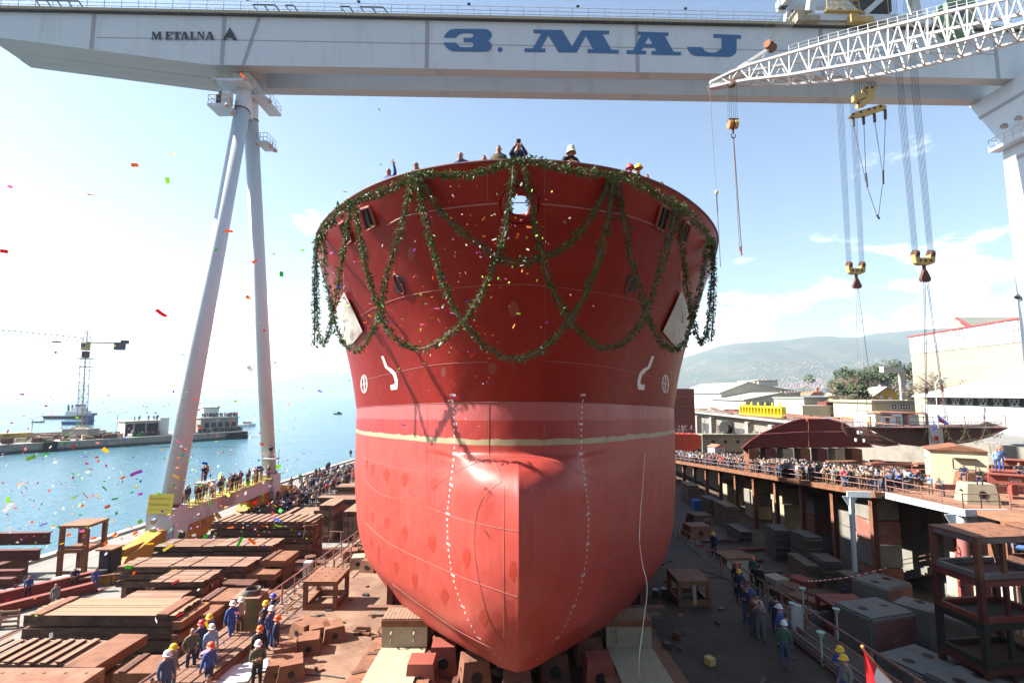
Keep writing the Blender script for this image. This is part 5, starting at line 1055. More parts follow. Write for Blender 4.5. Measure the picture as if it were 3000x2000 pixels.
def way_block(x0, x1, y, label):
    t = thing('launch_block', label, 'launch block', ((x0 + x1) / 2, y, slip(y) + .16), 0, 'launch blocks on the ways'); w_ = x1 - x0; z = slip(y) + .17
    Bx('block_body', t, ((x0 + x1) / 2, y + .5, z + .42), (w_, 1.1, .84), 'cream_steel'); Bx('wedge', t, ((x0 + x1) / 2, y + .5, z + .98), (w_ * 1.02, 1.2, .26), 'rust')
    for k in range(12): Bx('slat', t, (x0 + w_ * (k + .5) / 12, y + .5, z + 1.14), (w_ / 12 - .02, 1.15, .07), 'wood_y')
    for k in (.22, .72): b = MB(); b.tube([(x0 + w_ * k, y - .06, z + .68), (x0 + w_ * k, y - .22, z + .6), (x0 + w_ * k, y - .22, z + .32), (x0 + w_ * k, y - .06, z + .24)], .035, 6); b.build('grip', 'cream_steel', t)
    for sx in (x0 - .1, x1 + .1): b = MB(); b.tube([(sx, y + .2, z + .7), (sx + (.15 if sx > x0 else -.15), y + .2, z + .55), (sx, y + .2, z + .4)], .04, 6); b.build('lug', 'rust', t)
    return t
way_block(-5.55, -3.62, 23.0, 'cream launch block on the left launching way under the hull'); way_block(4.02, 5.95, 23.0, 'cream launch block on the right launching way in the hull shadow')
for sd, lab in ((-1, 'left'), (1, 'right')):
    t = thing('cradle', f'dark red plated cradle under the {lab} side of the hull', 'cradle', (SX + sd * 5.0, 26, slip(26)), 0); xa, xb = SX + sd * 4.2, SX + sd * 6.1
    za = slip(26) + .17
    b = MB(); b.prism([(xa, 25.2, za), (xb, 25.2, za), (xb, 25.2, za + 2.9), (SX + sd * 5.6, 25.2, za + 2.4), (xa, 25.2, za + 1.25)], (0, .12, 0)); b.build('plate', 'primer_dark', t)
    for k in range(4): x = xa + (xb - xa) * (k + .4) / 4; Bx('stiffener', t, (x, 25.1, za + .55 + k * .2), (.06, .2, 1.1 + k * .4), 'primer_dark')
    Bm('packing_timber', t, (SX + sd * 4.0, 24.9, za + 1.02), (SX + sd * 6.9, 24.9, za + 1.02), .3, .14, 'wood_dark'); Bm('packing_timber', t, (SX + sd * 4.2, 24.7, za + .84), (SX + sd * 6.6, 24.6, za + .84), .3, .12, 'wood_end')
    for k in range(5): Bx('poppet', t, (SX + sd * 5.2, 30 + k * 7, (slip(30 + k * 7) + zk(99) - SS * (12 + k * 7)) / 2 + .1), (1.4, 1.5, 1.2), 'primer_dark')
p = PS(1060, 1860) ; t = thing('wedge_heap', 'small heap of rusty wedges on the deck left of the launch block', 'wedges', p)
for k in range(9): Bx('wedge', t, (rg.uniform(-.12, .12), rg.uniform(-.15, .15), .06 + .065 * (k // 1.6)), (.75 - .03 * k, .12, .07), 'rust_dark' if k % 2 else 'rust', rz=rg.uniform(-.4, .4), world=False)
for i, (xp, yp, m) in enumerate(((1105, 1868, 'rust_dark'), (1110, 1905, 'rust'), (1095, 1920, 'rust_dark'), (1075, 1990, 'rust'), (1050, 1975, 'rust_dark'))):
    p = PS(xp, yp); o = Bx('steel_scrap', None, p + Vector((0, 0, .06)), (.5, .2, .12), m, rz=rg.uniform(0, 1)); tag(o, f'flat steel scrap beside the left launching way, {["first", "second", "third", "fourth", "fifth"][i]} from the block', 'scrap', 'scrap by the left way')
for i, (xp, yp) in enumerate(((1921, 1745), (1945, 1742))):
    p = PS(xp, yp); t = thing('paint_tin', f'{["left", "right"][i]} one of two small paint tins on the dark deck', 'paint tin', p); Cy('tin_body', t, p, p + Vector((0, 0, .35)), .17, 'dark_steel', 'cyl16'); Cy('lid', t, p + Vector((0, 0, .35)), p + Vector((0, 0, .38)), .18, 'rail_grey', 'cyl16')
for i, (xp, yp, m) in enumerate(((1955, 1900, 'dark_steel'), (2080, 1945, 'hook_yellow'), (1985, 1870, 'rust_dark'))):
    p = PS(xp, yp); o = Bx('deck_debris', None, p + Vector((0, 0, .14)), (.3, .35, .28), m, rz=.4 * i); tag(o, ['dark canister', 'yellow scrap', 'rusty lump'][i] + ' lying on the dark deck right of the ship', 'debris')
for i in range(44):      # litter on the shaded right deck and on the sunny left one
    lf = i >= 24; y = 16.5 + (i % 24) * (.95 if not lf else .8); x = rg.uniform(6.9, 11.8) if not lf else rg.uniform(-9.8, -6.6); o = Bx('scrap_piece', None, (x, y, slip(y) + .04), (rg.uniform(.08, .45), rg.uniform(.06, .25), rg.uniform(.04, .14)), rg.choice(['rust', 'rust_dark', 'wood_end', 'rust_light', 'dark_steel']), rz=rg.uniform(0, 3)); tag(o, f'scrap of litter on the {"left" if lf else "shaded right"} slip deck, {ordw(i % 24)} from the camera', 'scrap', 'litter on the slip deck')
for i, pp in enumerate(([(1960, 1560), (2010, 1590), (2060, 1640), (2050, 1665), (2120, 1690), (2160, 1720)], [(1945, 1690), (2000, 1700), (2090, 1690), (2150, 1700)], [(640, 1990), (760, 2000), (900, 1975), (1010, 1985)])):
    b = MB(); b.tube(curve_pts([PS(a, c, .03) for a, c in pp], 40), .022, 5); tag(b.build('cable', 'dark_steel'), ['long black cable snaking over the dark deck right of the hull', 'short black cable behind the right steel table', 'black cable on the deck at the bottom left'][i], 'cable')
# ================================================================ right side: the lane and the neighbouring slipway
rr_ = random.Random(21)
# columns that carry its edge
for k in range(11):
    y = 46.5 + k * 5.6; z = plat(y) - .36; t = thing('steel_column', f'rusty red column under the crowded slipway edge, {ORD[k]} from the camera', 'column', (31.9, y, LZ), 0, 'columns under the neighbouring slipway')
    Bx('web', t, (31.9, y, (LZ + z) / 2), (.12, .42, z - LZ), 'primer_dark'); 
    for s in (-1, 1): Bx('flange', t, (31.9 + s * .2, y, (LZ + z) / 2), (.07, .46, z - LZ), 'rust')
    b = MB(); b.prism([(31.6, y - .05, z), (32.9, y - .05, z), (32.2, y - .05, z - .9), (31.6, y - .05, z - .9)], (0, .1, 0)); b.build('bracket', 'rust', t)
eg = thing('edge_girder', 'rusty girder along the edge of the crowded slipway', 'girder', (31.3, 45, plat(45)), 0)
for a, c in zip(ys, ys[1:]): Bm('web', eg, (31.22, a, plat(a) - .2), (31.22, c, plat(c) - .2), .14, .5, 'rust')
railing('pipe_railing', [(31.5, y, plat(y)) for y in (45, 60, 75, 90, 105, 118)], 'long pipe railing in front of the crowd on the neighbouring slipway', 1.1, 2.4, r=.035)
# grey steel platform at its near corner
pf = thing('steel_platform', 'grey-edged steel platform where workers lean on the railing', 'platform', (33.5, 41, LZ), 0)
b = MB(); b.prism([(32.0, 45.2, 1.45), (36.4, 45.2, 1.45), (36.4, 38.6, 1.45), (33.2, 38.6, 1.45)], (0, 0, .14)); b.build('platform_deck', 'rust_light', pf)
Bm('edge_beam', pf, (32.0, 45.3, 1.36), (33.1, 38.6, 1.36), .16, .5, 'crane_grey'); Bm('edge_beam', pf, (33.1, 38.55, 1.36), (36.4, 38.7, 1.36), .16, .5, 'crane_grey'); Bm('edge_beam', pf, (29.3, 45.9, 1.3), (32.0, 45.4, 1.3), .16, .5, 'crane_grey')
for cx, cy in ((33.4, 39.2), (35.0, 39.1)):
    for za, zb_, m in ((LZ, -5.2, 'crane_grey'), (-5.2, -.6, 'col_pink'), (-.6, 1.1, 'crane_grey')): Cy('column', pf, (cx, cy, za), (cx, cy, zb_), .36, m, 'cyl16')
    b = MB(); b.prism([(cx - 1.2, cy, 1.1), (cx + 1.2, cy, 1.1), (cx + .5, cy, -.1), (cx - .5, cy, -.1)], (0, .08, 0)); b.build('bracket', 'crane_grey', pf)
    for z in (-1.2, -3.6): b = MB(); b.tube([(cx - .36, cy, z), (cx - .6, cy - .1, z - .1), (cx - .6, cy - .1, z - .4), (cx - .36, cy, z - .5)], .05, 6); b.build('lug', 'primer', pf)
Bx('column', pf, (29.6, 45.9, (LZ + 1.1) / 2), (.26, .3, 8.6), 'crane_grey'); b = MB(); b.prism([(28.9, 45.9, 1.1), (30.3, 45.9, 1.1), (29.8, 45.9, .3), (29.4, 45.9, .3)], (0, .1, 0)); b.build('bracket', 'crane_grey', pf)
railing('pipe_railing', [(32.2, 45.1, 1.6), (33.3, 38.8, 1.6), (36.0, 38.8, 1.6)], 'rusty pipe railing of the grey-edged platform', 1.1, 1.7, r=.035)
railing('pipe_railing', [(36.2, 38.2, 1.6), (41, 34.5, 1.6)], 'pipe railing right of the grey-edged platform at the picture edge', 1.1, 1.8, r=.035)
# brick-like concrete walls and panels in the lane
def stack_blocks(x, y, sx, sy, n, h, mats, label):
    t = thing('block_pier', label, 'concrete pier', (x, y, LZ), rr_.uniform(-.03, .03), 'concrete piers under the neighbouring slipway')
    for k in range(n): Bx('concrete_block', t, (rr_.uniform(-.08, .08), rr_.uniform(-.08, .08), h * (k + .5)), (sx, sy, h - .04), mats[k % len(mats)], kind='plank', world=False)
stack_blocks(33.6, 48.5, 2.6, 2.2, 4, 2.05, ['concrete_red', 'concrete', 'concrete_red', 'concrete'], 'red and grey block pier behind the grey post')
stack_blocks(34.8, 53, 2.2, 3.2, 3, 2.1, ['concrete'], 'grey block pier behind the third column')
stack_blocks(34.8, 60, 2.4, 3.0, 3, 2.0, ['concrete', 'concrete_red'], 'pale block pier, fourth from the platform'); stack_blocks(35, 67, 2.4, 3.0, 3, 1.9, ['concrete_pale'], 'cream block pier in the middle of the row')
stack_blocks(35, 75, 2.4, 3.2, 3, 1.8, ['concrete_pale', 'concrete'], 'cream block pier toward the far end'); stack_blocks(35, 84, 2.4, 3.2, 2, 1.8, ['concrete_pale'], 'farthest cream block pier')
wp = thing('wall_panel', 'pale lit concrete wall with panels and conduit behind the columns', 'wall', (37.2, 42, LZ), 0)
for k in range(7): Bx('panel', wp, (37.1, 42.2, LZ + .55 + k * 1.12), (.25, 6.4, 1.08), 'wall_panel', kind='plank')
for y in (41.6, 43.9): Bx('pilaster', wp, (36.9, y, LZ + 3.9), (.25, .35, 7.8), 'primer')
for y, z, h in ((40.6, -2.0, 1.6), (40.6, -5.1, 2.2)): Bx('shutter', wp, (36.93, y, z), (.12, 1.5, h), 'clad')
b = MB(); b.tube([(36.8, 42.6, LZ), (36.8, 42.6, -2.4), (36.8, 42.2, -2.0), (36.8, 41.9, -2.0)], .05, 6); b.tube([(36.75, 42.8, LZ), (36.75, 42.8, -.9)], .05, 6); b.build('conduit', 'rust', wp, kind='stuff')
st_ = thing('stair', 'shaded concrete stair with railing against the lane wall', 'stair', (36.6, 47.5, LZ), 0)
for k in range(9): Bx('step', st_, (36.8, 50.5 - k * .55, LZ + .25 + k * .27), (.9, .55, .5 + k * .0), 'concrete')
for dz in (.9, .5): Cy('rail', st_, (36.3, 51, LZ + .5 + dz), (36.3, 45.8, LZ + 2.9 + dz), .03, 'pipe_rail')
# concrete ballast blocks with lifting pockets
def ballast(c, d, label, rz=0, red=True):
    t = thing('ballast_block', label, 'concrete block', c, rz, 'concrete ballast blocks'); lx, ly, lz = d
    bm = bmesh.new(); bmesh.ops.create_cube(bm, size=1); bmesh.ops.scale(bm, vec=d, verts=bm.verts); bmesh.ops.bevel(bm, geom=bm.edges[:], offset=.12, segments=2, affect='EDGES'); bmesh.ops.translate(bm, vec=(0, 0, lz / 2), verts=bm.verts)
    for v in bm.verts: v.co += Vector((rr_.gauss(0, .015), rr_.gauss(0, .015), rr_.gauss(0, .015)))
    me = bpy.data.meshes.new('block_body'); bm.to_mesh(me); bm.free(); me.materials.append(M('concrete')); link('block_body', me, t)
    for k in (-.24, .24):
        b = MB(); b.cyl((lx * k, 0, lz - .03), (lx * k, 0, lz + .012), .33, n=14, mi=0); o = b.build('pocket', ['rust_dark'], t, world=False)
        b = MB(); b.cyl((lx * k, 0, lz + .0), (lx * k, 0, lz + .018), .23, n=12); b.build('pocket_hole', 'black', o, world=False)
    if red: Bx('painted_end', t, (0, -ly / 2 - .004, lz * .5), (lx * .9, .02, lz * .8), 'concrete_red', world=False)
BB = [((29.9, 43.2, LZ), (3.4, 2.8, 2.5), .45, 'with a red painted face, farthest of the ballast group'), ((25.3, 37.5, LZ), (3.9, 3.0, 2.7), .25, 'beside the red table, left of the ballast group'), ((29.3, 38.8, LZ), (2.4, 2.4, 2.4), .6, 'pale and rounded, in the middle of the group'), ((30.4, 35.6, LZ), (3.6, 3.0, 2.9), .3, 'biggest upright one before the frame tower'), ((24.8, 33.0, LZ), (3.6, 2.8, 1.5), .35, 'low and broken, before the left ballast block'), ((28.0, 33.6, LZ), (2.8, 2.2, 1.2), .5, 'half hidden behind the low broken one'), ((25.6, 30.4, LZ), (3.4, 2.6, 1.7), .3, 'near the bottom edge, left of two low ones'), ((28.4, 30.0, LZ), (3.3, 2.6, 1.5), .4, 'near the bottom edge, right of two low ones'), ((27.3, 27.6, LZ), (3.4, 2.4, 1.5), .35, 'cut by the bottom edge of the picture'), ((22.9, 41.6, LZ), (3.0, 2.0, .9), .2, 'flat slab half hidden behind the red table')]
for c, d, rz, lab in BB: ballast(c, d, f'concrete ballast block {lab}', rz, rz != .6 and d[2] > 1.6)
steel_table((25.0, 40.2, LZ), (3.0, 2.6, 2.1), 'red perforated steel table beside the ballast blocks', 'primer', .25, holes=(4, 4))
# tower of stacked steel frames at the right edge
FG = 'stacked steel frames'
def frame(c, d, label, m, m2, rz=.12):
    t = thing('frame_stillage', label, 'stillage', c, rz, FG); lx, ly, lz = d
    for sx in (-1, 1):
        for sy in (-1, 1): Bx('post', t, (sx * (lx / 2 - .15), sy * (ly / 2 - .15), lz / 2), (.3, .3, lz), m, world=False)
    for z in (.15, lz - .15):
        for sy in (-1, 1): Bx('beam', t, (0, sy * (ly / 2 - .15), z), (lx - .6, .26, .3), m2, world=False)
        for sx in (-1, 1): Bx('beam', t, (sx * (lx / 2 - .15), 0, z), (.26, ly - .6, .3), m2, world=False)
    Bx('post', t, (-lx * .1, -ly / 2 + .15, lz / 2), (.22, .22, lz - .6), m, world=False)
    Bx('top_plate', t, (0, 0, lz + .04), (lx, ly, .08), m, world=False)
    for i in range(3):
        for j in range(3): o = link('hole', unit('cyl', 'black'), t); o.location = (-lx * .3 + i * lx * .3, -ly * .3 + j * ly * .3, lz + .075); o.scale = (.07, .07, .012)
for k in range(4): frame((28.4, 31.8, LZ + k * 2.36), (4.4, 3.0, 2.26), f'steel frame, {["bottom", "second", "third", "top"][k]} one of the tall tower of frames', ['rust_dark', 'frame_green', 'primer_dark', 'rust'][k], ['primer_dark', 'frame_green', 'primer', 'frame_grey'][k])
for k in range(3): frame((30.6, 27.2, LZ + k * 2.4), (4.0, 3.2, 2.3), f'dark red steel frame, {["bottom", "middle", "top"][k]} of the nearer tower at the right edge', ['rust_dark', 'frame_red', 'rust'][k], 'frame_red')
frame((35.2, 34.2, 1.62 - 2.5), (4.5, 3.0, 2.3), 'perforated frame high at the right edge, in sun', 'rust', 'rust_dark')
# blue pipe on yellow scaffold at the right edge
sc = thing('pipe_scaffold', 'blue pipe held by yellow and red scaffold tubes at the right edge', 'scaffold', (36.8, 36.5, LZ), 0)
Cy('blue_pipe', sc, (34.9, 37.3, -.6), (40, 34.0, -.9), .2, 'blue_pipe', 'cyl16')
for i, (x, y) in enumerate(((35.0, 37.0), (36.0, 36.4), (37.4, 35.5))): Cy('upright', sc, (x, y, LZ), (x, y, .6), .06, 'rail_yellow' if i == 2 else 'pipe_rail'); Cy('tube', sc, (x, y, -.1), (x + 1.3, y - .8, -.2), .05, 'bright_yellow')
Cy('tube', sc, (34.8, 37.2, -1.15), (39, 34.6, -1.35), .06, 'bright_yellow'); Cy('tube', sc, (34.8, 37.2, .1), (39, 34.6, -.1), .06, 'bright_yellow'); Cy('tube', sc, (36.4, 36.2, .8), (37.6, 35.2, -2.2), .06, 'rust')
# scaffold boards and lattice trestles stored along the columns
def board_stack(c, d, n, label, m='wood_end', rz=0, cat='board stack'):
    t = thing('board_stack', label, cat, c, rz, 'stored scaffold boards')
    for k in range(n): Bx('board', t, (rr_.uniform(-.06, .06), rr_.uniform(-.1, .1), d[2] * (k + .5) / n), (d[0], d[1], d[2] / n * .72), m if k % 4 else 'wood_end', kind='plank', world=False)
for i, (x, y, d, n, m) in enumerate(((29.2, 49.5, (1.6, 2.6, 2.4), 14, 'hose'), (29.4, 53.0, (1.5, 2.8, 3.6), 18, 'hose'), (28.6, 57.0, (1.6, 3.0, 3.2), 18, 'hose'), (29.0, 45.0, (1.4, 2.6, 2.3), 13, 'hose'), (28.0, 51.2, (1.1, 4.0, 1.7), 9, 'wood_end'), (28.5, 70, (1.6, 4.2, 3.0), 10, 'wood_end'), (28.6, 76, (1.5, 3.4, 2.6), 10, 'hose'), (27.5, 64.0, (1.4, 4.0, 1.4), 8, 'hose'), (28.5, 84, (1.6, 4, 3.2), 10, 'wood_end'), (30.0, 42.0, (1.1, 1.8, 1.2), 9, 'hose'))):
    board_stack((x, y, LZ), d, n, f'stack of grey scaffold boards under the crowd, {ORD[i]} along the columns', m, rr_.uniform(-.1, .1))
o = Bx('tool_chest', None, (28.2, 80, LZ + .7), (1.6, 1.8, 1.4), 'blue_box'); tag(o, 'small blue chest in the shade under the crowd', 'chest')
tp = [PY(2363, 1702, 40), PY(2420, 1698, 42), PY(2500, 1687, 44), PY(2596, 1663, 46)]
bt = thing('barrier_tape', 'red and white barrier tape strung across the lane', 'tape', (24, 41, LZ), 0); cpts = curve_pts(tp, 30)
for k in range(30): b = MB(); b.tube([cpts[k], cpts[k + 1]], .045, 4); b.build('tape_band', 'paint_white' if k % 2 else 'flag_red', bt)
for q in (tp[0], tp[-1]): Cy('tape_post', bt, (q.x, q.y, LZ), q, .04, 'rust')
# boxes, pipes and junk beyond the right railing
for i, (xp, yp, m, rz) in enumerate(((2275, 1720, 'cream_steel', .3), (2350, 1725, 'primer', .5), (2330, 1750, 'rust', .4), (2345, 1778, 'rust', .4), (2395, 1770, 'rust_dark', .3), (2400, 1795, 'rust', .3), (2290, 1760, 'rust_dark', .2))):
    keel_box(PZ(xp, yp, LZ + .3) - Vector((0, 0, .3)), f'hollow keel box in the lane beyond the right rail, {ORD[i]} counted from the far end', m, (1.5, 2.0, 1.25), rz, 'keel boxes in the lane')
for i in range(16):
    y = 44 + i * 1.25; x = 17 + rr_.uniform(0, 8); o = Bm('stored_beam', None, (x, y, LZ + .2 + .1 * (i % 3)), (x + rr_.uniform(2.5, 5), y + rr_.uniform(-.5, .8), LZ + .2 + .1 * (i % 3)), .25, .25, rr_.choice(['primer_dark', 'rust', 'hose', 'primer'])); tag(o, f'steel section lying in the shaded lane right of the ship, {ordw(i)} from the camera', 'beam', 'steel sections in the lane')
hk = thing('lane_hut', 'small cream shed standing in the shaded lane right of the hull', 'shed', PZ(2150, 1620, LZ + 2.2) - Vector((0, 0, 2.2)), .1); Bx('shed_body', hk, (0, 0, 1.0), (2.6, 2.2, 2.0), 'cream_hut', world=False); Bx('shed_roof', hk, (0, 0, 2.06), (2.9, 2.5, .14), 'rust', world=False); Bx('shed_door', hk, (-.4, -1.12, .85), (.8, .05, 1.6), 'rust_dark', world=False)
for i, (xp, yp) in enumerate(((2050, 1535), (2042, 1570))): p = PS(xp, yp); o = keel_box(p, ['dark box with a hose reel near the right hull side', 'rusty box in front of the hose reel, right of the hull'][i], ['rust_dark', 'rust'][i], (1.8, 1.8, 1.0), .1, 'boxes right of the hull')
p = PS(2072, 1555); hr = thing('hose_reel', 'round hose reel standing right of the hull', 'hose reel', p, .4); b = MB()
b.tube([(.5 * math.cos(a), 0, .55 + .5 * math.sin(a)) for a in np.linspace(0, 6.283, 20)], .1, 6); b.build('coil', 'hose', hr, world=False); Bx('foot', hr, (0, 0, .06), (.8, .5, .12), 'rust', world=False)
pb = thing('pipe_bundle', 'bundle of long pipes lying along the right railing', 'pipe bundle', (13.2, 20, slip(20)), 0)
for i in range(10): Cy('pipe', pb, (12.3 + (i % 5) * .17 + rr_.uniform(-.05, .05), 14.5 + rr_.uniform(0, 1), slip(14.5) + .12 + .15 * (i // 5)), (12.5 + (i % 5) * .17, 25.0 + rr_.uniform(-1, 1), slip(25) + .12 + .15 * (i // 5)), .06, 'hose' if i % 3 else 'pipe_rail')
for i, (xp, yp) in enumerate(((2355, 1800), (2325, 1850), (2455, 1870), (2410, 1950))):
    p = PS(xp, yp); t = thing('floodlight_stand', f'pale mint lamp post by the right railing, {ORD[i]} from the far end', 'lamp post', p, 0, 'mint lamp posts'); Cy('post', t, p, p + Vector((0, 0, 1.15)), .035, 'mint'); b = MB(); b.cyl(p + Vector((0, 0, 1.1)), p + Vector((0, 0, 1.3)), .06, .16, n=12); b.build('lamp_head', 'mint', t)
p = PS(2335, 1850); sw = thing('cabinet', 'grey switch cabinet at the right railing', 'cabinet', p, -.3); Bx('cabinet_body', sw, (0, 0, .6), (.5, .35, 1.2), 'roof_grey', world=False); Bx('cabinet_door', sw, (0, -.19, .6), (.42, .02, 1.1), 'rail_grey', world=False)
# ================================================================ on the neighbouring slipway
hc = thing('site_hut', 'cream steel hut with low brown roof behind the crowd', 'hut', (42.9, 50.5, plat(50.5)), -.55)
Bx('hut_wall', hc, (0, 0, 1.75), (4.2, 3.4, 3.5), 'cream_hut', world=False)
b = MB(); b.prism([(-2.3, -1.9, 3.5), (0, -1.9, 4.0), (2.3, -1.9, 3.5)], (0, 3.8, 0)); b.build('hut_roof', 'rust', hc, world=False)
for x, y, z, sx, sz in ((.4, -1.72, 2.3, 1.5, .9),): Bx('shutter', hc, (x, y, z), (sx, .06, sz), 'cream_hut', world=False); Bx('awning', hc, (x, y - .2, z + .6), (sx + .2, .45, .05), 'cream_steel', world=False); Bx('gap', hc, (x - sx / 2 - .06, y + .0, z), (.08, .05, sz), 'black', world=False)
b = MB(); b.tube([(-2.2, -1.0, 2.6), (-2.45, -1.1, 2.75), (-2.35, -1.1, 2.3), (-2.15, -1.0, 2.4)], .06, 6); b.build('lug', 'cream_steel', hc, world=False)
keel_box((41.2, 46.5, 1.6), 'rusty trapezoid box in front of the cream hut', 'rust', (2.3, 1.8, 1.5), -.1, 'boxes on the neighbouring slipway'); keel_box((36.3, 41.0, 1.6), 'cream-footed trapezoid box at the platform corner', 'cream_steel', (1.9, 1.6, 1.5), -.2, 'boxes on the neighbouring slipway')
BN = 'red beams on the neighbouring slipway'
def long_beam(a, c, w_, h, label, m='primer'):
    t = thing('steel_beam', label, 'beam', ((a[0] + c[0]) / 2, (a[1] + c[1]) / 2, min(a[2], c[2]) - h / 2), 0, BN); Bm('web', t, a, c, w_ * .4, h, m); Bm('flange', t, (a[0], a[1], a[2] + h / 2), (c[0], c[1], c[2] + h / 2), w_, .08, m)
long_beam((39.3, 43.2, 3.1), (47, 38.6, 3.1), .9, .75, 'long red beam with chalk writing where two men crouch'); long_beam((43.4, 46.2, 4.0), (52, 40.6, 4.0), 1.0, .5, 'upper red beam under the two standing men in blue'); long_beam((41.5, 45.4, 3.3), (51, 39.2, 3.3), 1.6, .3, 'wide flat red beam behind the chalked beam')
for i, (x, y, h) in enumerate(((42.1, 41.6, 2.7), (44.0, 40.4, 2.7), (47, 43.2, 3.6), (50, 41.6, 3.6), (40.5, 42.4, 2.7))): o = Bx('trestle_leg', None, (x, y, 1.6 + (h - 1.6) / 2), (.5, .4, h - 1.6), 'primer'); tag(o, f'red leg under the long beams, {ORD[i]} from the left', 'support', 'legs under the red beams')
me = text_mesh('Goo  blechnes  mk: 2', .45, .0)
b = MB(); dv = (Vector((47, 38.6, 0)) - Vector((39.3, 43.2, 0))).normalized(); nv_ = Vector((dv.y, -dv.x, 0)); b.add([Vector((42.0, 41.59, 3.0)) + dv * v.co.x + Vector((0, 0, v.co.y)) + nv_ * .22 * (1 if nv_.y < 0 else -1) for v in me.vertices], [tuple(p.vertices) for p in me.polygons]); o = b.build('chalk_writing', 'sheet_white'); o['kind'] = 'stuff'; o['label'] = 'white chalk writing on the red beam'
for i in range(46):      # racks of sections behind the crowd
    y = 44 + i * .65; x = rr_.uniform(36.5, 56); z = plat(y) + rr_.choice([.4, .8, 1.2]); l0 = rr_.uniform(4, 9)
    o = Bm('stored_beam', None, (x, y, z), (x + l0, y - l0 * .25, z + rr_.uniform(-.1, .1)), rr_.uniform(.2, .5), rr_.uniform(.2, .45), rr_.choice(['primer', 'primer_dark', 'rust', 'rust_light', 'rust_dark'])); tag(o, f'rusty steel section racked behind the crowd, {ordw(i)} from the camera', 'beam', 'steel sections behind the crowd')
for i in range(26):
    y = 52 + i; x = rr_.uniform(35.8, 50); keel_box((x, y, plat(y)), f'hollow keel box standing behind the crowd, {ordw(i)} from the camera', rr_.choice(['rust', 'cream_steel', 'primer', 'rust_light']), (rr_.uniform(1.2, 2), 1.4, rr_.uniform(.9, 1.7)), rr_.uniform(-.3, .3), 'keel boxes behind the crowd')
for i in range(5): railing('pipe_railing', [(39 + i * 3.1, 56 - i * 1.2, plat(56 - i * 1.2) + .8), (42 + i * 3.1, 54.8 - i * 1.2, plat(55 - i * 1.2) + .8)], f'rusty trestle rail behind the cream hut, {ORD[i]} from the left', 1.0, 1.5, r=.05, group='trestle rails')
# the red bow section lying on its side
rs = thing('hull_section', 'smooth dark red hull section shaped like a low dome', 'hull section', (38, 72, plat(72)), 0, 'hull sections on the neighbouring slipway')
out = [(2170, 1312), (2195, 1290), (2230, 1268), (2270, 1250), (2320, 1232), (2345, 1226), (2425, 1226), (2470, 1238), (2520, 1268), (2555, 1310)]
f_ = [PY(a, c, 70) for a, c in out]; bk = [PY(a + 4, c - 1, 74) - Vector((0, 0, 0)) for a, c in out]
b = MB(); n = len(f_); mid = [(f_[i] * .985 + sum(f_, Vector()) / n * .015) + Vector((0, -.2, 0)) for i in range(n)]
b.add(f_ + mid, [(i, i + 1, n + i + 1, n + i) for i in range(n - 1)] + [tuple(range(2 * n - 1, n - 1, -1)), (0, n, 2 * n - 1, n - 1)]); b.add(f_ + bk, [(i + 1, i, n + i, n + i + 1) for i in range(n - 1)] + [tuple(range(n, 2 * n))]); b.build('shell', 'section_red', rs)
b = MB(); b.tube([PY(2215, 1272, 69), PY(2360, 1264, 69), PY(2520, 1264, 69)], .03, 4); b.build('weld_seam', 'seam', rs); b = MB(); b.tube([PY(2368, 1228, 69), PY(2370, 1310, 69)], .025, 4); b.build('weld_seam', 'seam', rs)
b = MB(); b.ico(PY(2365, 1229, 69) + Vector((0, 0, 0)), .22, 1, squash=(.7, .5, 1.4)); b.build('sling_tail', 'orange_sling', rs)
for i in range(7): p = PY(2200 + i * 50, 1322, 70.5); o = Bx('support_block', None, (p.x, p.y, (p.z + .4 + plat(p.y)) / 2), (1.3, 1.6, max(p.z + .4 - plat(p.y), .2)), ['rust', 'primer_dark', 'cream_steel'][i % 3]); tag(o, f'block under the dome-shaped red section, {ORD[i]} from the left', 'block', 'blocks under the red section')
# the brown hull section with garland, hung from both hooks
ds = thing('hull_section', 'brown hull section with swagged garland hanging in the crane slings', 'hull section', (48, 58, plat(58)), 0, 'hull sections on the neighbouring slipway')
def E(px, py, y): return PY(px, py, y)
topL, topR = E(2462, 1251, 60), E(2956, 1253, 53)
prof = [(2540, 1254, 57.5), (2640, 1302, 57.0), (2700, 1308, 56.4), (2760, 1305, 55.6), (2840, 1296, 54.6), (2900, 1280, 53.8), (2956, 1253, 53)]
pt_ = [E(a, 1252 + (a - 2540) * .002, y) for a, c, y in prof]; pb_ = [E(*p) for p in prof]
b = MB(); n = len(prof); dp = Vector((2.2, 5.0, .4))
b.add(pt_ + pb_, [(i, i + 1, n + i + 1, n + i) for i in range(n - 1)]); b.build('side_shell', 'section_brown', ds)
L0 = [E(2462, 1251, 62.5), E(2480, 1275, 62), E(2510, 1292, 61), E(2560, 1303, 59), E(2592, 1308, 58)]; b = MB(); R0 = [pt_[0], E(2558, 1266, 57.5), E(2580, 1280, 57.4), E(2610, 1292, 57.2), E(2640, 1303, 57)]
b.add(L0 + R0, [(i, i + 1, 6 + i, 5 + i) for i in range(4)]); b.add([L0[0], R0[0], pt_[-1], pt_[-1] + Vector((2, 6, 0))], [(0, 1, 2, 3)]); b.build('bow_shell', 'section_brown', ds, smooth=True)
b = MB(); b.add(pb_ + [p + dp for p in pb_], [(i + 1, i, n + i, n + i + 1) for i in range(n - 1)]); b.build('bottom_plating', 'rust_dark', ds)
for (a, c) in ((2515, 1266), (2525, 1268), (2508, 1288), (2532, 1290)): Bx('pad', ds, E(a, c, 57.9), (.14, .3, .34), 'rail_grey')
for i in range(9):
    x = 2468 + i * 60; p = E(x, 1250, 59.5 - i * .8); Cy('guard_post', ds, p, p + Vector((0, 0, 1.15)), .035, 'pipe_rail')
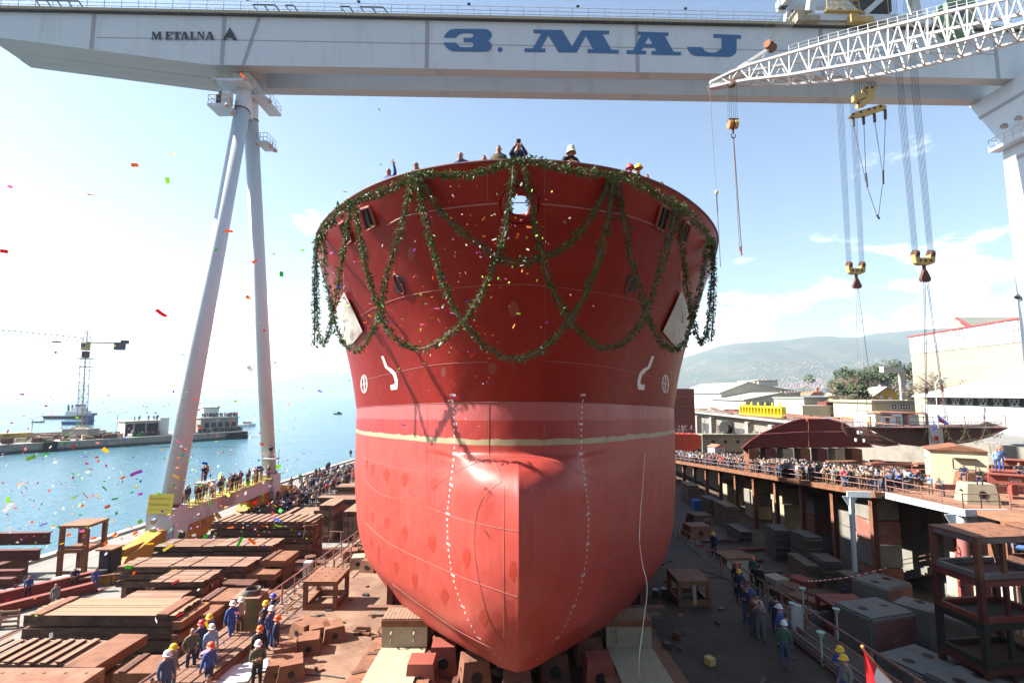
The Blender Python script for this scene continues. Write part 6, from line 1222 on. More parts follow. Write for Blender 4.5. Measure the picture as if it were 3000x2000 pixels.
for dz in (.55, 1.1): Cy('guard_rail', ds, E(2466, 1250, 59.5) + Vector((0, 0, dz)), E(2950, 1251, 53.1) + Vector((0, 0, dz)), .03, 'pipe_rail')
for hook, ends in ((c1 - Vector((0, 0, 2.5)), ((2512, 1245, 61.5), (2545, 1250, 60), (2568, 1250, 62))), (c2 - Vector((0, 0, 2.5)), ((2712, 1300, 56.0), (2718, 1300, 56.5), (2780, 1290, 55), (2786, 1296, 55.4)))):
    for k, e in enumerate(ends):
        q = E(*e); off = Vector(((k - 1) * .16, 0, 0)); m1 = hook + (q - hook) * .68
        Cy('sling', ds, hook + off, m1, .032, 'wire'); Cy('sling', ds, m1, q, .028, 'rust'); Cy('shackle', ds, m1 - Vector((0, 0, .2)), m1 + Vector((0, 0, .35)), .09, 'rust_dark')
o = Bx('notice_board', None, E(2742, 1276, 55.3), (1.5, .06, 2.1), 'paint_white'); tag(o, 'white notice board with a small red mark on the brown section', 'notice board'); em = Bx('mark', o, (0, 0, 0), (1, 1, 1), 'flag_red', world=False); em.location = (0, -.6, -.12); em.scale = (.3, .3, .22)
for i, (px, py, y, m, lab) in enumerate(((2728, 1215, 54.8, 'flag_blue', 'dark blue flag drooping on the brown hull section'), (2745, 1212, 54.6, 'flag_blue', 'blue and white flag with red centre flying on the brown section'))):
    t = thing('flag', lab, 'flag', E(px + (12 if i == 0 else 4), 1252, y), 0, 'flags on the brown section')
    Cy('pole', t, E(px + (12 if i == 0 else 4), 1254, y), E(px, py - 6, y), .03, 'rail_grey')
    a, c = E(px + 1, py, y), (E(px + 38, py + 28, y - .4) if i else E(px + 14, py + 46, y - .1)); d, e = E(px + 6, py + 24, y), (E(px + 30, py + 30, y - .3) if i else E(px + 4, py + 46, y))
    b = MB(); b.add([a, c, e, d], [(0, 1, 2, 3)]); b.build('cloth', m, t)
    if i: q = (a + c + d + e) / 4 + Vector((0, -.03, 0)); b = MB(); b.add([q + Vector((-.45, 0, .25)), q + Vector((.35, 0, -.2)), q + Vector((.3, 0, -.45)), q + Vector((-.42, 0, -.1))], [(0, 1, 2, 3)]); b.build('emblem', 'flag_red', t); b = MB(); b.tube([a + Vector((0, -.02, 0)), c + Vector((0, -.02, 0))], .05, 4); b.build('stripe', 'flag_white', t)
# small grey kiosk in the crowd, green section, big reel, orange section, hull block far behind
kz = thing('kiosk', 'small grey kiosk with reddish roof inside the crowd', 'kiosk', (36.5, 93, plat(93)), .35); Bx('kiosk_wall', kz, (0, 0, 1.4), (2.2, 1.8, 2.8), 'roof_grey', world=False); b = MB(); b.prism([(-1.25, -1.05, 2.8), (0, -1.05, 3.25), (1.25, -1.05, 2.8)], (0, 2.1, 0)); b.build('kiosk_roof', 'roof_red', kz, world=False); Bx('kiosk_door', kz, (.3, -.92, 1.1), (.8, .05, 2.0), 'clad', world=False); Bx('vent', kz, (.3, -.95, 2.3), (.6, .04, .12), 'dark_steel', world=False)
gs = thing('hull_section', 'grey-green open hull section with holes behind the crowd', 'hull section', (43, 97, plat(97)), 0, 'hull sections on the neighbouring slipway'); zz = plat(97)
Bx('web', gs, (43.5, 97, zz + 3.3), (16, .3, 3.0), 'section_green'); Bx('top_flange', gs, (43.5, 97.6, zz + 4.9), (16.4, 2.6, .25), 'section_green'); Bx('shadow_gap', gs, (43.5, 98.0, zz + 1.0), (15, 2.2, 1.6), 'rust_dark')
for k in range(6): b = MB(); b.cyl((37.5 + k * 2.3, 96.83, zz + 3.6), (37.5 + k * 2.3, 96.8, zz + 3.6), .32, n=14); b.build('hole', 'black', gs); Bx('lug', gs, (36.6 + k * 2.3, 96.8, zz + 4.0), (.5, .1, .3), 'cream_steel')
for k in range(14): Cy('top_rail', gs, (36 + k * 1.15, 97, zz + 5.0), (36.6 + k * 1.15, 98.4, zz + 5.5), .06, 'cream_steel')
dr_ = thing('cable_drum', 'black cable drum standing on the grey-green section', 'cable drum', (40.5, 98, zz + 5), .4); b = MB(); b.cyl((-.6, 0, 1.1), (-.45, 0, 1.1), 1.15, n=20); b.cyl((.45, 0, 1.1), (.6, 0, 1.1), 1.15, n=20); b.build('flange', 'black', dr_, world=False); b = MB(); b.cyl((-.45, 0, 1.1), (.45, 0, 1.1), .8, n=16); b.build('drum_core', 'dark_steel', dr_, world=False)
os_ = thing('hull_section', 'bright orange-red hull section with white-helmeted men on top beside the ship', 'hull section', (35, 112, plat(112)), 0, 'hull sections on the neighbouring slipway'); zz = plat(112); b = MB(); b.prism([(31, 111, zz + 1.5), (38, 111, zz + 1.2), (40.6, 111, zz + 2.6), (40.4, 111, zz + 5.0), (31, 111, zz + 5.2)], (0, 5, 0)); b.build('shell', 'orange_red', os_); Bx('support', os_, (36, 113, zz + .7), (8, 3, 1.3), 'rust_dark')
railing('pipe_railing', [(32, 111.4, zz + 5.15), (40, 111.4, zz + 5.0)], 'railing on the orange-red section beside the ship', 1.1, 1.6, group='trestle rails')
hb = thing('hull_block', 'tall dark red hull block with scaffold ledges beyond the crowd', 'hull block', (48, 140, plat(140)), 0); zb = plat(140)
Bx('shell', hb, (43, 141, zb + 9), (11, 8, 16.5), 'primer_dark')
for k in range(6): Bx('ledge', hb, (43, 136.8, zb + 3 + k * 2.4), (10.8, .5, .12), 'pipe_rail')
Bx('ramp', hb, (49.5, 139, zb + 1.5), (5, 8, .3), 'section_green', rot=(0, R(35), 0)); b = MB(); b.cyl((48.6, 140.5, zb + 15), (48.75, 140.5, zb + 15), .5, n=14); b.build('porthole', 'black', hb)
lt = thing('lattice_tower', 'white lattice crane tower rising beside the hull at the right', 'lattice tower', (46.5, 160, plat(150)), 0)
for k in range(9):
    z0, z1 = 4 + k * 2.1, 4 + (k + 1) * 2.1; w0, w1 = 2.4 - k * .13, 2.4 - (k + 1) * .13
    for sx, sy in ((-1, -1), (1, -1), (1, 1), (-1, 1)): Cy('chord', lt, (46.5 + sx * w0, 160 + sy * w0, z0), (46.5 + sx * w1, 160 + sy * w1, z1), .12, 'rail_grey')
    for sy in (-1, 1): Cy('brace', lt, (46.5 - w0, 160 + sy * w0, z0), (46.5 + w1, 160 + sy * w1, z1), .08, 'rail_grey'); Cy('brace', lt, (46.5 + w0, 160 + sy * w0, z0), (46.5 - w1, 160 + sy * w1, z1), .08, 'rail_grey')
Bx('tower_platform', lt, (46.5, 160, 23.1), (4, 4, .2), 'rail_grey'); Bx('tower_base', lt, (46.5, 160, 1), (6, 6, 6), 'bright_yellow')
# ================================================================ upper yard, buildings and trees behind
rb = random.Random(5)
# arches of the yard wall
for k in range(8):
    y = 92 + k * 11.5; o = Bx('wall_pier', None, (58.0, y, -1.2), (1.6, 1.6, 8.4), 'stone'); tag(o, f'stone pier of the yard wall beyond the red section, {ORD[k]} from the right', 'pier', 'piers of the yard wall')
    o = Bx('wall_bay', None, (58.62, y + 5.7, -1.8), (.12, 8.2, 5.4), 'stone_dark'); tag(o, f'dark bay between the piers of the yard wall, {ORD[k]} from the right', 'wall bay', 'bays of the yard wall')
Bx('coping', None, (58.4, 128, 3.98), (2.6, 110, .35), 'stone')['kind'] = 'structure'
railing('pipe_railing', [(58.6, 74, 4.0), (58.8, 112, 4.15)], 'rusty post railing along the edge of the upper yard', 1.3, 1.9, r=.09, rails=(1.2,), group='yard edge railings')
railing('pipe_railing', [(57.6, 92, 4.15), (57.6, 172, 4.15)], 'thin railing over the stone piers of the upper yard', 1.0, 4.5, r=.04, group='yard edge railings')
for i in range(26): y = 95 + i * 2.9; x = rb.uniform(60, 70); o = Bm('stored_beam', None, (x, y, 4.2 + rb.uniform(.1, 1.0)), (x + rb.uniform(-1, 2), y + rb.uniform(6, 14), 4.3 + rb.uniform(.1, .8)), .4, .35, rb.choice(['rust', 'rust_dark', 'wood_end', 'primer_dark', 'rust_light'])); tag(o, f'long rusty section stored on the upper yard, {ordw(i)} from the right', 'beam', 'sections on the upper yard')
# bright yellow lifting traverse
yt = thing('lifting_traverse', 'bright yellow ribbed lifting traverse lying on the yard edge', 'lifting traverse', (62, 118, 4.1), .1)
Y_a, Y_b = PY(2190, 1200, 134), PY(2296, 1214, 118); z0 = 4.2
for dz, h in ((.5, .35), (2.5, .4)): Bm('chord', yt, (Y_a.x, Y_a.y, z0 + dz), (Y_b.x, Y_b.y, z0 + dz), 1.2, h, 'bright_yellow')
for k in range(14): p = Y_a + (Y_b - Y_a) * (k / 13); Bx('rib', yt, (p.x, p.y, z0 + 1.5), (1.1, .25, 2.0), 'bright_yellow')
for k in range(6): p = Y_a + (Y_b - Y_a) * ((k + .5) / 6); b = MB(); b.prism([(p.x - .5, p.y - .5, z0 + 2.7), (p.x + .5, p.y + .5, z0 + 2.7), (p.x, p.y, z0 + 3.6)], (.3, -.1, 0)); b.build('lug', 'bright_yellow', yt)
Bm('web', yt, (Y_a.x + .5, Y_a.y, z0 + 1.5), (Y_b.x + .5, Y_b.y, z0 + 1.5), .1, 1.8, 'bright_yellow'); Bm('skid', yt, (Y_a.x, Y_a.y, z0 + .12), (Y_b.x, Y_b.y, z0 + .12), 1.4, .24, 'wood_dark')
def window(parent, c, w_, h, axis, nx=3, ny=2, name='window', frame_m='rail_grey'):
    """a glazed window on a face; axis 'y' = faces the camera, 'x' = faces left"""
    cx, cy, cz = c; d = (w_, .08, h) if axis == 'y' else (.08, w_, h); f = Bx(name, parent, c, d, 'glass')
    def bar(px, pz, sx, sz):
        cc = (cx + px, cy - .06, cz + pz) if axis == 'y' else (cx - .06, cy + px, cz + pz); dd = (sx, .08, sz) if axis == 'y' else (.08, sx, sz)
        o = Bx('frame_bar', parent, cc, dd, frame_m)
    for i in range(nx + 1): bar(-w_ / 2 + w_ * i / nx, 0, .12, h)
    for j in range(ny + 1): bar(0, -h / 2 + h * j / ny, w_, .12)
def gable(name, label, x0, x1, y0, y1, zb, ze, zr, wall, roof, rx=None, wins=(), group='sheds of the yard', over=.6):
    t = thing(name, label, 'building', ((x0 + x1) / 2, (y0 + y1) / 2, zb), 0, group); rx = (x0 + x1) / 2 if rx is None else rx
    b = MB(); b.prism([(x0, y0, zb), (x1, y0, zb), (x1, y0, ze), (rx, y0, zr), (x0, y0, ze)], (0, y1 - y0, 0)); b.build('wall', wall, t)
    for xa, s in ((x0, -1), (x1, 1)):
        b = MB(); dz = (zr - ze) / abs(rx - xa); b.prism([(xa + s * over, y0 - over, ze - dz * over + .05), (rx, y0 - over, zr + .05), (rx, y0 - over, zr + .3), (xa + s * over, y0 - over, ze - dz * over + .3)], (0, y1 - y0 + 2 * over, 0)); b.build('roof', roof, t)
    for cx, cz, w_, h, nx, ny in wins: window(t, (cx, y0 - .05, cz), w_, h, 'y', nx, ny)
    return t
def WX(px, Y): return PY(px, 1150, Y).x
def WZ(py, Y): return PY(1500, py, Y).z
Y_ = 185
w1_ = gable('warehouse', 'large white gabled warehouse with roof vents, farther left one', WX(2112, Y_), WX(2345, Y_), Y_, Y_ + 45, 2.5, WZ(1150, Y_), WZ(1121, Y_), 'wall_white', 'roof_cream', WX(2190, Y_), [(WX((a + c) / 2, Y_), WZ((e + f) / 2, Y_), WX(c, Y_) - WX(a, Y_), WZ(e, Y_) - WZ(f, Y_), n, 3) for a, c, e, f, n in ((2121, 2149, 1159, 1172, 5), (2155, 2205, 1159, 1172, 9), (2211, 2240, 1159, 1166, 5), (2121, 2149, 1178, 1190, 5), (2155, 2181, 1178, 1190, 5))])
p0 = PY(2235, 1122, Y_ + 8)
Bx('roof_lantern', w1_, (p0.x, Y_ + 12, p0.z - .2), (7, 16, 2.0), 'roof_grey'); Bx('lantern_roof', w1_, (p0.x, Y_ + 12, p0.z + .95), (8, 17, .25), 'roof_cream')
for i, px in enumerate((2188, 2200, 2212, 2222, 2234, 2244)): p = PY(px, 1114 if i > 1 else 1119, Y_ + 6); b = MB(); b.cyl(p - Vector((0, 0, 1.0)), p, .5, n=10); b.cyl(p, p + Vector((0, 0, .5)), .75, .15, n=10); b.build('roof_vent', 'clad_brown', w1_)
Y_ = 165
w2_ = gable('warehouse', 'lower white gabled warehouse with tall windows before the large one', WX(2180, Y_), WX(2372, Y_), Y_, Y_ + 26, 2.5, WZ(1172, Y_), WZ(1152, Y_), 'wall_white', 'roof_cream', WX(2284, Y_), [(WX((a + c) / 2, Y_), WZ(1187, Y_), WX(c, Y_) - WX(a, Y_), WZ(1177, Y_) - WZ(1197, Y_), n, 3) for a, c, n in ((2230, 2251, 5), (2257, 2307, 10), (2313, 2335, 5))])
for px in (2290, 2302, 2311, 2320, 2329, 2337): p = PY(px, 1147, Y_ + 10); b = MB(); b.cyl(p - Vector((0, 0, .8)), p + Vector((0, 0, .2)), .4, n=8); b.build('roof_vent', 'clad_brown', w2_)
Bx('lean_to', w2_, (WX(2355, 160), 163, 4.5 + 1.6), (8, 5, 4.5), 'wall_white')
Y_ = 140
fb = thing('flat_roofed_building', 'white flat-roofed building with green roof and outside stair', 'building', (WX(2395, Y_), Y_ + 8, 4), 0, 'sheds of the yard')
Bx('wall', fb, (WX(2388, Y_), Y_ + 8, (4 + WZ(1168, Y_)) / 2), (WX(2420, Y_) - WX(2352, Y_), 16, WZ(1168, Y_) - 4), 'wall_white'); Bx('roof', fb, (WX(2388, Y_), Y_ + 8, WZ(1166, Y_)), (WX(2424, Y_) - WX(2350, Y_), 17, .5), 'roof_green'); Bx('annex', fb, (WX(2385, 136), 136, 5.3), (10, 6, 3.0), 'wall_beige'); Bx('stair_tower', fb, (WX(2432, 134), 136, 5.6), (2.2, 4, 4.2), 'primer_dark')
for dz in (0, 1.6, 3.4): Bx('landing', fb, (WX(2436, 134), 133.6, 4.5 + dz), (3.2, 2, .15), 'rust')
b = MB(); b.prism([(WX(2372, 200), 200, WZ(1158, 200)), (WX(2420, 200), 200, WZ(1158, 200)), (WX(2408, 200), 200, WZ(1146, 200)), (WX(2384, 200), 200, WZ(1148, 200))], (0, 9, 0)); hr_ = thing('house', 'red tiled roof of a house peeping over the flat roof', 'house', (WX(2396, 200), 204, 3), 0); b.build('roof', 'roof_red', hr_); Bx('wall', hr_, (WX(2396, 200), 205, 6), (5, 8, 5), 'wall_white'); Bx('chimney', hr_, (WX(2407, 200), 203, WZ(1143, 200)), (.8, .8, 2.2), 'roof_red')
# white box building, yellow house, beige office
Y_ = 160
wb = thing('white_building', 'plain white box building beside the yellow house', 'building', (WX(2530, Y_), Y_ + 6, 4), 0, 'houses behind the yard'); Bx('wall', wb, (WX(2532, Y_), Y_ + 6, (4 + WZ(1142, Y_)) / 2), (WX(2555, Y_) - WX(2511, Y_), 12, WZ(1142, Y_) - 4), 'paint_white'); Bx('canopy', wb, (WX(2530, Y_) - .5, Y_ - .6, WZ(1171, Y_)), (6, 1.2, .3), 'wall_white')
Y_ = 150
yh = gable('yellow_house', 'bright yellow gabled house with air conditioners', WX(2562, Y_), WX(2640, Y_), Y_, Y_ + 22, 4, WZ(1156, Y_), WZ(1135, Y_), 'wall_yellow', 'roof_cream', WX(2594, Y_), (), 'houses behind the yard', .9)
for px, py in ((2580, 1163), (2606, 1166), (2636, 1166)): p = PY(px, py, Y_ - .3); Bx('air_conditioner', yh, p, (1.0, .5, .7), 'paint_white')
for px, py, w_ in ((2585, 1128, 1.8), (2602, 1127, .6)): p = PY(px, py, Y_ + 8); Bx('chimney', yh, p - Vector((0, 0, .8)), (w_, 1, 2.4), 'clad_brown'); Bx('chimney_cap', yh, p + Vector((0, 0, .5)), (w_ + .5, 1.4, .2), 'dark_steel')
Y_ = 118
bo = thing('office_building', 'beige flat-roofed office with two barred windows', 'building', (WX(2615, Y_), Y_ + 7, 4), 0, 'houses behind the yard')
Bx('wall', bo, (WX(2617, Y_), Y_ + 7, (4 + WZ(1180, Y_)) / 2), (WX(2683, Y_) - WX(2550, Y_), 14, WZ(1180, Y_) - 4), 'wall_beige'); Bx('roof', bo, (WX(2617, Y_), Y_ + 7, WZ(1176, Y_)), (WX(2686, Y_) - WX(2542, Y_), 15.5, .55), 'wall_cream')
window(bo, (WX(2615, Y_), Y_ - .05, WZ(1191, Y_)), 1.3, 1.25, 'y', 2, 2, frame_m='paint_white'); window(bo, (WX(2648, Y_), Y_ - .05, WZ(1191, Y_)), 2.5, 1.25, 'y', 4, 2, frame_m='paint_white')
p = PY(2670, 1178, Y_); Bx('roof_cap', bo, (p.x, Y_ + 1, p.z + .3), (.8, .8, .6), 'wall_beige')
Y_ = 92
bh = thing('blue_hut', 'pale blue hut with red door post and rusty lean-to roof', 'hut', (WX(2630, Y_), Y_ + 3, 3.9), 0)
Bx('wall', bh, (WX(2600, Y_), Y_ + 3, (3.9 + WZ(1212, Y_)) / 2), (WX(2650, Y_) - WX(2574, Y_), 6, WZ(1212, Y_) - 3.9 + .4), 'wall_blue'); Bx('wall', bh, (WX(2670, Y_), Y_ + 3.2, (3.9 + WZ(1214, Y_)) / 2), (WX(2690, Y_) - WX(2650, Y_), 5.8, WZ(1214, Y_) - 3.9), 'roof_grey'); Bx('door_post', bh, (WX(2651, Y_), Y_ - .08, (3.9 + WZ(1212, Y_)) / 2), (.35, .2, 2.2), 'red_edge'); Bx('roof', bh, (WX(2634, Y_), Y_ + 3, WZ(1209, Y_)), (WX(2705, Y_) - WX(2570, Y_), 7.4, .2), 'roof_red', rot=(0, R(1.5), 0)); Bx('door', bh, (WX(2626, Y_), Y_ - .06, 4.9), (.75, .12, 1.7), 'clad_brown'); Bx('opening', bh, (WX(2594, Y_), Y_ - .04, 5.1), (.6, .1, 1.3), 'dark_steel'); Bx('awning', bh, (WX(2590, Y_), Y_ - .6, 6.0), (1.6, 1.2, .06), 'wood', rot=(R(25), 0, 0))
gt = thing('steel_portal', 'orange-yellow steel post frame beside the blue hut', 'portal frame', (WX(2555, 92), 92, 3.9), 0); 
for px in (2543, 2566): Bx('post', gt, (WX(px, 92), 92, 4.9), (.3, .3, 2.2), 'rail_yellow')
Bx('lintel', gt, (WX(2555, 92), 92, WZ(1211, 92)), (2.4, .35, .3), 'rail_yellow')
# large cream assembly hall at the right edge
hl_ = thing('assembly_hall', 'huge cream assembly hall with corrugated clerestory at the right edge', 'building', (90, 95, 3), 0)
A_, B_ = Vector((87.5, 112, 0)), Vector((81.0, 60, 0)); dh = (B_ - A_).normalized(); nh = Vector((-dh.y, dh.x, 0)); nh = nh if nh.x < 0 else -nh; ln = (B_ - A_).length
def onhall(s, z, o=0.0): return A_ + dh * s + nh * o + Vector((0, 0, z))
b = MB(); b.prism([onhall(0, 3), onhall(ln, 3), onhall(ln, 22.2), onhall(0, 22.2)], -nh * 40); b.build('wall', 'wall_cream', hl_)
rows = 15
for k in range(rows): z = 5 + k * .95; b = MB(); b.prism([onhall(.1, z, .0), onhall(ln - .1, z, .0), onhall(ln - .1, z + .06, .0), onhall(.1, z + .06, .0)], nh * .03); b.build('panel_joint', 'wall_beige', hl_)
zc0, zc1 = 18.4, 22.3
npn = 56
for k in range(npn):
    for r_ in range(2):
        m = 'clad_brown' if rb.random() < .12 else ('clad' if rb.random() < .8 else 'paint_white'); s0, s1 = ln * k / npn, ln * (k + 1) / npn - .12; za, zb_ = zc0 + (zc1 - zc0) * r_ / 2 + .04, zc0 + (zc1 - zc0) * (r_ + 1) / 2 - .04
        b = MB(); b.prism([onhall(s0, za, .02), onhall(s1, za, .02), onhall(s1, zb_, .02), onhall(s0, zb_, .02)], nh * .12); b.build('cladding_panel', m, hl_)
b = MB(); b.prism([onhall(-.4, 22.2, .3), onhall(ln, 22.2, .3), onhall(ln, 22.45, .3), onhall(-.4, 22.45, .3)], -nh * 40); b.build('roof_edge', 'red_edge', hl_)
rp0 = Vector((96, 118, 0)); t = thing('hall_roof', 'grey-green pitched roof with red gable behind the cream hall', 'building', (110, 112, 3), 0)
X0, X1, YR = WX(2790, 126), 190, 118; b = MB(); b.prism([(X0, YR, 3), (X0, YR + 8, 3), (X0, YR + 8, WZ(965, YR)), (X0 + .0, YR + 4, WZ(930, YR)), (X0, YR, WZ(965, YR))], (X1 - X0, 0, 0)); b.build('wall', 'wall_cream', t)
b = MB(); b.prism([(X0 - 1.0, YR - 1.4, WZ(965, YR) - .6), (X0 - 1.0, YR + 4, WZ(930, YR) + .2), (X0 - 1.0, YR + 4, WZ(930, YR) + .7), (X0 - 1.0, YR - 1.4, WZ(965, YR) - .1)], (X1 - X0, 0, 0)); b.build('roof', 'roof_green', t); b = MB(); b.beam((X0 - 1.1, YR - 1.4, WZ(965, YR) - .3), (X0 - 1.1, YR + 4, WZ(930, YR) + .5), .3, .5); b.build('gable_edge', 'red_edge', t)
# low white-roofed shed with trusses in front of it
sh = thing('truss_shed', 'low shed with white corrugated roof, black truss gap and pale blue wall', 'building', (78, 84, 3.5), 0)
A2, B2_ = Vector((WX(2705, 92), 92, 0)), Vector((72, 68, 0)); d2 = (B2_ - A2).normalized(); n2_ = Vector((-d2.y, d2.x, 0)); n2_ = n2_ if n2_.x < 0 else -n2_; l2 = (B2_ - A2).length
def ons(s, z, o=0.0): return A2 + d2 * s + n2_ * o + Vector((0, 0, z))
b = MB(); b.prism([ons(0, 3), ons(l2, 3), ons(l2, 8.0), ons(0, 8.0)], -n2_ * 14); b.build('wall', 'clad', sh)
for k in range(40): s = l2 * (k + .5) / 40; Bm('rib', sh, ons(s, 3.1, .03), ons(s, 7.95, .03), .06, .08, 'clad')
b = MB(); b.prism([ons(.2, 8.0, -.5), ons(l2, 8.0, -.5), ons(l2, 9.3, -.5), ons(.2, 9.3, -.5)], -n2_ * .3); b.build('dark_gap', 'black', sh)
for k in range(9):
    s = l2 * (k + .2) / 9; w_ = l2 / 9 * .62; 
    Bm('truss_bar', sh, ons(s, 9.1, -.3), ons(s + w_, 9.1, -.3), .09, .09, 'rail_grey'); Bm('truss_bar', sh, ons(s, 8.2, -.3), ons(s + w_, 8.2, -.3), .09, .09, 'rail_grey')
    for q in range(4): Bm('truss_bar', sh, ons(s + w_ * q / 4, 8.2 if q % 2 else 9.1, -.3), ons(s + w_ * (q + 1) / 4, 9.1 if q % 2 else 8.2, -.3), .07, .07, 'rail_grey')
b = MB(); b.prism([ons(-1.2, 9.35, 1.2), ons(l2 + 1, 9.35, 1.2), ons(l2 + 1, 9.55, 1.2), ons(-1.2, 9.55, 1.2)], -n2_ * .01)
b = MB(); q = [ons(-1.2, 9.35, 1.2), ons(l2, 9.35, 1.2), ons(l2, 12.3, -12), ons(-1.2, 12.3, -12)]; b.prism(q, (0, 0, .2)); b.build('roof', 'roof_grey', sh)
for k in range(28): s = -1 + (l2 + 1) * k / 27; Bm('roof_rib', sh, ons(s, 9.62, 1.15), ons(s, 12.5, -11.9), .1, .08, 'white')
# pipe gantry beside the hall, tram-like post
pg = thing('pipe_gantry', 'pink and white pipe gantry standing left of the cream hall', 'pipe gantry', (WX(2640, 125), 125, 4), 0)
for px, m in ((2648, 'sign_pink'), (2642, 'rail_grey')): Cy('riser', pg, (WX(px, 125), 125, 4), (WX(px, 125), 125, WZ(1081, 125)), .45, m, 'cyl16')
Bm('duct', pg, (WX(2644, 125), 125, WZ(1084, 125)), (88, 122, WZ(1084, 125)), 1.0, 1.3, 'rail_grey')
for k in range(10): z = 5 + k * 1.1; Cy('rung', pg, (WX(2636, 125), 124.6, z), (WX(2640, 125), 124.6, z), .06, 'rail_grey')
Cy('ladder_rail', pg, (WX(2636, 125), 124.6, 4), (WX(2636, 125), 124.6, WZ(1075, 125)), .07, 'rail_grey')
orr = thing('house', 'orange tiled roof of a house between the trees', 'house', (WX(2668, 190), 195, 5), 0); b = MB(); b.prism([(WX(2640, 190), 190, WZ(1151, 190)), (WX(2690, 190), 190, WZ(1151, 190)), (WX(2690, 190), 197, WZ(1138, 190)), (WX(2640, 190), 197, WZ(1138, 190))], (0, 0, .3)); b.build('roof', 'roof_red', orr); Bx('wall', orr, (WX(2665, 190), 196, 7), (8, 9, 6), 'wall_cream')
# vehicles on the yard
def car(name, p, rz, m, label, van=False):
    t = thing(name, label, 'van' if van else 'car', p, rz, 'vehicles parked on the yard'); h = 1.9 if van else 1.42
    prof = [(-2.1, .35), (-2.1, .85), (-1.2, .95), (-.6, h), (1.2 if not van else 1.9, h), (1.9 if not van else 2.1, .95), (2.1, .9), (2.1, .35)]
    b = MB(); b.prism([(a, -.85, c) for a, c in prof], (0, 1.7, 0)); b.build('body', m, t, world=False)
    b = MB(); b.prism([(a * .86 + .1, -.87, c * .96) for a, c in ((-1.1, 1.0), (-.6, h), (1.1, h), (1.6, 1.0))], (0, 1.74, 0)); b.build('window', 'glass', t, world=False)
    for sx in (-1.3, 1.3):
        for sy in (-.85, .85): b = MB(); b.cyl((sx, sy - .06, .33), (sx, sy + .06, .33), .33, n=14); w0 = b.build('wheel', 'rubber', t, world=False); b = MB(); b.cyl((sx, sy - .07, .33), (sx, sy + .07, .33), .18, n=10); b.build('rim', 'rail_grey', w0, world=False)
car('parked_car', (WX(2490, 140), 140, 4.02), .05, 'white', 'small pale hatchback parked before the trees'); pm('van_red', (.40, .16, .18), None, 1, .4)
car('parked_van', (WX(2537, 150), 150, 4.02), 1.2, 'van_red', 'reddish van parked at the white building', True)
# trees: pines and bare shrubs with leaf clumps through the crown
def leaf_cloud(c, rad, n, size, rng, shape=1.0, hollow=.35):
    vs, fs = [], []
    cl = [(Vector((rng.gauss(0, .45), rng.gauss(0, .45), rng.gauss(0, .38))), rng.uniform(.22, .42)) for _ in range(16)]
    for i in range(n):
        q, r0 = cl[i % len(cl)]; d = Vector((rng.gauss(0, 1), rng.gauss(0, 1), rng.gauss(0, 1))).normalized() * r0 * (rng.random() ** .4)
        p = Vector(c) + Vector(((q.x + d.x) * rad[0], (q.y + d.y) * rad[1], (q.z + d.z) * rad[2])); u = Vector((rng.gauss(0, 1), rng.gauss(0, 1), rng.gauss(0, 1))).normalized(); w_ = u.orthogonal().normalized(); s = size * rng.uniform(.6, 1.4); k = len(vs)
        vs += [p - u * s, p + w_ * s * .5, p + u * s, p - w_ * s * .5]; fs.append((k, k + 1, k + 2, k + 3))
    return vs, fs
def tree(name, base, h, rad, label, m='pine', n=900, size=.5, bare=False, seed=0):
    rng = random.Random(seed); t = thing(name, label, 'tree', base, 0, 'trees behind the yard'); b = MB(); top = Vector((rng.uniform(-.5, .5), 0, h * .75)); b.cyl((0, 0, -.3), top * .55, .32, .2, n=8); b.cyl(top * .55, top, .2, .06, n=8)
    for k in range(9 if not bare else 26):
        a = rng.uniform(0, 6.28); z = h * rng.uniform(.35, .75); o_ = Vector((math.cos(a) * rad[0] * rng.uniform(.5, .95), math.sin(a) * rad[1] * rng.uniform(.5, .95), z + h * rng.uniform(.08, .25))); s = Vector((0, 0, z)); b.cyl(s, o_, .09, .02, n=5)
        if bare:
            for q in range(5): e = o_ * rng.uniform(.8, 1.02) + Vector((rng.uniform(-1, 1), rng.uniform(-1, 1), rng.uniform(.2, 1.3))); b.cyl(s + (o_ - s) * rng.uniform(.4, 1), e, .035, .01, n=4)
    b.build('trunk', 'bark' if not bare else 'twig', t, world=False)
    b = MB(); b.add(*leaf_cloud((0, 0, h * .66), rad, n if not bare else int(n * .8), size if not bare else size * .42, rng)); b.build('crown', m if not bare else 'twig', t, world=False, kind='stuff' if False else None)
for i, (px, Y, py, h, r_, bare) in enumerate(((2452, 150, 0, 9, 5, True), (2472, 158, 0, 12, 5.5, True), (2490, 168, 0, 14, 6, False), (2512, 172, 0, 15, 7, False), (2535, 185, 0, 17, 7, True), (2560, 190, 0, 18, 8, False), (2585, 195, 0, 19, 8, True), (2610, 190, 0, 18, 7, False), (2652, 180, 0, 17, 7, False), (2505, 146, 0, 9, 4.5, False), (2690, 128, 0, 12, 5, True), (2735, 104, 0, 11, 4.5, True), (2482, 143, 0, 6, 4, True), (2520, 148, 0, 8, 3.5, True))):
    tree('bare_tree' if bare else 'pine_tree', (WX(px, Y), Y, 3.8), h, (r_, r_, h * .38), f'{["bare grey-brown tree", "dark green pine"][not bare]} behind the yard, {ORD[i]} planted from the white sheds', seed=i + 3, bare=bare, n=1500)
tree('bare_shrub', (WX(2765, 66), 66, plat(66)), 5.0, (2.6, 2.0, 2.2), 'leafless shrub in front of the pale blue shed wall', bare=True, seed=40, n=300, size=.25)
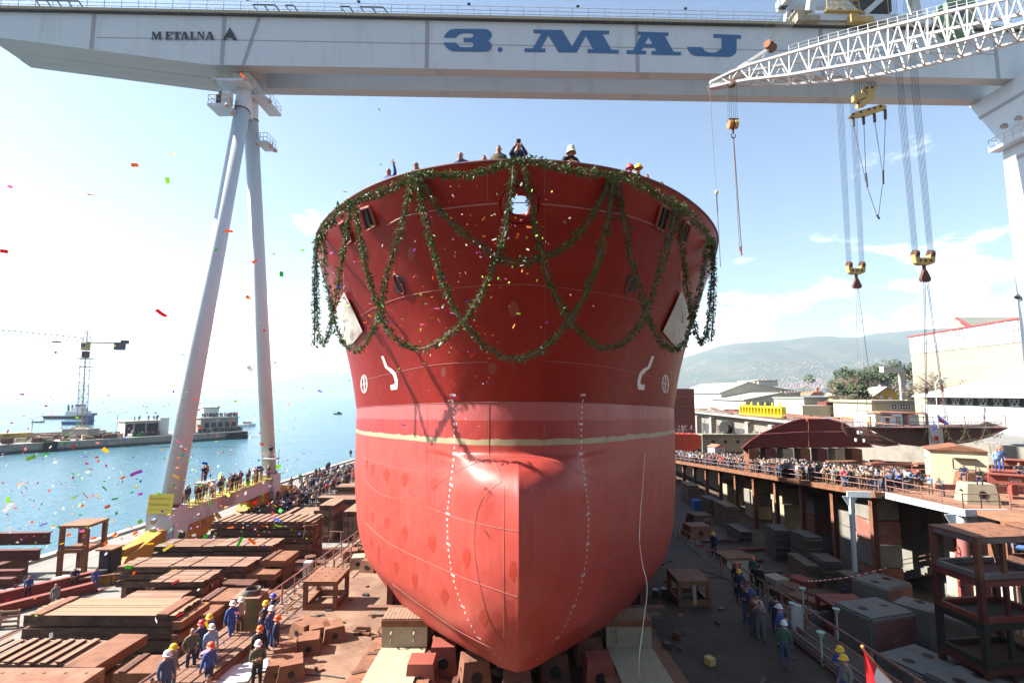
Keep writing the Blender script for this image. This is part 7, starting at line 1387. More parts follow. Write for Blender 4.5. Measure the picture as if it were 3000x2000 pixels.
lp_ = thing('street_lamp', 'tall curved white street lamp before the low shed', 'street lamp', (WX(2742, 80), 80, 3.9), 0); b = MB(); b.tube([(WX(2742, 80), 80, 3.9), (WX(2742, 80), 80, 10.5), (WX(2744, 80), 80, 11.5), (WX(2750, 80), 79.8, 12.2), (WX(2760, 80), 79.6, 12.4)], .09, 6); b.build('pole', 'rail_grey', lp_); Bx('lamp_head', lp_, (WX(2764, 80), 79.6, 12.35), (.8, .3, .15), 'white')
for i, px in enumerate((2058, 2070, 2086, 2094, 2096)): o = Cy('mast', None, (WX(px, 330), 330, -7.5), (WX(px, 330), 330, WZ(1163 - 6 * (i % 3), 330)), .18, 'rail_grey'); tag(o, f'thin white yacht mast on the water beside the warehouse, {ORD[i]} from the left', 'mast', 'yacht masts')
# ================================================================ the mole, tower crane and boats on the left
ml = thing('mole', 'long stone mole running out into the bay', 'mole', (-135, 195, SEA), 0)
A3, B3 = PZ(-120, 1340, SEA), PZ(722, 1283, SEA); d3 = (B3 - A3).normalized(); n3_ = Vector((-d3.y, d3.x, 0)); l3 = (B3 - A3).length; A3 = A3 - d3 * 40; l3 += 40
def om(s, o, z): return Vector((A3.x, A3.y, 0)) + d3 * s + n3_ * o + Vector((0, 0, z))
nb = 34
b = MB(); b.prism([om(0, 1.0, SEA - 3), om(l3, 1.0, SEA - 3), om(l3, 1.0, -5.25), om(0, 1.0, -5.25)], n3_ * 24); b.build('core', 'stone', ml)
b = MB(); b.prism([om(0, .2, SEA - 3), om(l3 + .6, .2, SEA - 3), om(l3 + .6, .2, SEA + .75), om(0, .2, SEA + .75)], n3_ * 25); b.build('wet_foot', 'stone_dark', ml)
for k in range(nb):
    for r_ in range(2): b = MB(); s0, s1 = l3 * k / nb + .06, l3 * (k + 1) / nb - .06; za, zb_ = (SEA + .8, -6.0) if r_ == 0 else (-5.94, -5.15); b.prism([om(s0, .45, za), om(s1, .45, za), om(s1, .45, zb_), om(s0, .45, zb_)], n3_ * .7); b.build('wall_stone', 'stone', ml)
b = MB(); b.prism([om(0, 22, -5.3), om(l3 * .66, 22, -5.3), om(l3 * .66, 22, -3.4), om(0, 22, -3.4)], n3_ * 1.5); b.build('parapet', 'stone', ml)
def s_of(px, o=0):
    best = min(range(0, int(l3 * 4)), key=lambda k: abs((lambda p: 1500 + 1500 * p.x / ((p.y) * cp + (p.z - CAMZ) * sp) - px)(om(k / 4, o, -5)))); return best / 4
def mbld(px0, px1, o, dep, z0, z1, label, m, name='mole_shed', roofm='roof_cream'):
    s0, s1 = s_of(px0, o), s_of(px1, o); t = thing(name, label, 'building', om((s0 + s1) / 2, o + dep / 2, z0), 0, 'buildings on the mole')
    b = MB(); b.prism([om(s0, o, z0), om(s1, o, z0), om(s1, o, z1), om(s0, o, z1)], n3_ * dep); b.build('wall', m, t); b = MB(); b.prism([om(s0 - .4, o - .4, z1), om(s1 + .4, o - .4, z1), om(s1 + .4, o - .4, z1 + .3), om(s0 - .4, o - .4, z1 + .3)], n3_ * (dep + .8)); b.build('roof', roofm, t); return t, s0, s1
t, s0, s1 = mbld(364, 466, 8, 8, -5.2, -.2, 'open-fronted cream shed with dark bays on the mole', 'wall_white')
for a, c in ((.02, .22), (.27, .58), (.62, .96)): b = MB(); sa, sb = s0 + (s1 - s0) * a, s0 + (s1 - s0) * c; b.prism([om(sa, 7.95, -5), om(sb, 7.95, -5), om(sb, 7.95, -.9), om(sa, 7.95, -.9)], n3_ * .06); b.build('open_bay', 'black', t)
t, s0, s1 = mbld(545, 572, 6, 6, -5.2, -.3, 'small cream house with one window on the mole', 'wall_cream'); b = MB(); b.prism([om(s0 + .8, 5.95, -3), om(s0 + 2.3, 5.95, -3), om(s0 + 2.3, 5.95, -1.3), om(s0 + .8, 5.95, -1.3)], n3_ * .06); b.build('window', 'dark_steel', t)
t, s0, s1 = mbld(586, 706, 7, 9, -5.2, .1, 'long pale terrace building with people on its roof at the mole end', 'stone'); MOLE_ROOF = (s0, s1)
for k in range(5): b = MB(); sa = s0 + (s1 - s0) * (.1 + .18 * k); b.prism([om(sa, 6.95, -3.4), om(sa + 1.6, 6.95, -3.4), om(sa + 1.6, 6.95, -1.6), om(sa, 6.95, -1.6)], n3_ * .06); b.build('window', 'dark_steel', t)
mbld(592, 637, 13, 4, .4, 4.0, 'little white upper house on the terrace of the mole', 'paint_white')
t_ = om(s_of(477, 8), 8, -5.2); o = Cy('tank', None, t_, t_ + Vector((0, 0, 6.2)), 1.7, 'white', 'cyl16'); tag(o, 'white upright tank beside the open shed on the mole', 'tank')
for i, px in enumerate((674, 690, 706, 715)):
    p = om(s_of(px, 0), -.4, -6.4); t = thing('fender', f'black tyre fender at the mole end, {ORD[i]} from the left', 'fender', p, 0, 'tyre fenders'); 
    for dz in (-.6, .6): b = MB(); b.cyl(p + d3 * -1.2 + Vector((0, 0, dz)), p + d3 * 1.2 + Vector((0, 0, dz)), .55, n=12); b.build('tyre', 'rubber', t)
p = om(s_of(148, 0), .1, -6.6); o = Bx('fender_post', None, p, (3.4, .8, 3.2), 'rubber', rz=math.atan2(d3.y, d3.x)); tag(o, 'black rubber fender in the middle of the mole wall', 'fender')
jrng = random.Random(9)
for i in range(60): s = s_of(-60 + i * 6.9, 8); o_ = jrng.uniform(3, 19); p = om(s, o_, -5.2); h = jrng.uniform(.4, 1.7); o = Bx('mole_clutter', None, p + Vector((0, 0, h / 2)), (jrng.uniform(.8, 4.5), jrng.uniform(.6, 2.5), h), jrng.choice(['rust', 'stone', 'rust_dark', 'wood_end', 'dark_steel', 'wood', 'wall_beige']), rz=jrng.uniform(0, 3)); tag(o, f'piece of yard clutter lying on the mole, {ordw(i)} from the left', 'clutter', 'clutter on the mole')
for i, px in enumerate((8, 48)): s = s_of(px, 14); p = om(s, 14, -5.2); o = Bx('container', None, p + Vector((0, 0, 1.3)), (8 - i, 3, 2.6), 'hook_yellow', rz=math.atan2(d3.y, d3.x)); tag(o, ['longer', 'shorter'][i] + ' yellow container standing on the mole at the left edge', 'container')
for i, (px, pt, py) in enumerate(((91, 1218, 1258), (341, 1206, 1248))):
    s = s_of(px, 23); p = om(s, 23, -5.2); zt = WZ(pt, p.y) + 0; t = thing('street_lamp', f'double-armed lamp post on the mole, {["left", "right"][i]} one', 'street lamp', p, 0, 'lamp posts on the mole'); Cy('pole', t, p, (p.x, p.y, zt - 1.4), .12, 'rail_grey')
    for sx in (-1, 1): b = MB(); b.tube([(p.x, p.y, zt - 1.4), (p.x + sx * 1.3, p.y, zt - .5), (p.x + sx * 2.9, p.y, zt)], .08, 5); b.build('arm', 'rail_grey', t); Bx('lamp_head', t, (p.x + sx * 3.2, p.y, zt - .02), (.9, .4, .2), 'rail_grey')
# tower crane
tcp = om(s_of(237, 12), 12, -5.2); tc_ = thing('tower_crane', 'lattice tower crane with long jib standing on the mole', 'tower crane', tcp, 0)
yC = tcp.y
def TQ(px, py): return PY(px, py, yC)
for sx in (-1, 1):
    for sy in (-1, 1): Cy('portal_leg', tc_, (tcp.x + sx * 3.4, yC + sy * 2, -2.4), TQ(241 + sx * 4, 1248) + Vector((0, sy * .6, 0)), .22, 'hook_yellow')
Bx('ballast', tc_, (tcp.x, yC, -3.1), (8.6, 5, 2.2), 'stone'); Bx('bogie', tc_, (tcp.x - 3.8, yC - 2, -4.6), (1.4, 1, 1.2), 'hook_yellow'); Bx('bogie', tc_, (tcp.x + 3.8, yC - 2, -4.6), (1.4, 1, 1.2), 'hook_yellow')
pm('tower_lattice', (.42, .32, .22), (.36, .28, .21), 1, .7)
def lattice(a, c, w0, w1, n, m, r=.1):
    a, c = Vector(a), Vector(c); 
    for k in range(n):
        p, q = a + (c - a) * k / n, a + (c - a) * (k + 1) / n; wa, wb = w0 + (w1 - w0) * k / n, w0 + (w1 - w0) * (k + 1) / n
        for sx, sy in ((-1, -1), (1, -1), (1, 1), (-1, 1)): Cy('chord', tc_, p + Vector((sx * wa, sy * wa, 0)), q + Vector((sx * wb, sy * wb, 0)), r, m)
        for sy in (-1, 1): Cy('lacing', tc_, p + Vector((-wa if k % 2 else wa, sy * wa, 0)), q + Vector((wb if k % 2 else -wb, sy * wb, 0)), r * .7, m); Cy('lacing', tc_, p + Vector((-wa, sy * wa, 0)), p + Vector((wa, sy * wa, 0)), r * .7, m)
lattice(TQ(239, 1248), TQ(250, 1050), .95, .95, 17, 'tower_lattice'); Bx('slewing_platform', tc_, TQ(250, 1050), (3.4, 3.4, .3), 'tower_lattice'); Bx('lower_platform', tc_, TQ(249, 1074), (3.6, 3.6, .2), 'tower_lattice'); Bx('tower_head', tc_, TQ(251, 1038), (1.6, 1.6, 2.2), 'rust_dark'); Bx('cabin', tc_, TQ(251, 1015), (1.9, 1.9, 2.6), 'hook_yellow'); Bx('cabin_window', tc_, TQ(251, 1012) + Vector((0, -.98, 0)), (1.4, .06, 1.2), 'glass')
lattice(TQ(254, 1004), TQ(256, 968), .9, .35, 4, 'tower_lattice')
J0, J1 = TQ(246, 1001), TQ(-140, 963)
for k in range(22):
    p, q = J0 + (J1 - J0) * k / 22, J0 + (J1 - J0) * (k + 1) / 22; hh = Vector((0, 0, 1.5))
    for sy in (-.5, .5): Cy('jib_chord', tc_, p + Vector((0, sy, 0)), q + Vector((0, sy, 0)), .09, 'tower_lattice')
    Cy('jib_chord', tc_, p + hh, q + hh, .09, 'tower_lattice')
    for sy in (-.5, .5): Cy('jib_lacing', tc_, p + Vector((0, sy, 0)), (p + q) / 2 + hh, .06, 'tower_lattice'); Cy('jib_lacing', tc_, (p + q) / 2 + hh, q + Vector((0, sy, 0)), .06, 'tower_lattice')
Bm('counter_jib', tc_, TQ(256, 1003), TQ(374, 1006), 1.2, .35, 'tower_lattice'); Bx('counterweight', tc_, TQ(351, 1014), (3, 1.6, 2.6), 'stone_dark'); Bx('winch', tc_, TQ(366, 1001), (2, 1.4, 1.0), 'rust_dark'); Cy('tie_rod', tc_, TQ(256, 966), TQ(322, 996), .06, 'tower_lattice'); Cy('tie_rod', tc_, TQ(256, 966), TQ(-140, 972), .06, 'tower_lattice')
for dz in (.6, 1.1): Cy('guard_rail', tc_, TQ(262, 1002) + Vector((0, -.6, dz)), TQ(374, 1005) + Vector((0, -.6, dz)), .03, 'tower_lattice')
Bx('trolley', tc_, TQ(165, 1001), (2.4, 1.2, .5), 'rust'); Cy('hoist_rope', tc_, TQ(165, 1002), TQ(163, 1032), .04, 'wire'); b = MB(); b.ico(TQ(163, 1032), .45, 1); b.build('hook_block', 'dark_steel', tc_); Cy('sling', tc_, TQ(163, 1034), TQ(159, 1085), .04, 'wire')
# tug, workboat and rowing boats
def boat(name, px, py, L0, beam, fb, hullm, label, rz=0.0, superst=None):
    p = PZ(px, py, SEA); t = thing(name, label, 'boat', (p.x, p.y, SEA), rz, 'boats in the bay'); b = MB(); n = 12; vs = []
    for i in range(n + 1):
        u = i / n; x = -L0 / 2 + L0 * u; w_ = beam / 2 * min(1, 1.1 * (1 - max(0, (u - .55) / .45) ** 2.2) * (1 if u > .06 else .85)); sh = fb * (1 + .55 * max(0, (u - .5) * 2) ** 2)
        vs += [(x + (.06 * L0 if u > .9 else 0) * 0, -w_, sh), (x * .97, -w_ * .8, -.6), (x * .97, w_ * .8, -.6), (x, w_, sh)]
    fs = []
    for i in range(n): a = 4 * i; fs += [(a, a + 1, a + 5, a + 4), (a + 1, a + 2, a + 6, a + 5), (a + 2, a + 3, a + 7, a + 6), (a + 3, a, a + 4, a + 7)]
    fs += [(0, 3, 2, 1), (4 * n, 4 * n + 1, 4 * n + 2, 4 * n + 3)]; b.add(vs, fs); b.build('hull', hullm, t, world=False); return t
tg = boat('tugboat', 208, 1226, 33, 9, 2.2, 'tug_hull', 'dark-hulled tugboat with white deckhouse beyond the mole')
Bx('deckhouse', tg, (5, 0, 3.8), (13, 6.5, 3.2), 'paint_white', world=False); Bx('upper_house', tg, (5.6, 0, 6.4), (8, 5, 2.4), 'paint_white', world=False); Bx('wheelhouse', tg, (6, 0, 8.8), (4.6, 4, 2.4), 'paint_white', world=False); Bx('wheelhouse_window', tg, (6, -2.03, 9.2), (4.2, .06, 1.0), 'glass', world=False); Bx('wheelhouse_roof', tg, (6, 0, 10.1), (5.4, 4.6, .25), 'paint_white', world=False)
for x in (-.8,): Cy('funnel', tg, (x, -1.6, 5), (x - .4, -1.6, 9.6), .6, 'dark_steel', world=False); Cy('funnel', tg, (x, 1.6, 5), (x - .4, 1.6, 9.6), .6, 'dark_steel', world=False)
Cy('mast', tg, (4.6, 0, 10), (4.6, 0, 20), .14, 'rail_grey', world=False); 
for z, l0 in ((12, 2), (14, 2.6), (16, 1.6), (18.5, .9)): Cy('spreader', tg, (4.6 - l0, 0, z), (4.6 + l0, 0, z), .08, 'rail_grey', world=False)
Bx('bow_fender', tg, (16.3, 0, 3.2), (1.2, 3.4, 1.4), 'rubber', world=False); Bx('bulwark_stripe', tg, (-4, -4.55, 2.0), (22, .06, .25), 'paint_white', world=False)
bb_ = boat('workboat', 232, 1243, 17, 5, 1.8, 'boat_blue', 'blue workboat lying behind the mole under the tower crane'); Bx('wheelhouse', bb_, (5.2, 0, 3.6), (3.6, 3.2, 2.8), 'boat_blue', world=False); Bx('window', bb_, (5.2, -1.63, 4.2), (3.0, .06, 1.0), 'glass', world=False); Bx('roof', bb_, (5.2, 0, 5.1), (4.2, 3.6, .2), 'boat_blue', world=False); Cy('mast', bb_, (4.6, 0, 5), (4.6, 0, 7.6), .07, 'rail_grey', world=False)
rb_ = boat('rowing_boat', 113, 1237, 7.4, 2.0, .7, 'tug_hull', 'small dark open boat with one person left of the tug'); Bx('thwart', rb_, (0, 0, .55), (.4, 1.7, .1), 'wood', world=False)
b2_ = boat('motorboat', 990, 1213, 7, 2.4, .9, 'tug_hull', 'tiny dark motorboat on the open water left of the ship'); Bx('cabin', b2_, (.6, 0, 1.5), (2, 1.6, 1.2), 'dark_steel', world=False)
b3_ = boat('launch', 722, 1248, 10, 3, 1.0, 'paint_white', 'white launch beyond the end of the mole'); Bx('cabin', b3_, (.4, 0, 1.9), (4, 2.2, 1.6), 'paint_white', world=False); Bx('stripe', b3_, (.4, -1.12, 2.0), (3.6, .05, .5), 'flag_red', world=False)
thin('leaf', .3)
# ================================================================ garlands
gl = random.Random(17)
def garland(path, YA, YB, label, hang=True, n=None, dens=150, thick=.088, m='leaf', group='leaf garlands on the bow', parent_cat='garland', pts3=None):
    if pts3 is None:
        c2 = curve_pts([(a, c, 0) for a, c in path], 70); pts = []
        for k, p in enumerate(c2):
            u = k / 70; Yc = YA + (YB - YA) * u; h = HB.ray_cast(O, ray(p.x, p.y).normalized())
            q = PY(p.x, p.y, Yc)
            if h[0] is not None and h[0].y < q.y + .12: q = h[0] - ray(p.x, p.y).normalized() * .13
            pts.append(q)
        for _ in range(3): pts = [pts[0]] + [(pts[i - 1] + pts[i] * 2 + pts[i + 1]) / 4 for i in range(1, len(pts) - 1)] + [pts[-1]]
    else: pts = pts3
    t = thing('garland', label, 'garland', pts[0], 0, group)
    b = MB(); b.tube(pts, .028, 5); b.build('rope', 'bark', t)
    L0 = sum((pts[i + 1] - pts[i]).length for i in range(len(pts) - 1)); n = int(L0 * dens); vs, fs = [], []; off = absloc(t)
    seg = [(pts[i + 1] - pts[i]).length for i in range(len(pts) - 1)]; cum = np.cumsum([0] + seg)
    wob = [gl.uniform(.45, 1.45) for _ in range(40)]
    for k in range(n):
        s = gl.random() * L0; i = min(int(np.searchsorted(cum, s)) - 1, len(seg) - 1); i = max(i, 0); p = pts[i] + (pts[i + 1] - pts[i]) * ((s - cum[i]) / max(seg[i], 1e-6)); d = (pts[i + 1] - pts[i]).normalized()
        r = Vector((gl.gauss(0, 1), gl.gauss(0, 1), gl.gauss(0, 1))); r = (r - d * r.dot(d)).normalized(); w_ = wob[int(s * 2.2) % 40]
        base = p + r * thick * w_ * (gl.random() ** .6) * .8; dirn = (r * gl.uniform(.3, 1.2) + d * gl.gauss(0, .8) + Vector((0, 0, -.25))).normalized(); ln_ = gl.uniform(.07, .145) * (1.5 if gl.random() < .05 else 1); sd = dirn.cross(Vector((gl.gauss(0, 1), gl.gauss(0, 1), gl.gauss(0, 1)))).normalized() * ln_ * .21; nn = dirn.cross(sd).normalized() * ln_ * .08
        j = len(vs); vs += [base - off, base + dirn * ln_ * .5 + sd + nn - off, base + dirn * ln_ - off, base + dirn * ln_ * .5 - sd + nn - off]; fs += [(j, j + 1, j + 2), (j, j + 2, j + 3)]
    b = MB(); b.add(vs, fs); o = b.build('leaves', m, t, world=False); o['kind'] = 'stuff'
    return t
YC, YL1, YL2, YL3, YL4 = 13.6, 14.4, 16.1, 19.3, 21.5
garland([(927, 715), (945, 678), (985, 630), (1034, 588), (1100, 570), (1160, 545), (1215, 508), (1280, 512), (1380, 513), (1450, 490), (1518, 466), (1600, 478), (1680, 502), (1750, 506), (1800, 512), (1850, 525), (1900, 555), (1960, 590), (2000, 605), (2050, 660), (2088, 712)], 13, 13, 'leaf garland running all along the top edge of the bow', dens=200)
garland([(1232, 515), (1262, 580), (1310, 642), (1400, 712), (1450, 750), (1512, 770), (1572, 757), (1642, 733), (1700, 680), (1755, 600), (1790, 515)], YL1, YL1, 'leaf garland in the shallow central swag crossing below the bow chock')
garland([(1504, 478), (1500, 540), (1490, 620), (1472, 700), (1448, 770), (1415, 850), (1362, 935), (1310, 985), (1240, 1022), (1180, 1008), (1130, 955), (1095, 860), (1062, 740), (1040, 600)], YC, YL2, 'leaf garland swag from the bow tip to the left mooring opening')
garland([(1532, 478), (1545, 540), (1562, 640), (1585, 740), (1615, 840), (1668, 935), (1735, 1003), (1785, 1018), (1850, 985), (1900, 900), (1940, 770), (1962, 690), (1984, 602)], YC, YL2, 'leaf garland swag from the bow tip to the right mooring opening')
garland([(1222, 518), (1240, 620), (1262, 710), (1288, 800), (1325, 890), (1372, 960), (1430, 1020), (1512, 1052), (1590, 1022), (1655, 955), (1712, 865), (1752, 765), (1782, 640), (1798, 520)], YL1, YL1, 'deepest central leaf garland swag, hanging lowest under the bow')
garland([(1208, 520), (1190, 610), (1165, 700), (1128, 820), (1118, 900), (1092, 970), (1052, 1026), (1010, 1008), (985, 960), (962, 860), (950, 770), (945, 690)], YL1, YL3, 'leaf garland swag over the left hawse hole and tarpaulin')
garland([(1806, 520), (1822, 620), (1848, 750), (1878, 860), (1905, 945), (1955, 1020), (2005, 1005), (2030, 925), (2058, 810), (2075, 700)], YL1, YL3, 'leaf garland swag over the right hawse hole and tarpaulin')
garland([(1028, 600), (1012, 700), (992, 820), (976, 920), (950, 1008), (932, 960), (928, 850), (926, 720)], YL2, YL4, 'narrow leaf garland swag at the outer left of the bow')
garland([(1990, 605), (1996, 700), (2012, 830), (2032, 945), (2055, 1004), (2074, 950), (2084, 820), (2088, 720)], YL2, YL4, 'narrow leaf garland swag at the outer right of the bow')
garland([(930, 705), (922, 800), (921, 900), (922, 1012)], YL4 - 1, YL4 - 1, 'straight leaf garland hanging at the left edge of the bow'); garland([(2086, 705), (2092, 800), (2090, 900), (2083, 1000)], YL4 - 1, YL4 - 1, 'straight leaf garland hanging at the right edge of the bow')
swg = []
for k in range(7):
    x0 = 2545 + k * 57; 
    for j in range(8): u = j / 8; xx = x0 + 57 * u; yv = 57.4 - (xx - 2540) * .0107; swg.append(PY(xx, 1252 + 44 * (1 - (2 * u - 1) ** 2) ** .8 * (1 if k < 6 else .6), yv - .25))
garland(None, 0, 0, 'leaf garland looped along the brown hull section', dens=90, thick=.22, m='leaf_dark', group='garlands on the brown section', pts3=swg)
garland(None, 0, 0, 'straight leaf garland along the rail of the brown section', dens=70, thick=.18, m='leaf_dark', group='garlands on the brown section', pts3=[PY(2540 + k * 8, 1246 - k * .09, 57.2 - k * .085) for k in range(51)])

# ================================================================ people
SK, HAIR = {}, {}
def flatmat(n, c, rough=.8): return pm(n, c, tuple(min(1, v * 1.25 + .004) for v in c), 9, rough)
for n, c in dict(skin=(.42, .22, .15), skin_tan=(.34, .17, .11), hair_dark=(.03, .022, .018), hair_grey=(.28, .27, .26), hair_fair=(.28, .19, .10), cl_navy=(.025, .035, .085), cl_blue=(.04, .09, .30), cl_black=(.018, .018, .02), cl_grey=(.16, .165, .17), cl_white=(.62, .62, .62), cl_red=(.45, .03, .035), cl_beige=(.40, .33, .24), cl_olive=(.10, .095, .055), cl_brown=(.13, .08, .05), cl_lightblue=(.22, .34, .52), cl_pink=(.55, .22, .28), cl_denim=(.06, .09, .16), cl_green=(.05, .13, .09), cl_orange=(.62, .16, .03), shoe=(.025, .022, .02), hm_white=(.72, .72, .70), hm_yellow=(.75, .45, .01), hm_orange=(.72, .10, .02), hm_red=(.55, .03, .03), hm_blue=(.06, .06, .42), hm_fire=(.55, .55, .36)).items(): flatmat(n, c, .35 if n[:2] == 'hm' else .8)
def pose_mesh(name, J, low=False, fingers=False):
    """J: dict joint -> (pos); returns a mesh with slots skin, top, trousers, shoe, hair"""
    E_ = [('pelvis', 'waist'), ('waist', 'chest'), ('chest', 'neck'), ('neck', 'head'), ('head', 'crown')]
    for s in 'LR': E_ += [('chest', 'sho' + s), ('sho' + s, 'elb' + s), ('elb' + s, 'wri' + s), ('wri' + s, 'han' + s), ('pelvis', 'hip' + s), ('hip' + s, 'kne' + s), ('kne' + s, 'ank' + s), ('ank' + s, 'toe' + s)]
    RD = dict(pelvis=(.16, .12), waist=(.155, .115), chest=(.175, .125), neck=(.062, .062), head=(.085, .10), crown=(.062, .075), sho=(.085, .085), elb=(.058, .058), wri=(.042, .042), han=(.045, .03), hip=(.10, .10), kne=(.072, .072), ank=(.05, .05), toe=(.048, .04))
    names = list(J); idx = {n: i for i, n in enumerate(names)}; me = bpy.data.meshes.new(name); me.from_pydata([J[n] for n in names], [(idx[a], idx[c]) for a, c in E_], [])
    o = bpy.data.objects.new(name, me); col.objects.link(o); md = o.modifiers.new('s', 'SKIN'); md.use_smooth_shade = True
    sv = me.skin_vertices[0].data
    for n in names: k = n[:-1] if n[-1] in 'LR' and n[:-1] in RD else n; sv[idx[n]].radius = RD[k]; sv[idx[n]].use_root = (n == 'pelvis')
    if not low: sb = o.modifiers.new('b', 'SUBSURF'); sb.levels = 1; sb.render_levels = 1
    bpy.context.view_layer.update(); out_ = bpy.data.meshes.new_from_object(o.evaluated_get(bpy.context.evaluated_depsgraph_get())); bpy.data.objects.remove(o)
    for m in ('skin', 'cl_navy', 'cl_navy', 'shoe', 'hair_dark'): out_.materials.append(M(m))
    bones = [(Vector(J[a]), Vector(J[c]), a, c) for a, c in E_]; hd = Vector(J['head']); fw = (hd - Vector(J['neck'])); 
    face = Vector((0, -1, 0))
    for p in out_.polygons:
        c = p.center; best = None
        for a, e, na, ne in bones:
            d = e - a; t = max(0, min(1, (c - a).dot(d) / max(d.length_squared, 1e-6))); q = (c - (a + d * t)).length
            if best is None or q < best[0]: best = (q, na, ne, t)
        _, na, ne, t = best; mi = 1
        if na in ('head',) or ne == 'head' and t > .35: r = c - hd; mi = 4 if (r.z > .034 or (r.y > -.015 and r.z > -.07)) else 0
        elif ne == 'head' or (ne == 'neck' and t > .85): mi = 0
        elif na[:3] == 'wri' or (ne[:3] == 'wri' and t > .93): mi = 0
        elif na in ('hipL', 'hipR', 'kneL', 'kneR') or ne[:3] == 'hip' or (na == 'pelvis' and ne == 'waist' and t < .15): mi = 2
        elif na[:3] == 'ank' or (ne[:3] == 'ank' and t > .95): mi = 3
        p.material_index = mi; p.use_smooth = True
    if fingers:
        bm = bmesh.new(); bm.from_mesh(out_)
        for s in 'LR':
            w_, h_ = Vector(J['wri' + s]), Vector(J['han' + s]); d = (h_ - w_).normalized(); sx = Vector((1, 0, 0)) if abs(d.x) < .7 else Vector((0, 0, 1)); sx = (sx - d * sx.dot(d)).normalized(); up_ = d.cross(sx)
            for k, (o_, l0) in enumerate(((-.034, .06), (-.012, .078), (.011, .074), (.033, .055), (.052 if s == 'L' else -.052, .05))):
                a = h_ + sx * o_ - d * (.03 if k == 4 else 0); pts_ = [a, a + (d + (sx * (.8 if o_ > 0 else -.8) if k == 4 else Vector())) .normalized() * l0 * .55, a + (d * .8 + up_ * .5).normalized() * l0]
                tb = MB(); tb.tube(pts_, .009, 5); vv = [bm.verts.new(v) for v in tb.v]; 
                for f in tb.f: bm.faces.new([vv[i] for i in f]).material_index = 0
        hc_ = Vector(J['head']); tb = MB(); tb.ico(hc_ + Vector((0, -.098, -.012)), .017, 1, squash=(.8, 1, 1.5)); 
        for s in (-1, 1): tb.ico(hc_ + Vector((s * .088, .005, -.005)), .024, 1, squash=(.5, .8, 1.3))
        vv = [bm.verts.new(v) for v in tb.v]
        for f in tb.f: bm.faces.new([vv[i] for i in f]).material_index = 0
        tb = MB()
        for s in (-1, 1): tb.ico(hc_ + Vector((s * .034, -.09, .012)), .012, 1, squash=(1.3, .5, .7))
        tb.box(hc_ + Vector((0, -.088, -.055)), (.045, .02, .008)); vv = [bm.verts.new(v) for v in tb.v]
        for f in tb.f: bm.faces.new([vv[i] for i in f]).material_index = 4
        bm.to_mesh(out_); bm.free()
    return out_
def base_pose(**kw):
    J = dict(pelvis=(0, 0, .95), waist=(0, 0, 1.10), chest=(0, .005, 1.33), neck=(0, 0, 1.50), head=(0, -.02, 1.63), crown=(0, -.01, 1.755))
    for s, k in (('L', -1), ('R', 1)): J.update({'sho' + s: (k * .19, .01, 1.40), 'elb' + s: (k * .25, .04, 1.13), 'wri' + s: (k * .25, -.05, .90), 'han' + s: (k * .245, -.08, .82), 'hip' + s: (k * .10, 0, .88), 'kne' + s: (k * .115, -.02, .50), 'ank' + s: (k * .125, .03, .09), 'toe' + s: (k * .145, -.12, .05)})
    J.update(kw); return J
def sym(J, **kw):
    for n, (x, y, z) in kw.items(): J[n + 'L'] = (-x, y, z); J[n + 'R'] = (x, y, z)
    return J
POSES = {'stand': base_pose(), 'pocket': sym(base_pose(), elb=(.28, .08, 1.14), wri=(.21, -.04, .96), han=(.17, -.07, .92)),
 'photo': sym(base_pose(), elb=(.24, -.17, 1.27), wri=(.10, -.27, 1.47), han=(.05, -.28, 1.56)), 'cross': sym(base_pose(), elb=(.26, -.06, 1.14), wri=(.06, -.21, 1.17), han=(-.04, -.22, 1.20)),
 'stride': base_pose(kneL=(-.11, -.16, .52), ankL=(-.12, -.22, .10), toeL=(-.13, -.38, .06), kneR=(.11, .08, .49), ankR=(.12, .26, .13), toeR=(.13, .13, .05), wriL=(-.27, .1, .9), hanL=(-.27, .1, .82)),
 'wave': base_pose(elbR=(.30, -.1, 1.55), wriR=(.26, -.15, 1.80), hanR=(.25, -.17, 1.89)),
 'lean': sym(base_pose(waist=(0, -.06, 1.08), chest=(0, -.2, 1.26), neck=(0, -.3, 1.39), head=(0, -.36, 1.50), crown=(0, -.36, 1.59)), sho=(.19, -.22, 1.30), elb=(.26, -.36, 1.06), wri=(.12, -.52, 1.08), han=(.05, -.55, 1.08)),
 'sit': sym(base_pose(pelvis=(0, 0, .52), waist=(0, -.04, .68), chest=(0, -.10, .90), neck=(0, -.14, 1.07), head=(0, -.18, 1.19), crown=(0, -.17, 1.28)), sho=(.19, -.10, .97), elb=(.26, -.22, .74), wri=(.12, -.40, .66), han=(.06, -.44, .64), hip=(.11, -.02, .48), kne=(.15, -.44, .52), ank=(.14, -.42, .09), toe=(.15, -.58, .05))}
POSES['perch'] = sym(dict(POSES['sit']), elb=(.24, -.28, .86), wri=(.10, -.38, 1.06), han=(.05, -.39, 1.14))
PM = {k: pose_mesh('person_' + k, v, low=False, fingers=True) for k, v in POSES.items()}
PL = {k: pose_mesh('spectator_' + k, POSES[k], low=True) for k in ('stand', 'pocket', 'photo', 'cross', 'stride', 'lean')}
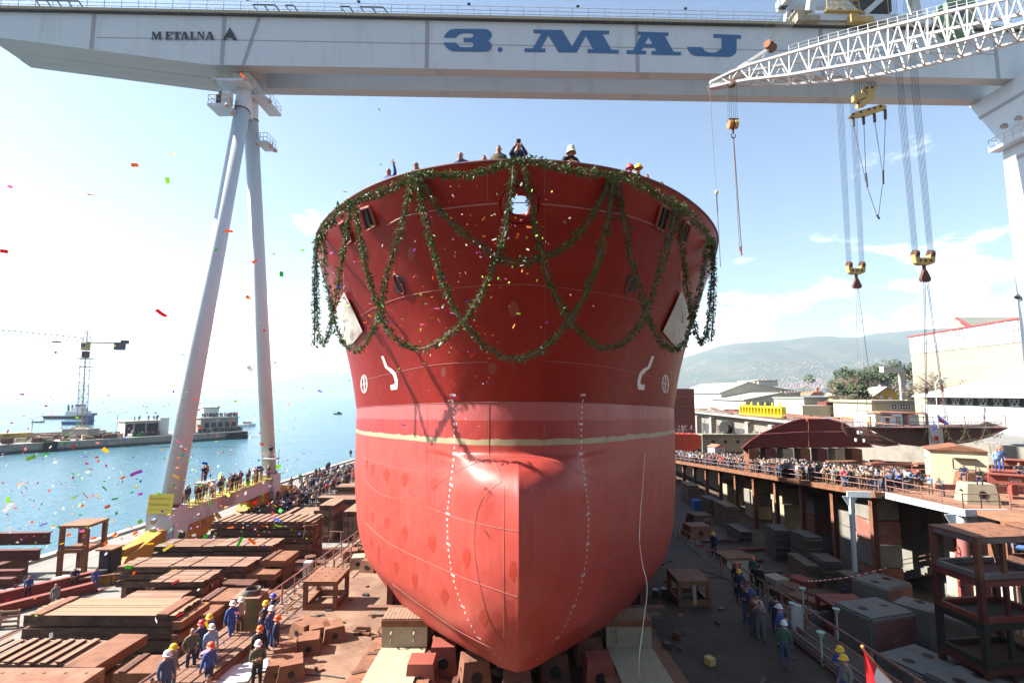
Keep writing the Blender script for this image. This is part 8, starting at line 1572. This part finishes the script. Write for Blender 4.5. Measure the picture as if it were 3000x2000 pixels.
def helmet_mesh(m, fire=False):
    b = MB(); vs = []; n = 14
    prof = [(.150, -.01), (.128, .0), (.124, .05), (.105, .105), (.06, .14), (.0, .15)] if not fire else [(.165, -.10), (.140, -.03), (.132, .06), (.11, .12), (.06, .155), (0, .165)]
    for r, z in prof:
        for i in range(n): a = 2 * math.pi * i / n; fr = 1.25 if (math.sin(a) < -.5 and r > .14) else 1.0; vs.append((r * .93 * math.cos(a), r * 1.1 * math.sin(a) * fr, z))
    b.add(vs, [(k * n + i, k * n + (i + 1) % n, (k + 1) * n + (i + 1) % n, (k + 1) * n + i) for k in range(len(prof) - 1) for i in range(n)]); return b.mesh('helmet', [m], smooth=True)
HM = {k: helmet_mesh('hm_' + k, k == 'fire') for k in ('white', 'yellow', 'orange', 'red', 'blue', 'fire')}
CN = dict(navy='navy', blue='blue', black='black', grey='grey', white='white', red='red', beige='beige', olive='olive', brown='brown', lightblue='light blue', pink='pink', denim='denim', green='dark green', orange='orange')
def dress(o, top, tr, hair='dark', skin='skin'):
    for i, m in enumerate((skin, 'cl_' + top, 'cl_' + tr, 'shoe', 'hair_' + hair)): o.material_slots[i].link = 'OBJECT'; o.material_slots[i].material = M(m)
def person(p, pose, rz, top, tr, label, group, helm=None, hair='dark', s=1.0, low=False, cat='person'):
    o = link('person', (PL if low and pose in PL else PM)[pose]); o.location = p; o.rotation_euler = (0, 0, rz); o.scale = (s * 1.0, s * 1.0, s); tag(o, label, cat, group); dress(o, top, tr, hair)
    if helm:
        h = link('helmet', HM[helm], o); hp = POSES[pose]['head']; h.location = (hp[0], hp[1], hp[2] + .02)
    return o
def head_on(px, py, h, fn):      # foot point of a standing person whose head top is seen at px, py
    q = fn(px, py, h); return q - Vector((0, 0, h))
W = 'workers on the left slipway edge'
LW = [(682, 1757, 'stride', .9, 'blue', 'blue', 'white', 'striding in blue overalls with dark vest on the planks'), (706, 1747, 'pocket', 1.0, 'beige', 'brown', 'white', 'in tan clothes standing behind the cable crate'), (800, 1736, 'photo', 1.6, 'navy', 'navy', 'blue', 'taking a picture, farthest up the railing'), (795, 1772, 'stand', 1.4, 'blue', 'blue', 'white', 'in bright blue overalls beside the crate'), (765, 1786, 'photo', 1.9, 'navy', 'black', None, 'bareheaded, taking a photo beside the crate'), (778, 1757, 'stand', 1.5, 'navy', 'navy', 'yellow', 'half hidden behind the photographing men'), (762, 1829, 'stride', .4, 'black', 'black', 'orange', 'in black jacket over red shirt walking to the camera'), (757, 1872, 'cross', .6, 'olive', 'black', 'white', 'in brown jacket standing alone on the deck'), (617, 1878, 'stride', 1.2, 'blue', 'navy', 'orange', 'in blue jacket at the bottom, before the sheets'), (620, 1825, 'stand', .9, 'lightblue', 'denim', 'white', 'in light blue jacket in the middle of the group'), (565, 1834, 'pocket', .8, 'olive', 'navy', None, 'bald, in olive vest at the railing'), (590, 1813, 'stand', 1.3, 'navy', 'navy', 'red', 'behind the bald man in the vest'), (613, 1796, 'pocket', 1.0, 'blue', 'navy', 'yellow', 'at the back of the left group'), (490, 1902, 'stand', 1.2, 'denim', 'denim', 'white', 'in grey-blue overalls near the bottom left'), (508, 1883, 'stand', 1.5, 'grey', 'grey', 'yellow', 'in grey just behind the grey-blue man'), (612, 1968, 'stand', .8, 'beige', 'beige', None, 'in a pale hood cut by the bottom edge'), (445, 1978, 'stand', .9, 'brown', 'black', None, 'whose head alone shows at the bottom left'), (812, 1800, 'stand', 1.7, 'navy', 'navy', 'orange', 'leaning at the rail beyond the crate')]
HC = dict(white='white', yellow='yellow', orange='orange', red='red', blue='blue')
for px, py, ps, rz, tp_, tr_, hm, d in LW: person(head_on(px, py, 1.8, lambda a, c, h: PS(a, c, h)) + Vector((0, 0, .0)), ps, rz, tp_, tr_, (f'worker with {HC[hm]} helmet ' if hm else 'worker ') + d, W, hm, hair='grey' if 'bald' in d else 'dark')
W = 'workers on the right slipway side'
RW = [(2090, 1557, 'stand', -.8, 'navy', 'navy', 'yellow', 'alone at the far end of the shaded deck'), (2157, 1646, 'stand', -.4, 'black', 'black', 'red', 'in black, farthest of the close group'), (2164, 1665, 'pocket', -.6, 'navy', 'black', 'yellow', 'beside the red-helmeted one'), (2205, 1626, 'stand', -.9, 'green', 'black', 'orange', 'in green jacket beyond the railing gap'), (2223, 1650, 'stand', 2.4, 'black', 'black', None, 'in black with his back turned by the rail'), (2190, 1702, 'stand', -.3, 'blue', 'denim', None, 'in blue jacket half hidden in the row'), (2184, 1712, 'cross', -.9, 'navy', 'denim', None, 'with a white cap in hand in the row'), (2205, 1742, 'stand', -1.1, 'brown', 'denim', None, 'in brown next to the grey-jacketed man'), (2225, 1755, 'photo', -.7, 'grey', 'grey', None, 'in grey jacket talking on a phone'), (2215, 1735, 'stand', -.4, 'white', 'denim', None, 'in white-collared jacket behind the row'), (2270, 1740, 'stand', 2.6, 'navy', 'navy', None, 'bareheaded in navy with his back to the camera'), (2283, 1768, 'stand', -2.5, 'blue', 'navy', 'white', 'in blue, middle of the nearest three'), (2300, 1790, 'stand', -2.6, 'navy', 'black', None, 'in navy, hidden behind the green-coated man'), (2296, 1815, 'stand', 2.5, 'green', 'denim', 'white', 'in green coat standing farthest to the front'), (2461, 1889, 'cross', -1.2, 'blue', 'blue', 'yellow', 'with folded arms at the bottom right'), (2473, 1914, 'stand', -1.5, 'grey', 'blue', 'yellow', 'in grey pullover at the very bottom right')]
for px, py, ps, rz, tp_, tr_, hm, d in RW: person(head_on(px, py, 1.8, lambda a, c, h: PS(a, c, h)), ps, rz, tp_, tr_, (f'worker with {HC[hm]} helmet ' if hm else 'worker ') + d, W, hm)
for px, py, ps, tp_, d in ((2473, 1714, 'stand', 'navy', 'left one'), (2516, 1716, 'lean', 'navy', 'right one, bending')): person(head_on(px, py, 1.75, lambda a, c, h: PZ(a, c, LZ + h)), ps, 2.6, tp_, 'navy', f'dark-clad man in the lane behind the ballast blocks, {d}', 'men in the lane')
for px, py, ps, rz, tp_, tr_, d in ((283, 1661, 'stand', .9, 'blue', 'blue', 'grey-haired man in blue overalls alone on the sunlit quay'), (87, 1684, 'stand', 1.2, 'blue', 'navy', 'man in blue overalls among the red girders at the left edge'), (165, 1708, 'stand', -2, 'grey', 'grey', 'person in grey with red scarf near the long red channel')): person(head_on(px, py, 1.75, lambda a, c, h: PZ(a, c, QZ + h)), ps, rz, tp_, tr_, d, 'people on the near quay', hair='grey')
person(Vector((-34.0, 41.4, QZ + .35)), 'sit', .8, 'navy', 'black', 'person sitting on the cluttered work bench on the quay', 'people on the near quay', hair='grey')
G_ = 'workers on the grey-edged platform'
for px, py, ps, rz, tp_, tr_, hm, d, z in ((2635, 1381, 'lean', -.5, 'blue', 'navy', None, 'man in bright blue leaning on the platform rail', 1.6), (2650, 1387, 'lean', -.4, 'navy', 'navy', None, 'man in navy beside the bright blue one at the rail', 1.6), (2682, 1379, 'lean', -.6, 'denim', 'brown', 'red', 'red-capped man leaning on the platform rail', 1.6), (2722, 1386, 'photo', -1.1, 'lightblue', 'brown', None, 'man in light blue filming from the platform', 1.6), (2757, 1396, 'lean', -1.2, 'grey', 'black', None, 'man in grey bending over the platform box', 1.6), (2918, 1311, 'stand', -.4, 'lightblue', 'blue', None, 'left of two men in blue standing on the upper beam', 4.1), (2928, 1308, 'stand', -.5, 'blue', 'blue', 'orange', 'orange-helmeted man in blue standing on the upper beam', 4.1)):
    person(head_on(px, py, 1.8 if ps != 'lean' else 1.62, lambda a, c, h: PZ(a, c, z + h)), ps, rz, tp_, tr_, d, G_, hm)
for px, py, d in ((2822, 1358, 'left of the two men crouching on the chalked beam'), (2868, 1368, 'right of the two men crouching on the chalked beam'), (2985, 1352, 'dark man crouching at the right picture edge')): person(head_on(px, py, 1.3, lambda a, c, h: PZ(a, c, 3.5 + h - .35)), 'sit', -.8, 'navy' if 'left' in d else 'black', 'navy', d, G_)
# people behind the bulwark
DK = 'people looking over the bulwark'
for px, ps, top_, hm, d, up_, hair in ((1518, 'perch', 'navy', None, 'man at the tip of the bow holding a camera to his face', .50, 'dark'), (1450, 'stand', 'olive', None, 'dark-haired bearded man left of the bow tip', .44, 'dark'), (1405, 'stand', 'grey', None, 'man whose forehead shows above the bulwark', .16, 'dark'), (1328, 'lean', 'blue', None, 'man in blue leaning over the bulwark left of centre', .36, 'grey'), (1708, 'lean', 'black', 'fire', 'firefighter with pale helmet leaning over the bulwark', .46, 'dark'), (1172, 'lean', 'navy', None, 'grey-haired man over the left garland knot', .36, 'grey'), (1085, 'wave', 'blue', None, 'man in blue throwing confetti with raised arm', .52, 'grey'), (1892, 'stand', 'black', 'red', 'red-helmeted worker on the right bulwark', .34, 'dark'), (1932, 'lean', 'navy', 'yellow', 'yellow-helmeted worker on the right bulwark', .44, 'dark'), (1948, 'stand', 'navy', None, 'bareheaded worker beside the yellow helmet', .30, 'dark'), (2004, 'stand', 'black', None, 'curly-haired person at the right garland knot', .34, 'dark'), (986, 'lean', 'black', None, 'bareheaded man at the outer left bulwark', .36, 'dark'), (1008, 'lean', 'black', None, 'man with dark cap at the outer left bulwark', .36, 'dark'), (2088, 'stand', 'pink', None, 'pale head at the outermost right bulwark', .28, 'grey')):
    best = min(((abs(1500 + 1500 * (SX + sd * c[1]) / (c[0] * cp + (c[2] - CAMZ) * sp) - px), sd, c) for sd in (-1, 1) for c in DECKEDGE if c[0] < 26), key=lambda q: q[0]); _, sd, c = best
    x, y, z = SX + sd * c[1], c[0], c[2]; cn_ = Vector((0, 24, 0)) - Vector((x, y, 0)); cn_.normalize(); off_ = .85 if ps != 'lean' else 1.15
    ph = dict(lean=1.60, wave=1.75, perch=1.34).get(ps, 1.75); pz = z + up_ + .08 - ph + (off_ if ps != 'lean' else off_ - .36) * .42
    person(Vector((x, y, 0)) + cn_ * off_ + Vector((0, 0, pz)), ps, math.atan2(x * .6, 8), top_, 'navy', d, DK, hm, hair=hair)
    if ps == 'perch': o = Bx('camera', None, Vector((x, y, pz + 1.17)) + cn_ * (off_ - .47), (.12, .07, .08), 'black'); tag(o, 'dark camera in the hands of the man at the bow tip', 'camera')
# spectators: told apart by dress, place and pose
TOPS = ['navy', 'black', 'grey', 'beige', 'black', 'red', 'olive', 'brown', 'denim', 'navy', 'denim', 'white', 'black', 'navy', 'brown']; PW = dict(stand='standing', pocket='hands pocketed', photo='taking a picture', cross='with folded arms', stride='walking', lean='leaning on the rail')
pr = random.Random(31)
def crowd(spots, where, group, face, low=True, hw=0.0, poses=('stand', 'pocket', 'photo', 'cross', 'stand', 'stride')):
    cnt_ = {}
    for i, (x, y, z) in enumerate(spots):
        ps = pr.choice(poses); tp_ = pr.choice(TOPS); tr_ = pr.choice(['denim', 'black', 'navy', 'brown', 'grey', 'beige']); hr_ = pr.choice(['dark', 'dark', 'grey', 'fair']); hm = pr.choice(['white', 'yellow', 'orange', 'blue']) if pr.random() < hw else None
        key = (tp_, tr_, ps, hr_, hm); k = cnt_.get(key, 0); cnt_[key] = k + 1
        lab = f'{hr_}-haired person in {CN[tp_]} and {CN[tr_]} {PW[ps]} {where}' + (f', {ORD[k]} nearest' if k else '')
        person((x, y, z), ps, face + pr.uniform(-.5, .5), tp_, tr_, lab, group, hm, hr_, pr.uniform(.92, 1.05), low)
sp_ = sorted([(GX + pr.uniform(-.75, .85), y + pr.uniform(-.2, .2), SILLZ + .08) for y in np.linspace(51.6, 68.6, 34)], key=lambda q: q[1]); crowd(sp_, 'on the crane sill beam', 'spectators on the crane sill beam', .9)
crowd([(GX + 1.9, 52.2, 1.27), (GX + 1.7, 52.9, 1.27), (GX + 1.0, 68.4, 1.57)], 'on the crane landing', 'spectators on the crane landings', .8)
sp_ = []
while len(sp_) < 78:
    u = pr.random(); y = 58.5 + 36 * u; xm_ = -30.2 + 2.5 * u; x = xm_ + pr.gauss(0, 1.3 + .6 * u)
    if -35 < x < -24.5 and not (50 < y < 72 and abs(x - GX) < 2.0): sp_.append((x, y, QZ))
crowd(sorted(sp_, key=lambda q: q[1]), 'in the quay crowd', 'crowd on the left quay', .7)
for k, (px, py) in enumerate(((963, 1377), (1027, 1338), (957, 1376 + 8))): person(PZ(px, py, QZ), 'stand', .5, 'navy', 'black', ['man standing apart on the empty quay edge', 'lone figure farthest out on the quay edge', 'second man near the quay edge'][k], 'crowd on the left quay', low=True)
sp_ = []
for k in range(150):
    y = 45.6 + 44 * (pr.random() ** 1.15); row = pr.choice([0, 0, 1, 1, 2, 3]); sp_.append((31.9 + row * .62 + pr.uniform(-.15, .15), y, plat(y)))
crowd(sorted(sp_, key=lambda q: q[1])[:118], 'in the slipway crowd', 'crowd on the neighbouring slipway', -.7, poses=('stand', 'pocket', 'photo', 'cross', 'stand', 'lean'))
# the far parts of the crowds: nobody could count them
def crowd_mass(spots, name, label, face):
    data = {}
    for k in PL: me = PL[k]; v = np.zeros(len(me.vertices) * 3); me.vertices.foreach_get('co', v); data[k] = (v.reshape(-1, 3), [tuple(p.vertices) for p in me.polygons], [p.material_index for p in me.polygons])
    mats = ['skin'] + ['cl_' + c for c in ('navy', 'black', 'grey', 'beige', 'white', 'red', 'brown', 'lightblue', 'denim', 'blue')] + ['shoe', 'hair_dark', 'hair_grey']; b = MB()
    for x, y, z in spots:
        v, f, mi = data[pr.choice(list(PL))]; a = face + pr.uniform(-.6, .6); c, s = math.cos(a), math.sin(a); k = pr.uniform(.9, 1.05); q = np.stack([v[:, 0] * c - v[:, 1] * s, v[:, 0] * s + v[:, 1] * c, v[:, 2]], 1) * k + np.array([x, y, z])
        tp_, tr_, hr_ = pr.choice([1, 1, 2, 2, 2, 3, 3, 4, 5, 6, 7, 7, 8, 9, 9, 10]), pr.choice([1, 2, 3, 9]), pr.choice([12, 12, 13]); mp_ = {0: 0, 1: tp_, 2: tr_, 3: 11, 4: hr_}; n0 = len(b.v); b.v += [tuple(r) for r in q]; b.f += [tuple(i + n0 for i in fc) for fc in f]; b.m += [mp_[i] for i in mi]
    o = b.build(name, mats); o['kind'] = 'stuff'; o['label'] = label
crowd_mass([(31.9 + pr.choice([0, 1, 2, 3, 4]) * .65 + pr.uniform(-.2, .2), y, plat(y)) for y in [pr.uniform(58, 112) for _ in range(560)]] + [(pr.uniform(33.2, 36.8), y, plat(y) + .12) for y in [pr.uniform(46.5, 95) for _ in range(420)]], 'crowd', 'dense far part of the crowd on the neighbouring slipway', -.7)
crowd_mass([(x, y, QZ) for x, y in [(-30.5 + pr.gauss(0, 2.0), pr.uniform(64, 100)) for _ in range(240)] if -35.5 < x < -24 and not (y < 72 and abs(x - GX) < 2.2)], 'crowd', 'dense far part of the crowd on the left quay', .7)
crowd_mass([tuple(om(s_of(pr.uniform(590, 712), 9), 9 + pr.uniform(-1, 2), .42)) for _ in range(60)] + [tuple(om(s_of(pr.uniform(580, 716), 4), 3.5 + pr.uniform(-1, 2), -5.2)) for _ in range(45)] + [tuple(om(s_of(pr.uniform(370, 470), 4), 5 + pr.uniform(-1, 2), -5.2)) for _ in range(38)] + [tuple(om(s_of(pr.uniform(545, 572), 8), 8, .0)) for _ in range(6)] + [tuple(om(s_of(pr.uniform(380, 462), 10), 10, .1)) for _ in range(9)], 'crowd', 'small figures watching from the mole', .3)
crowd_mass([(pr.uniform(32, 40), 112 + pr.uniform(0, 1.5), plat(112) + 5.15) for _ in range(20)], 'crowd', 'helmeted men on the orange-red section', -.3)
# ================================================================ flag near the camera
fl = thing('flag', 'red and white flag on a pole rising at the bottom right corner', 'flag', (7.2, 7.0, slip(7)), 0)
ka = PY(2527, 1897, 8.0); kb = PY(2640, 2030, 8.0); ke = kb + (kb - ka) * 1.0; b = MB(); b.tube([ka, kb, ke, Vector((ke.x + .6, ke.y, slip(ke.y)))], .014, 8); b.build('pole', 'brass', fl); b = MB(); b.ico(ka + Vector((0, 0, .02)), .026, 2); b.build('finial', 'brass', fl)
b = MB(); fr_ = []
for k in range(9):
    u = k / 8; l_ = (2529 + 14 * u, 1904 + 130 * u); r_ = (2531 + 80 * u, 1904 + 96 * u)
    for j in range(6): v = j / 5; fr_.append(PY(l_[0] + (r_[0] - l_[0]) * v, l_[1] + (r_[1] - l_[1]) * v, 7.97 + .07 * math.sin(7 * v + 2 * u) * u))
b.add(fr_, [(k * 6 + j, k * 6 + j + 1, (k + 1) * 6 + j + 1, (k + 1) * 6 + j) for k in range(8) for j in range(5)]); b.build('red_stripe', 'flag_red', fl, smooth=True)
b = MB(); d = kb - ka; b.add([PY(2569, 1952, 7.86), PY(2600, 1985, 7.86), PY(2625, 2012, 7.86), PY(2600, 2035, 7.86), PY(2572, 2035, 7.86), PY(2561, 1980, 7.86)], [(0, 1, 2, 3, 4, 5)]); b.build('white_stripe', 'flag_white', fl)
# ================================================================ confetti
for n, c in dict(cf_red=(.62, .02, .03), cf_orange=(.85, .25, .01), cf_yellow=(.80, .62, .04), cf_green=(.05, .48, .06), cf_lime=(.42, .72, .06), cf_blue=(.04, .10, .55), cf_pink=(.80, .32, .55), cf_white=(.80, .80, .80), cf_violet=(.50, .16, .60)).items(): pm(n, tuple(v * 1.25 for v in c), None, 1, .6); thin(n)
cr_ = random.Random(77); CF = {}
def scrap(m, v):
    if (m, v) not in CF:
        b = MB(); w_, l0 = .5, [1.0, 1.6, .8][v]; q = cr_.uniform(.15, .4)
        vs = [(x * w_, -l0 + y * l0, q * (1 - (y - 1) ** 2) * .5 + (.06 * x)) for y in (0, 1, 2) for x in (-1, 1)]; b.add(vs + [(a, c, e - .03) for a, c, e in vs], [(0, 1, 3, 2), (2, 3, 5, 4), (7, 6, 8, 9), (9, 8, 10, 11), (0, 6, 7, 1), (4, 5, 11, 10), (0, 2, 8, 6), (2, 4, 10, 8), (1, 7, 9, 3), (3, 9, 11, 5)]); CF[(m, v)] = b.mesh('scrap_' + m, [m])
    return CF[(m, v)]
cw = ['cf_white', 'cf_orange', 'cf_red', 'cf_green', 'cf_lime', 'cf_yellow', 'cf_pink', 'cf_blue', 'cf_violet']; CNM = {c: c[3:] for c in cw}; cw2 = ['cf_white'] * 3 + ['cf_orange'] * 3 + ['cf_red'] * 2 + ['cf_green', 'cf_lime', 'cf_lime', 'cf_yellow', 'cf_pink', 'cf_blue', 'cf_violet', 'cf_green']
def confetti(px, py, Y, size, m, label):
    o = link('confetti', scrap(m, cr_.randint(0, 2))); p = PY(px, py, Y); o.location = p; s = size * cr_.uniform(.75, 1.3); o.scale = (s, s, s); o.rotation_euler = (cr_.uniform(0, 6.3), cr_.uniform(0, 6.3), cr_.uniform(0, 6.3)); tag(o, label, 'confetti', 'falling paper confetti')
for px, py, m, d in ((710, 222, 'cf_orange', 'big orange scrap before the head of the crane leg'), (30, 547, 'cf_pink', 'long pink scrap in the sky at the left edge'), (265, 570, 'cf_orange', 'orange scrap level in the empty left sky'), (395, 484, 'cf_orange', 'pale orange scrap high in the left sky'), (505, 452, 'cf_yellow', 'tan scrap in the sky beside the crane leg'), (491, 529, 'cf_lime', 'lime scrap below the tan one beside the crane leg'), (566, 590, 'cf_green', 'green scrap beside the near crane leg'), (1112, 324, 'cf_green', 'green scrap alone under the gantry girder'), (634, 732, 'cf_green', 'green scrap on the near crane leg at mid height'), (537, 1038, 'cf_green', 'green scrap on the near crane leg low down'), (886, 733, 'cf_lime', 'lime scrap in the sky right of the legs'), (825, 803, 'cf_green', 'green scrap between far leg and ship'), (473, 917, 'cf_red', 'red scrap alone left of the near leg'), (728, 872, 'cf_orange', 'orange scrap on the far leg'), (670, 677, 'cf_orange', 'orange scrap between the crane legs'), (508, 1147, 'cf_blue', 'blue scrap on the near leg at the horizon'), (12, 736, 'cf_red', 'thin red scrap at the far left sky'), (733, 1079, 'cf_white', 'white scrap on the far leg'), (528, 1103, 'cf_white', 'white scrap on the near leg')): confetti(px, py, cr_.uniform(11, 15), .085, m, d)
ZN = [('before the bow plating', 130), ('before the sea', 110), ('before the timber stacks', 24), ('in the sky between crane and ship', 20)]
for zn, (wh, n) in enumerate(ZN):
    todo = []
    for k in range(n):
        m = cr_.choice(cw2)
        if zn == 0:
            if cr_.random() < .5: px, py, Y = cr_.gauss(1480, 75), cr_.gauss(690, 120), cr_.uniform(12.2, 13.2)
            else: px, py, Y = cr_.gauss(1240, 130), cr_.gauss(930, 150), cr_.uniform(12.5, 14.5)
            if py < 480 or px > 1680 or py > 1300: continue
            sz = .036
        elif zn == 1: px, py, Y, sz = cr_.uniform(0, 830), 1230 + 380 * cr_.random() ** .75, cr_.uniform(10, 20), .06
        elif zn == 2: px, py, Y, sz = cr_.uniform(0, 700), cr_.uniform(1620, 1950), cr_.uniform(10, 15), .05
        else: px, py, Y, sz = cr_.uniform(740, 1050), cr_.uniform(560, 1250), cr_.uniform(12, 18), .045
        todo.append((px, py, Y, sz, m))
    seen = {}
    for px, py, Y, sz, m in sorted(todo): k = seen.get(m, 0); seen[m] = k + 1; confetti(px, py, Y, sz, m, f'{CNM[m]} paper scrap falling {wh}, {ordw(k)} such from the left')
b = MB(); mi = {c: i for i, c in enumerate(cw)}
for k in range(620):
    if k < 460: px, py, Y, sz = cr_.uniform(0, 900), 1150 + 450 * cr_.random() ** .8, cr_.uniform(14, 34), .055
    elif k < 580: px, py, Y, sz = cr_.gauss(1330, 150), cr_.gauss(830, 170), cr_.uniform(12.4, 14), .026
    else: px, py, Y, sz = cr_.uniform(200, 1000), cr_.uniform(900, 1250), cr_.uniform(15, 30), .05
    p = PY(px, py, Y); rot = Matrix.Rotation(cr_.uniform(0, 6.3), 3, Vector((cr_.gauss(0, 1), cr_.gauss(0, 1), cr_.gauss(0, 1))).normalized()); b.box(p, (sz, sz * 1.7, .004), mi[cr_.choice(cw2)], rot=rot)
o = b.build('confetti_cloud', cw); o['kind'] = 'stuff'; o['label'] = 'small paper confetti filling the air on the left'
# ================================================================ haze over the bay
hzm = bpy.data.materials.new('haze'); hzm.use_nodes = True; t = hzm.node_tree; t.nodes.clear(); pv = N(t, 'ShaderNodeVolumePrincipled', inp={'Color': (.64, .81, 1, 1), 'Density': 9.5e-5, 'Anisotropy': .2}); oo = N(t, 'ShaderNodeOutputMaterial'); t.links.new(pv.outputs[0], oo.inputs['Volume']); MATS['haze'] = hzm
b = MB(); b.box((0, 6700, 440), (27000, 14600, 920)); o = b.build('haze', 'haze'); o['kind'] = 'stuff'
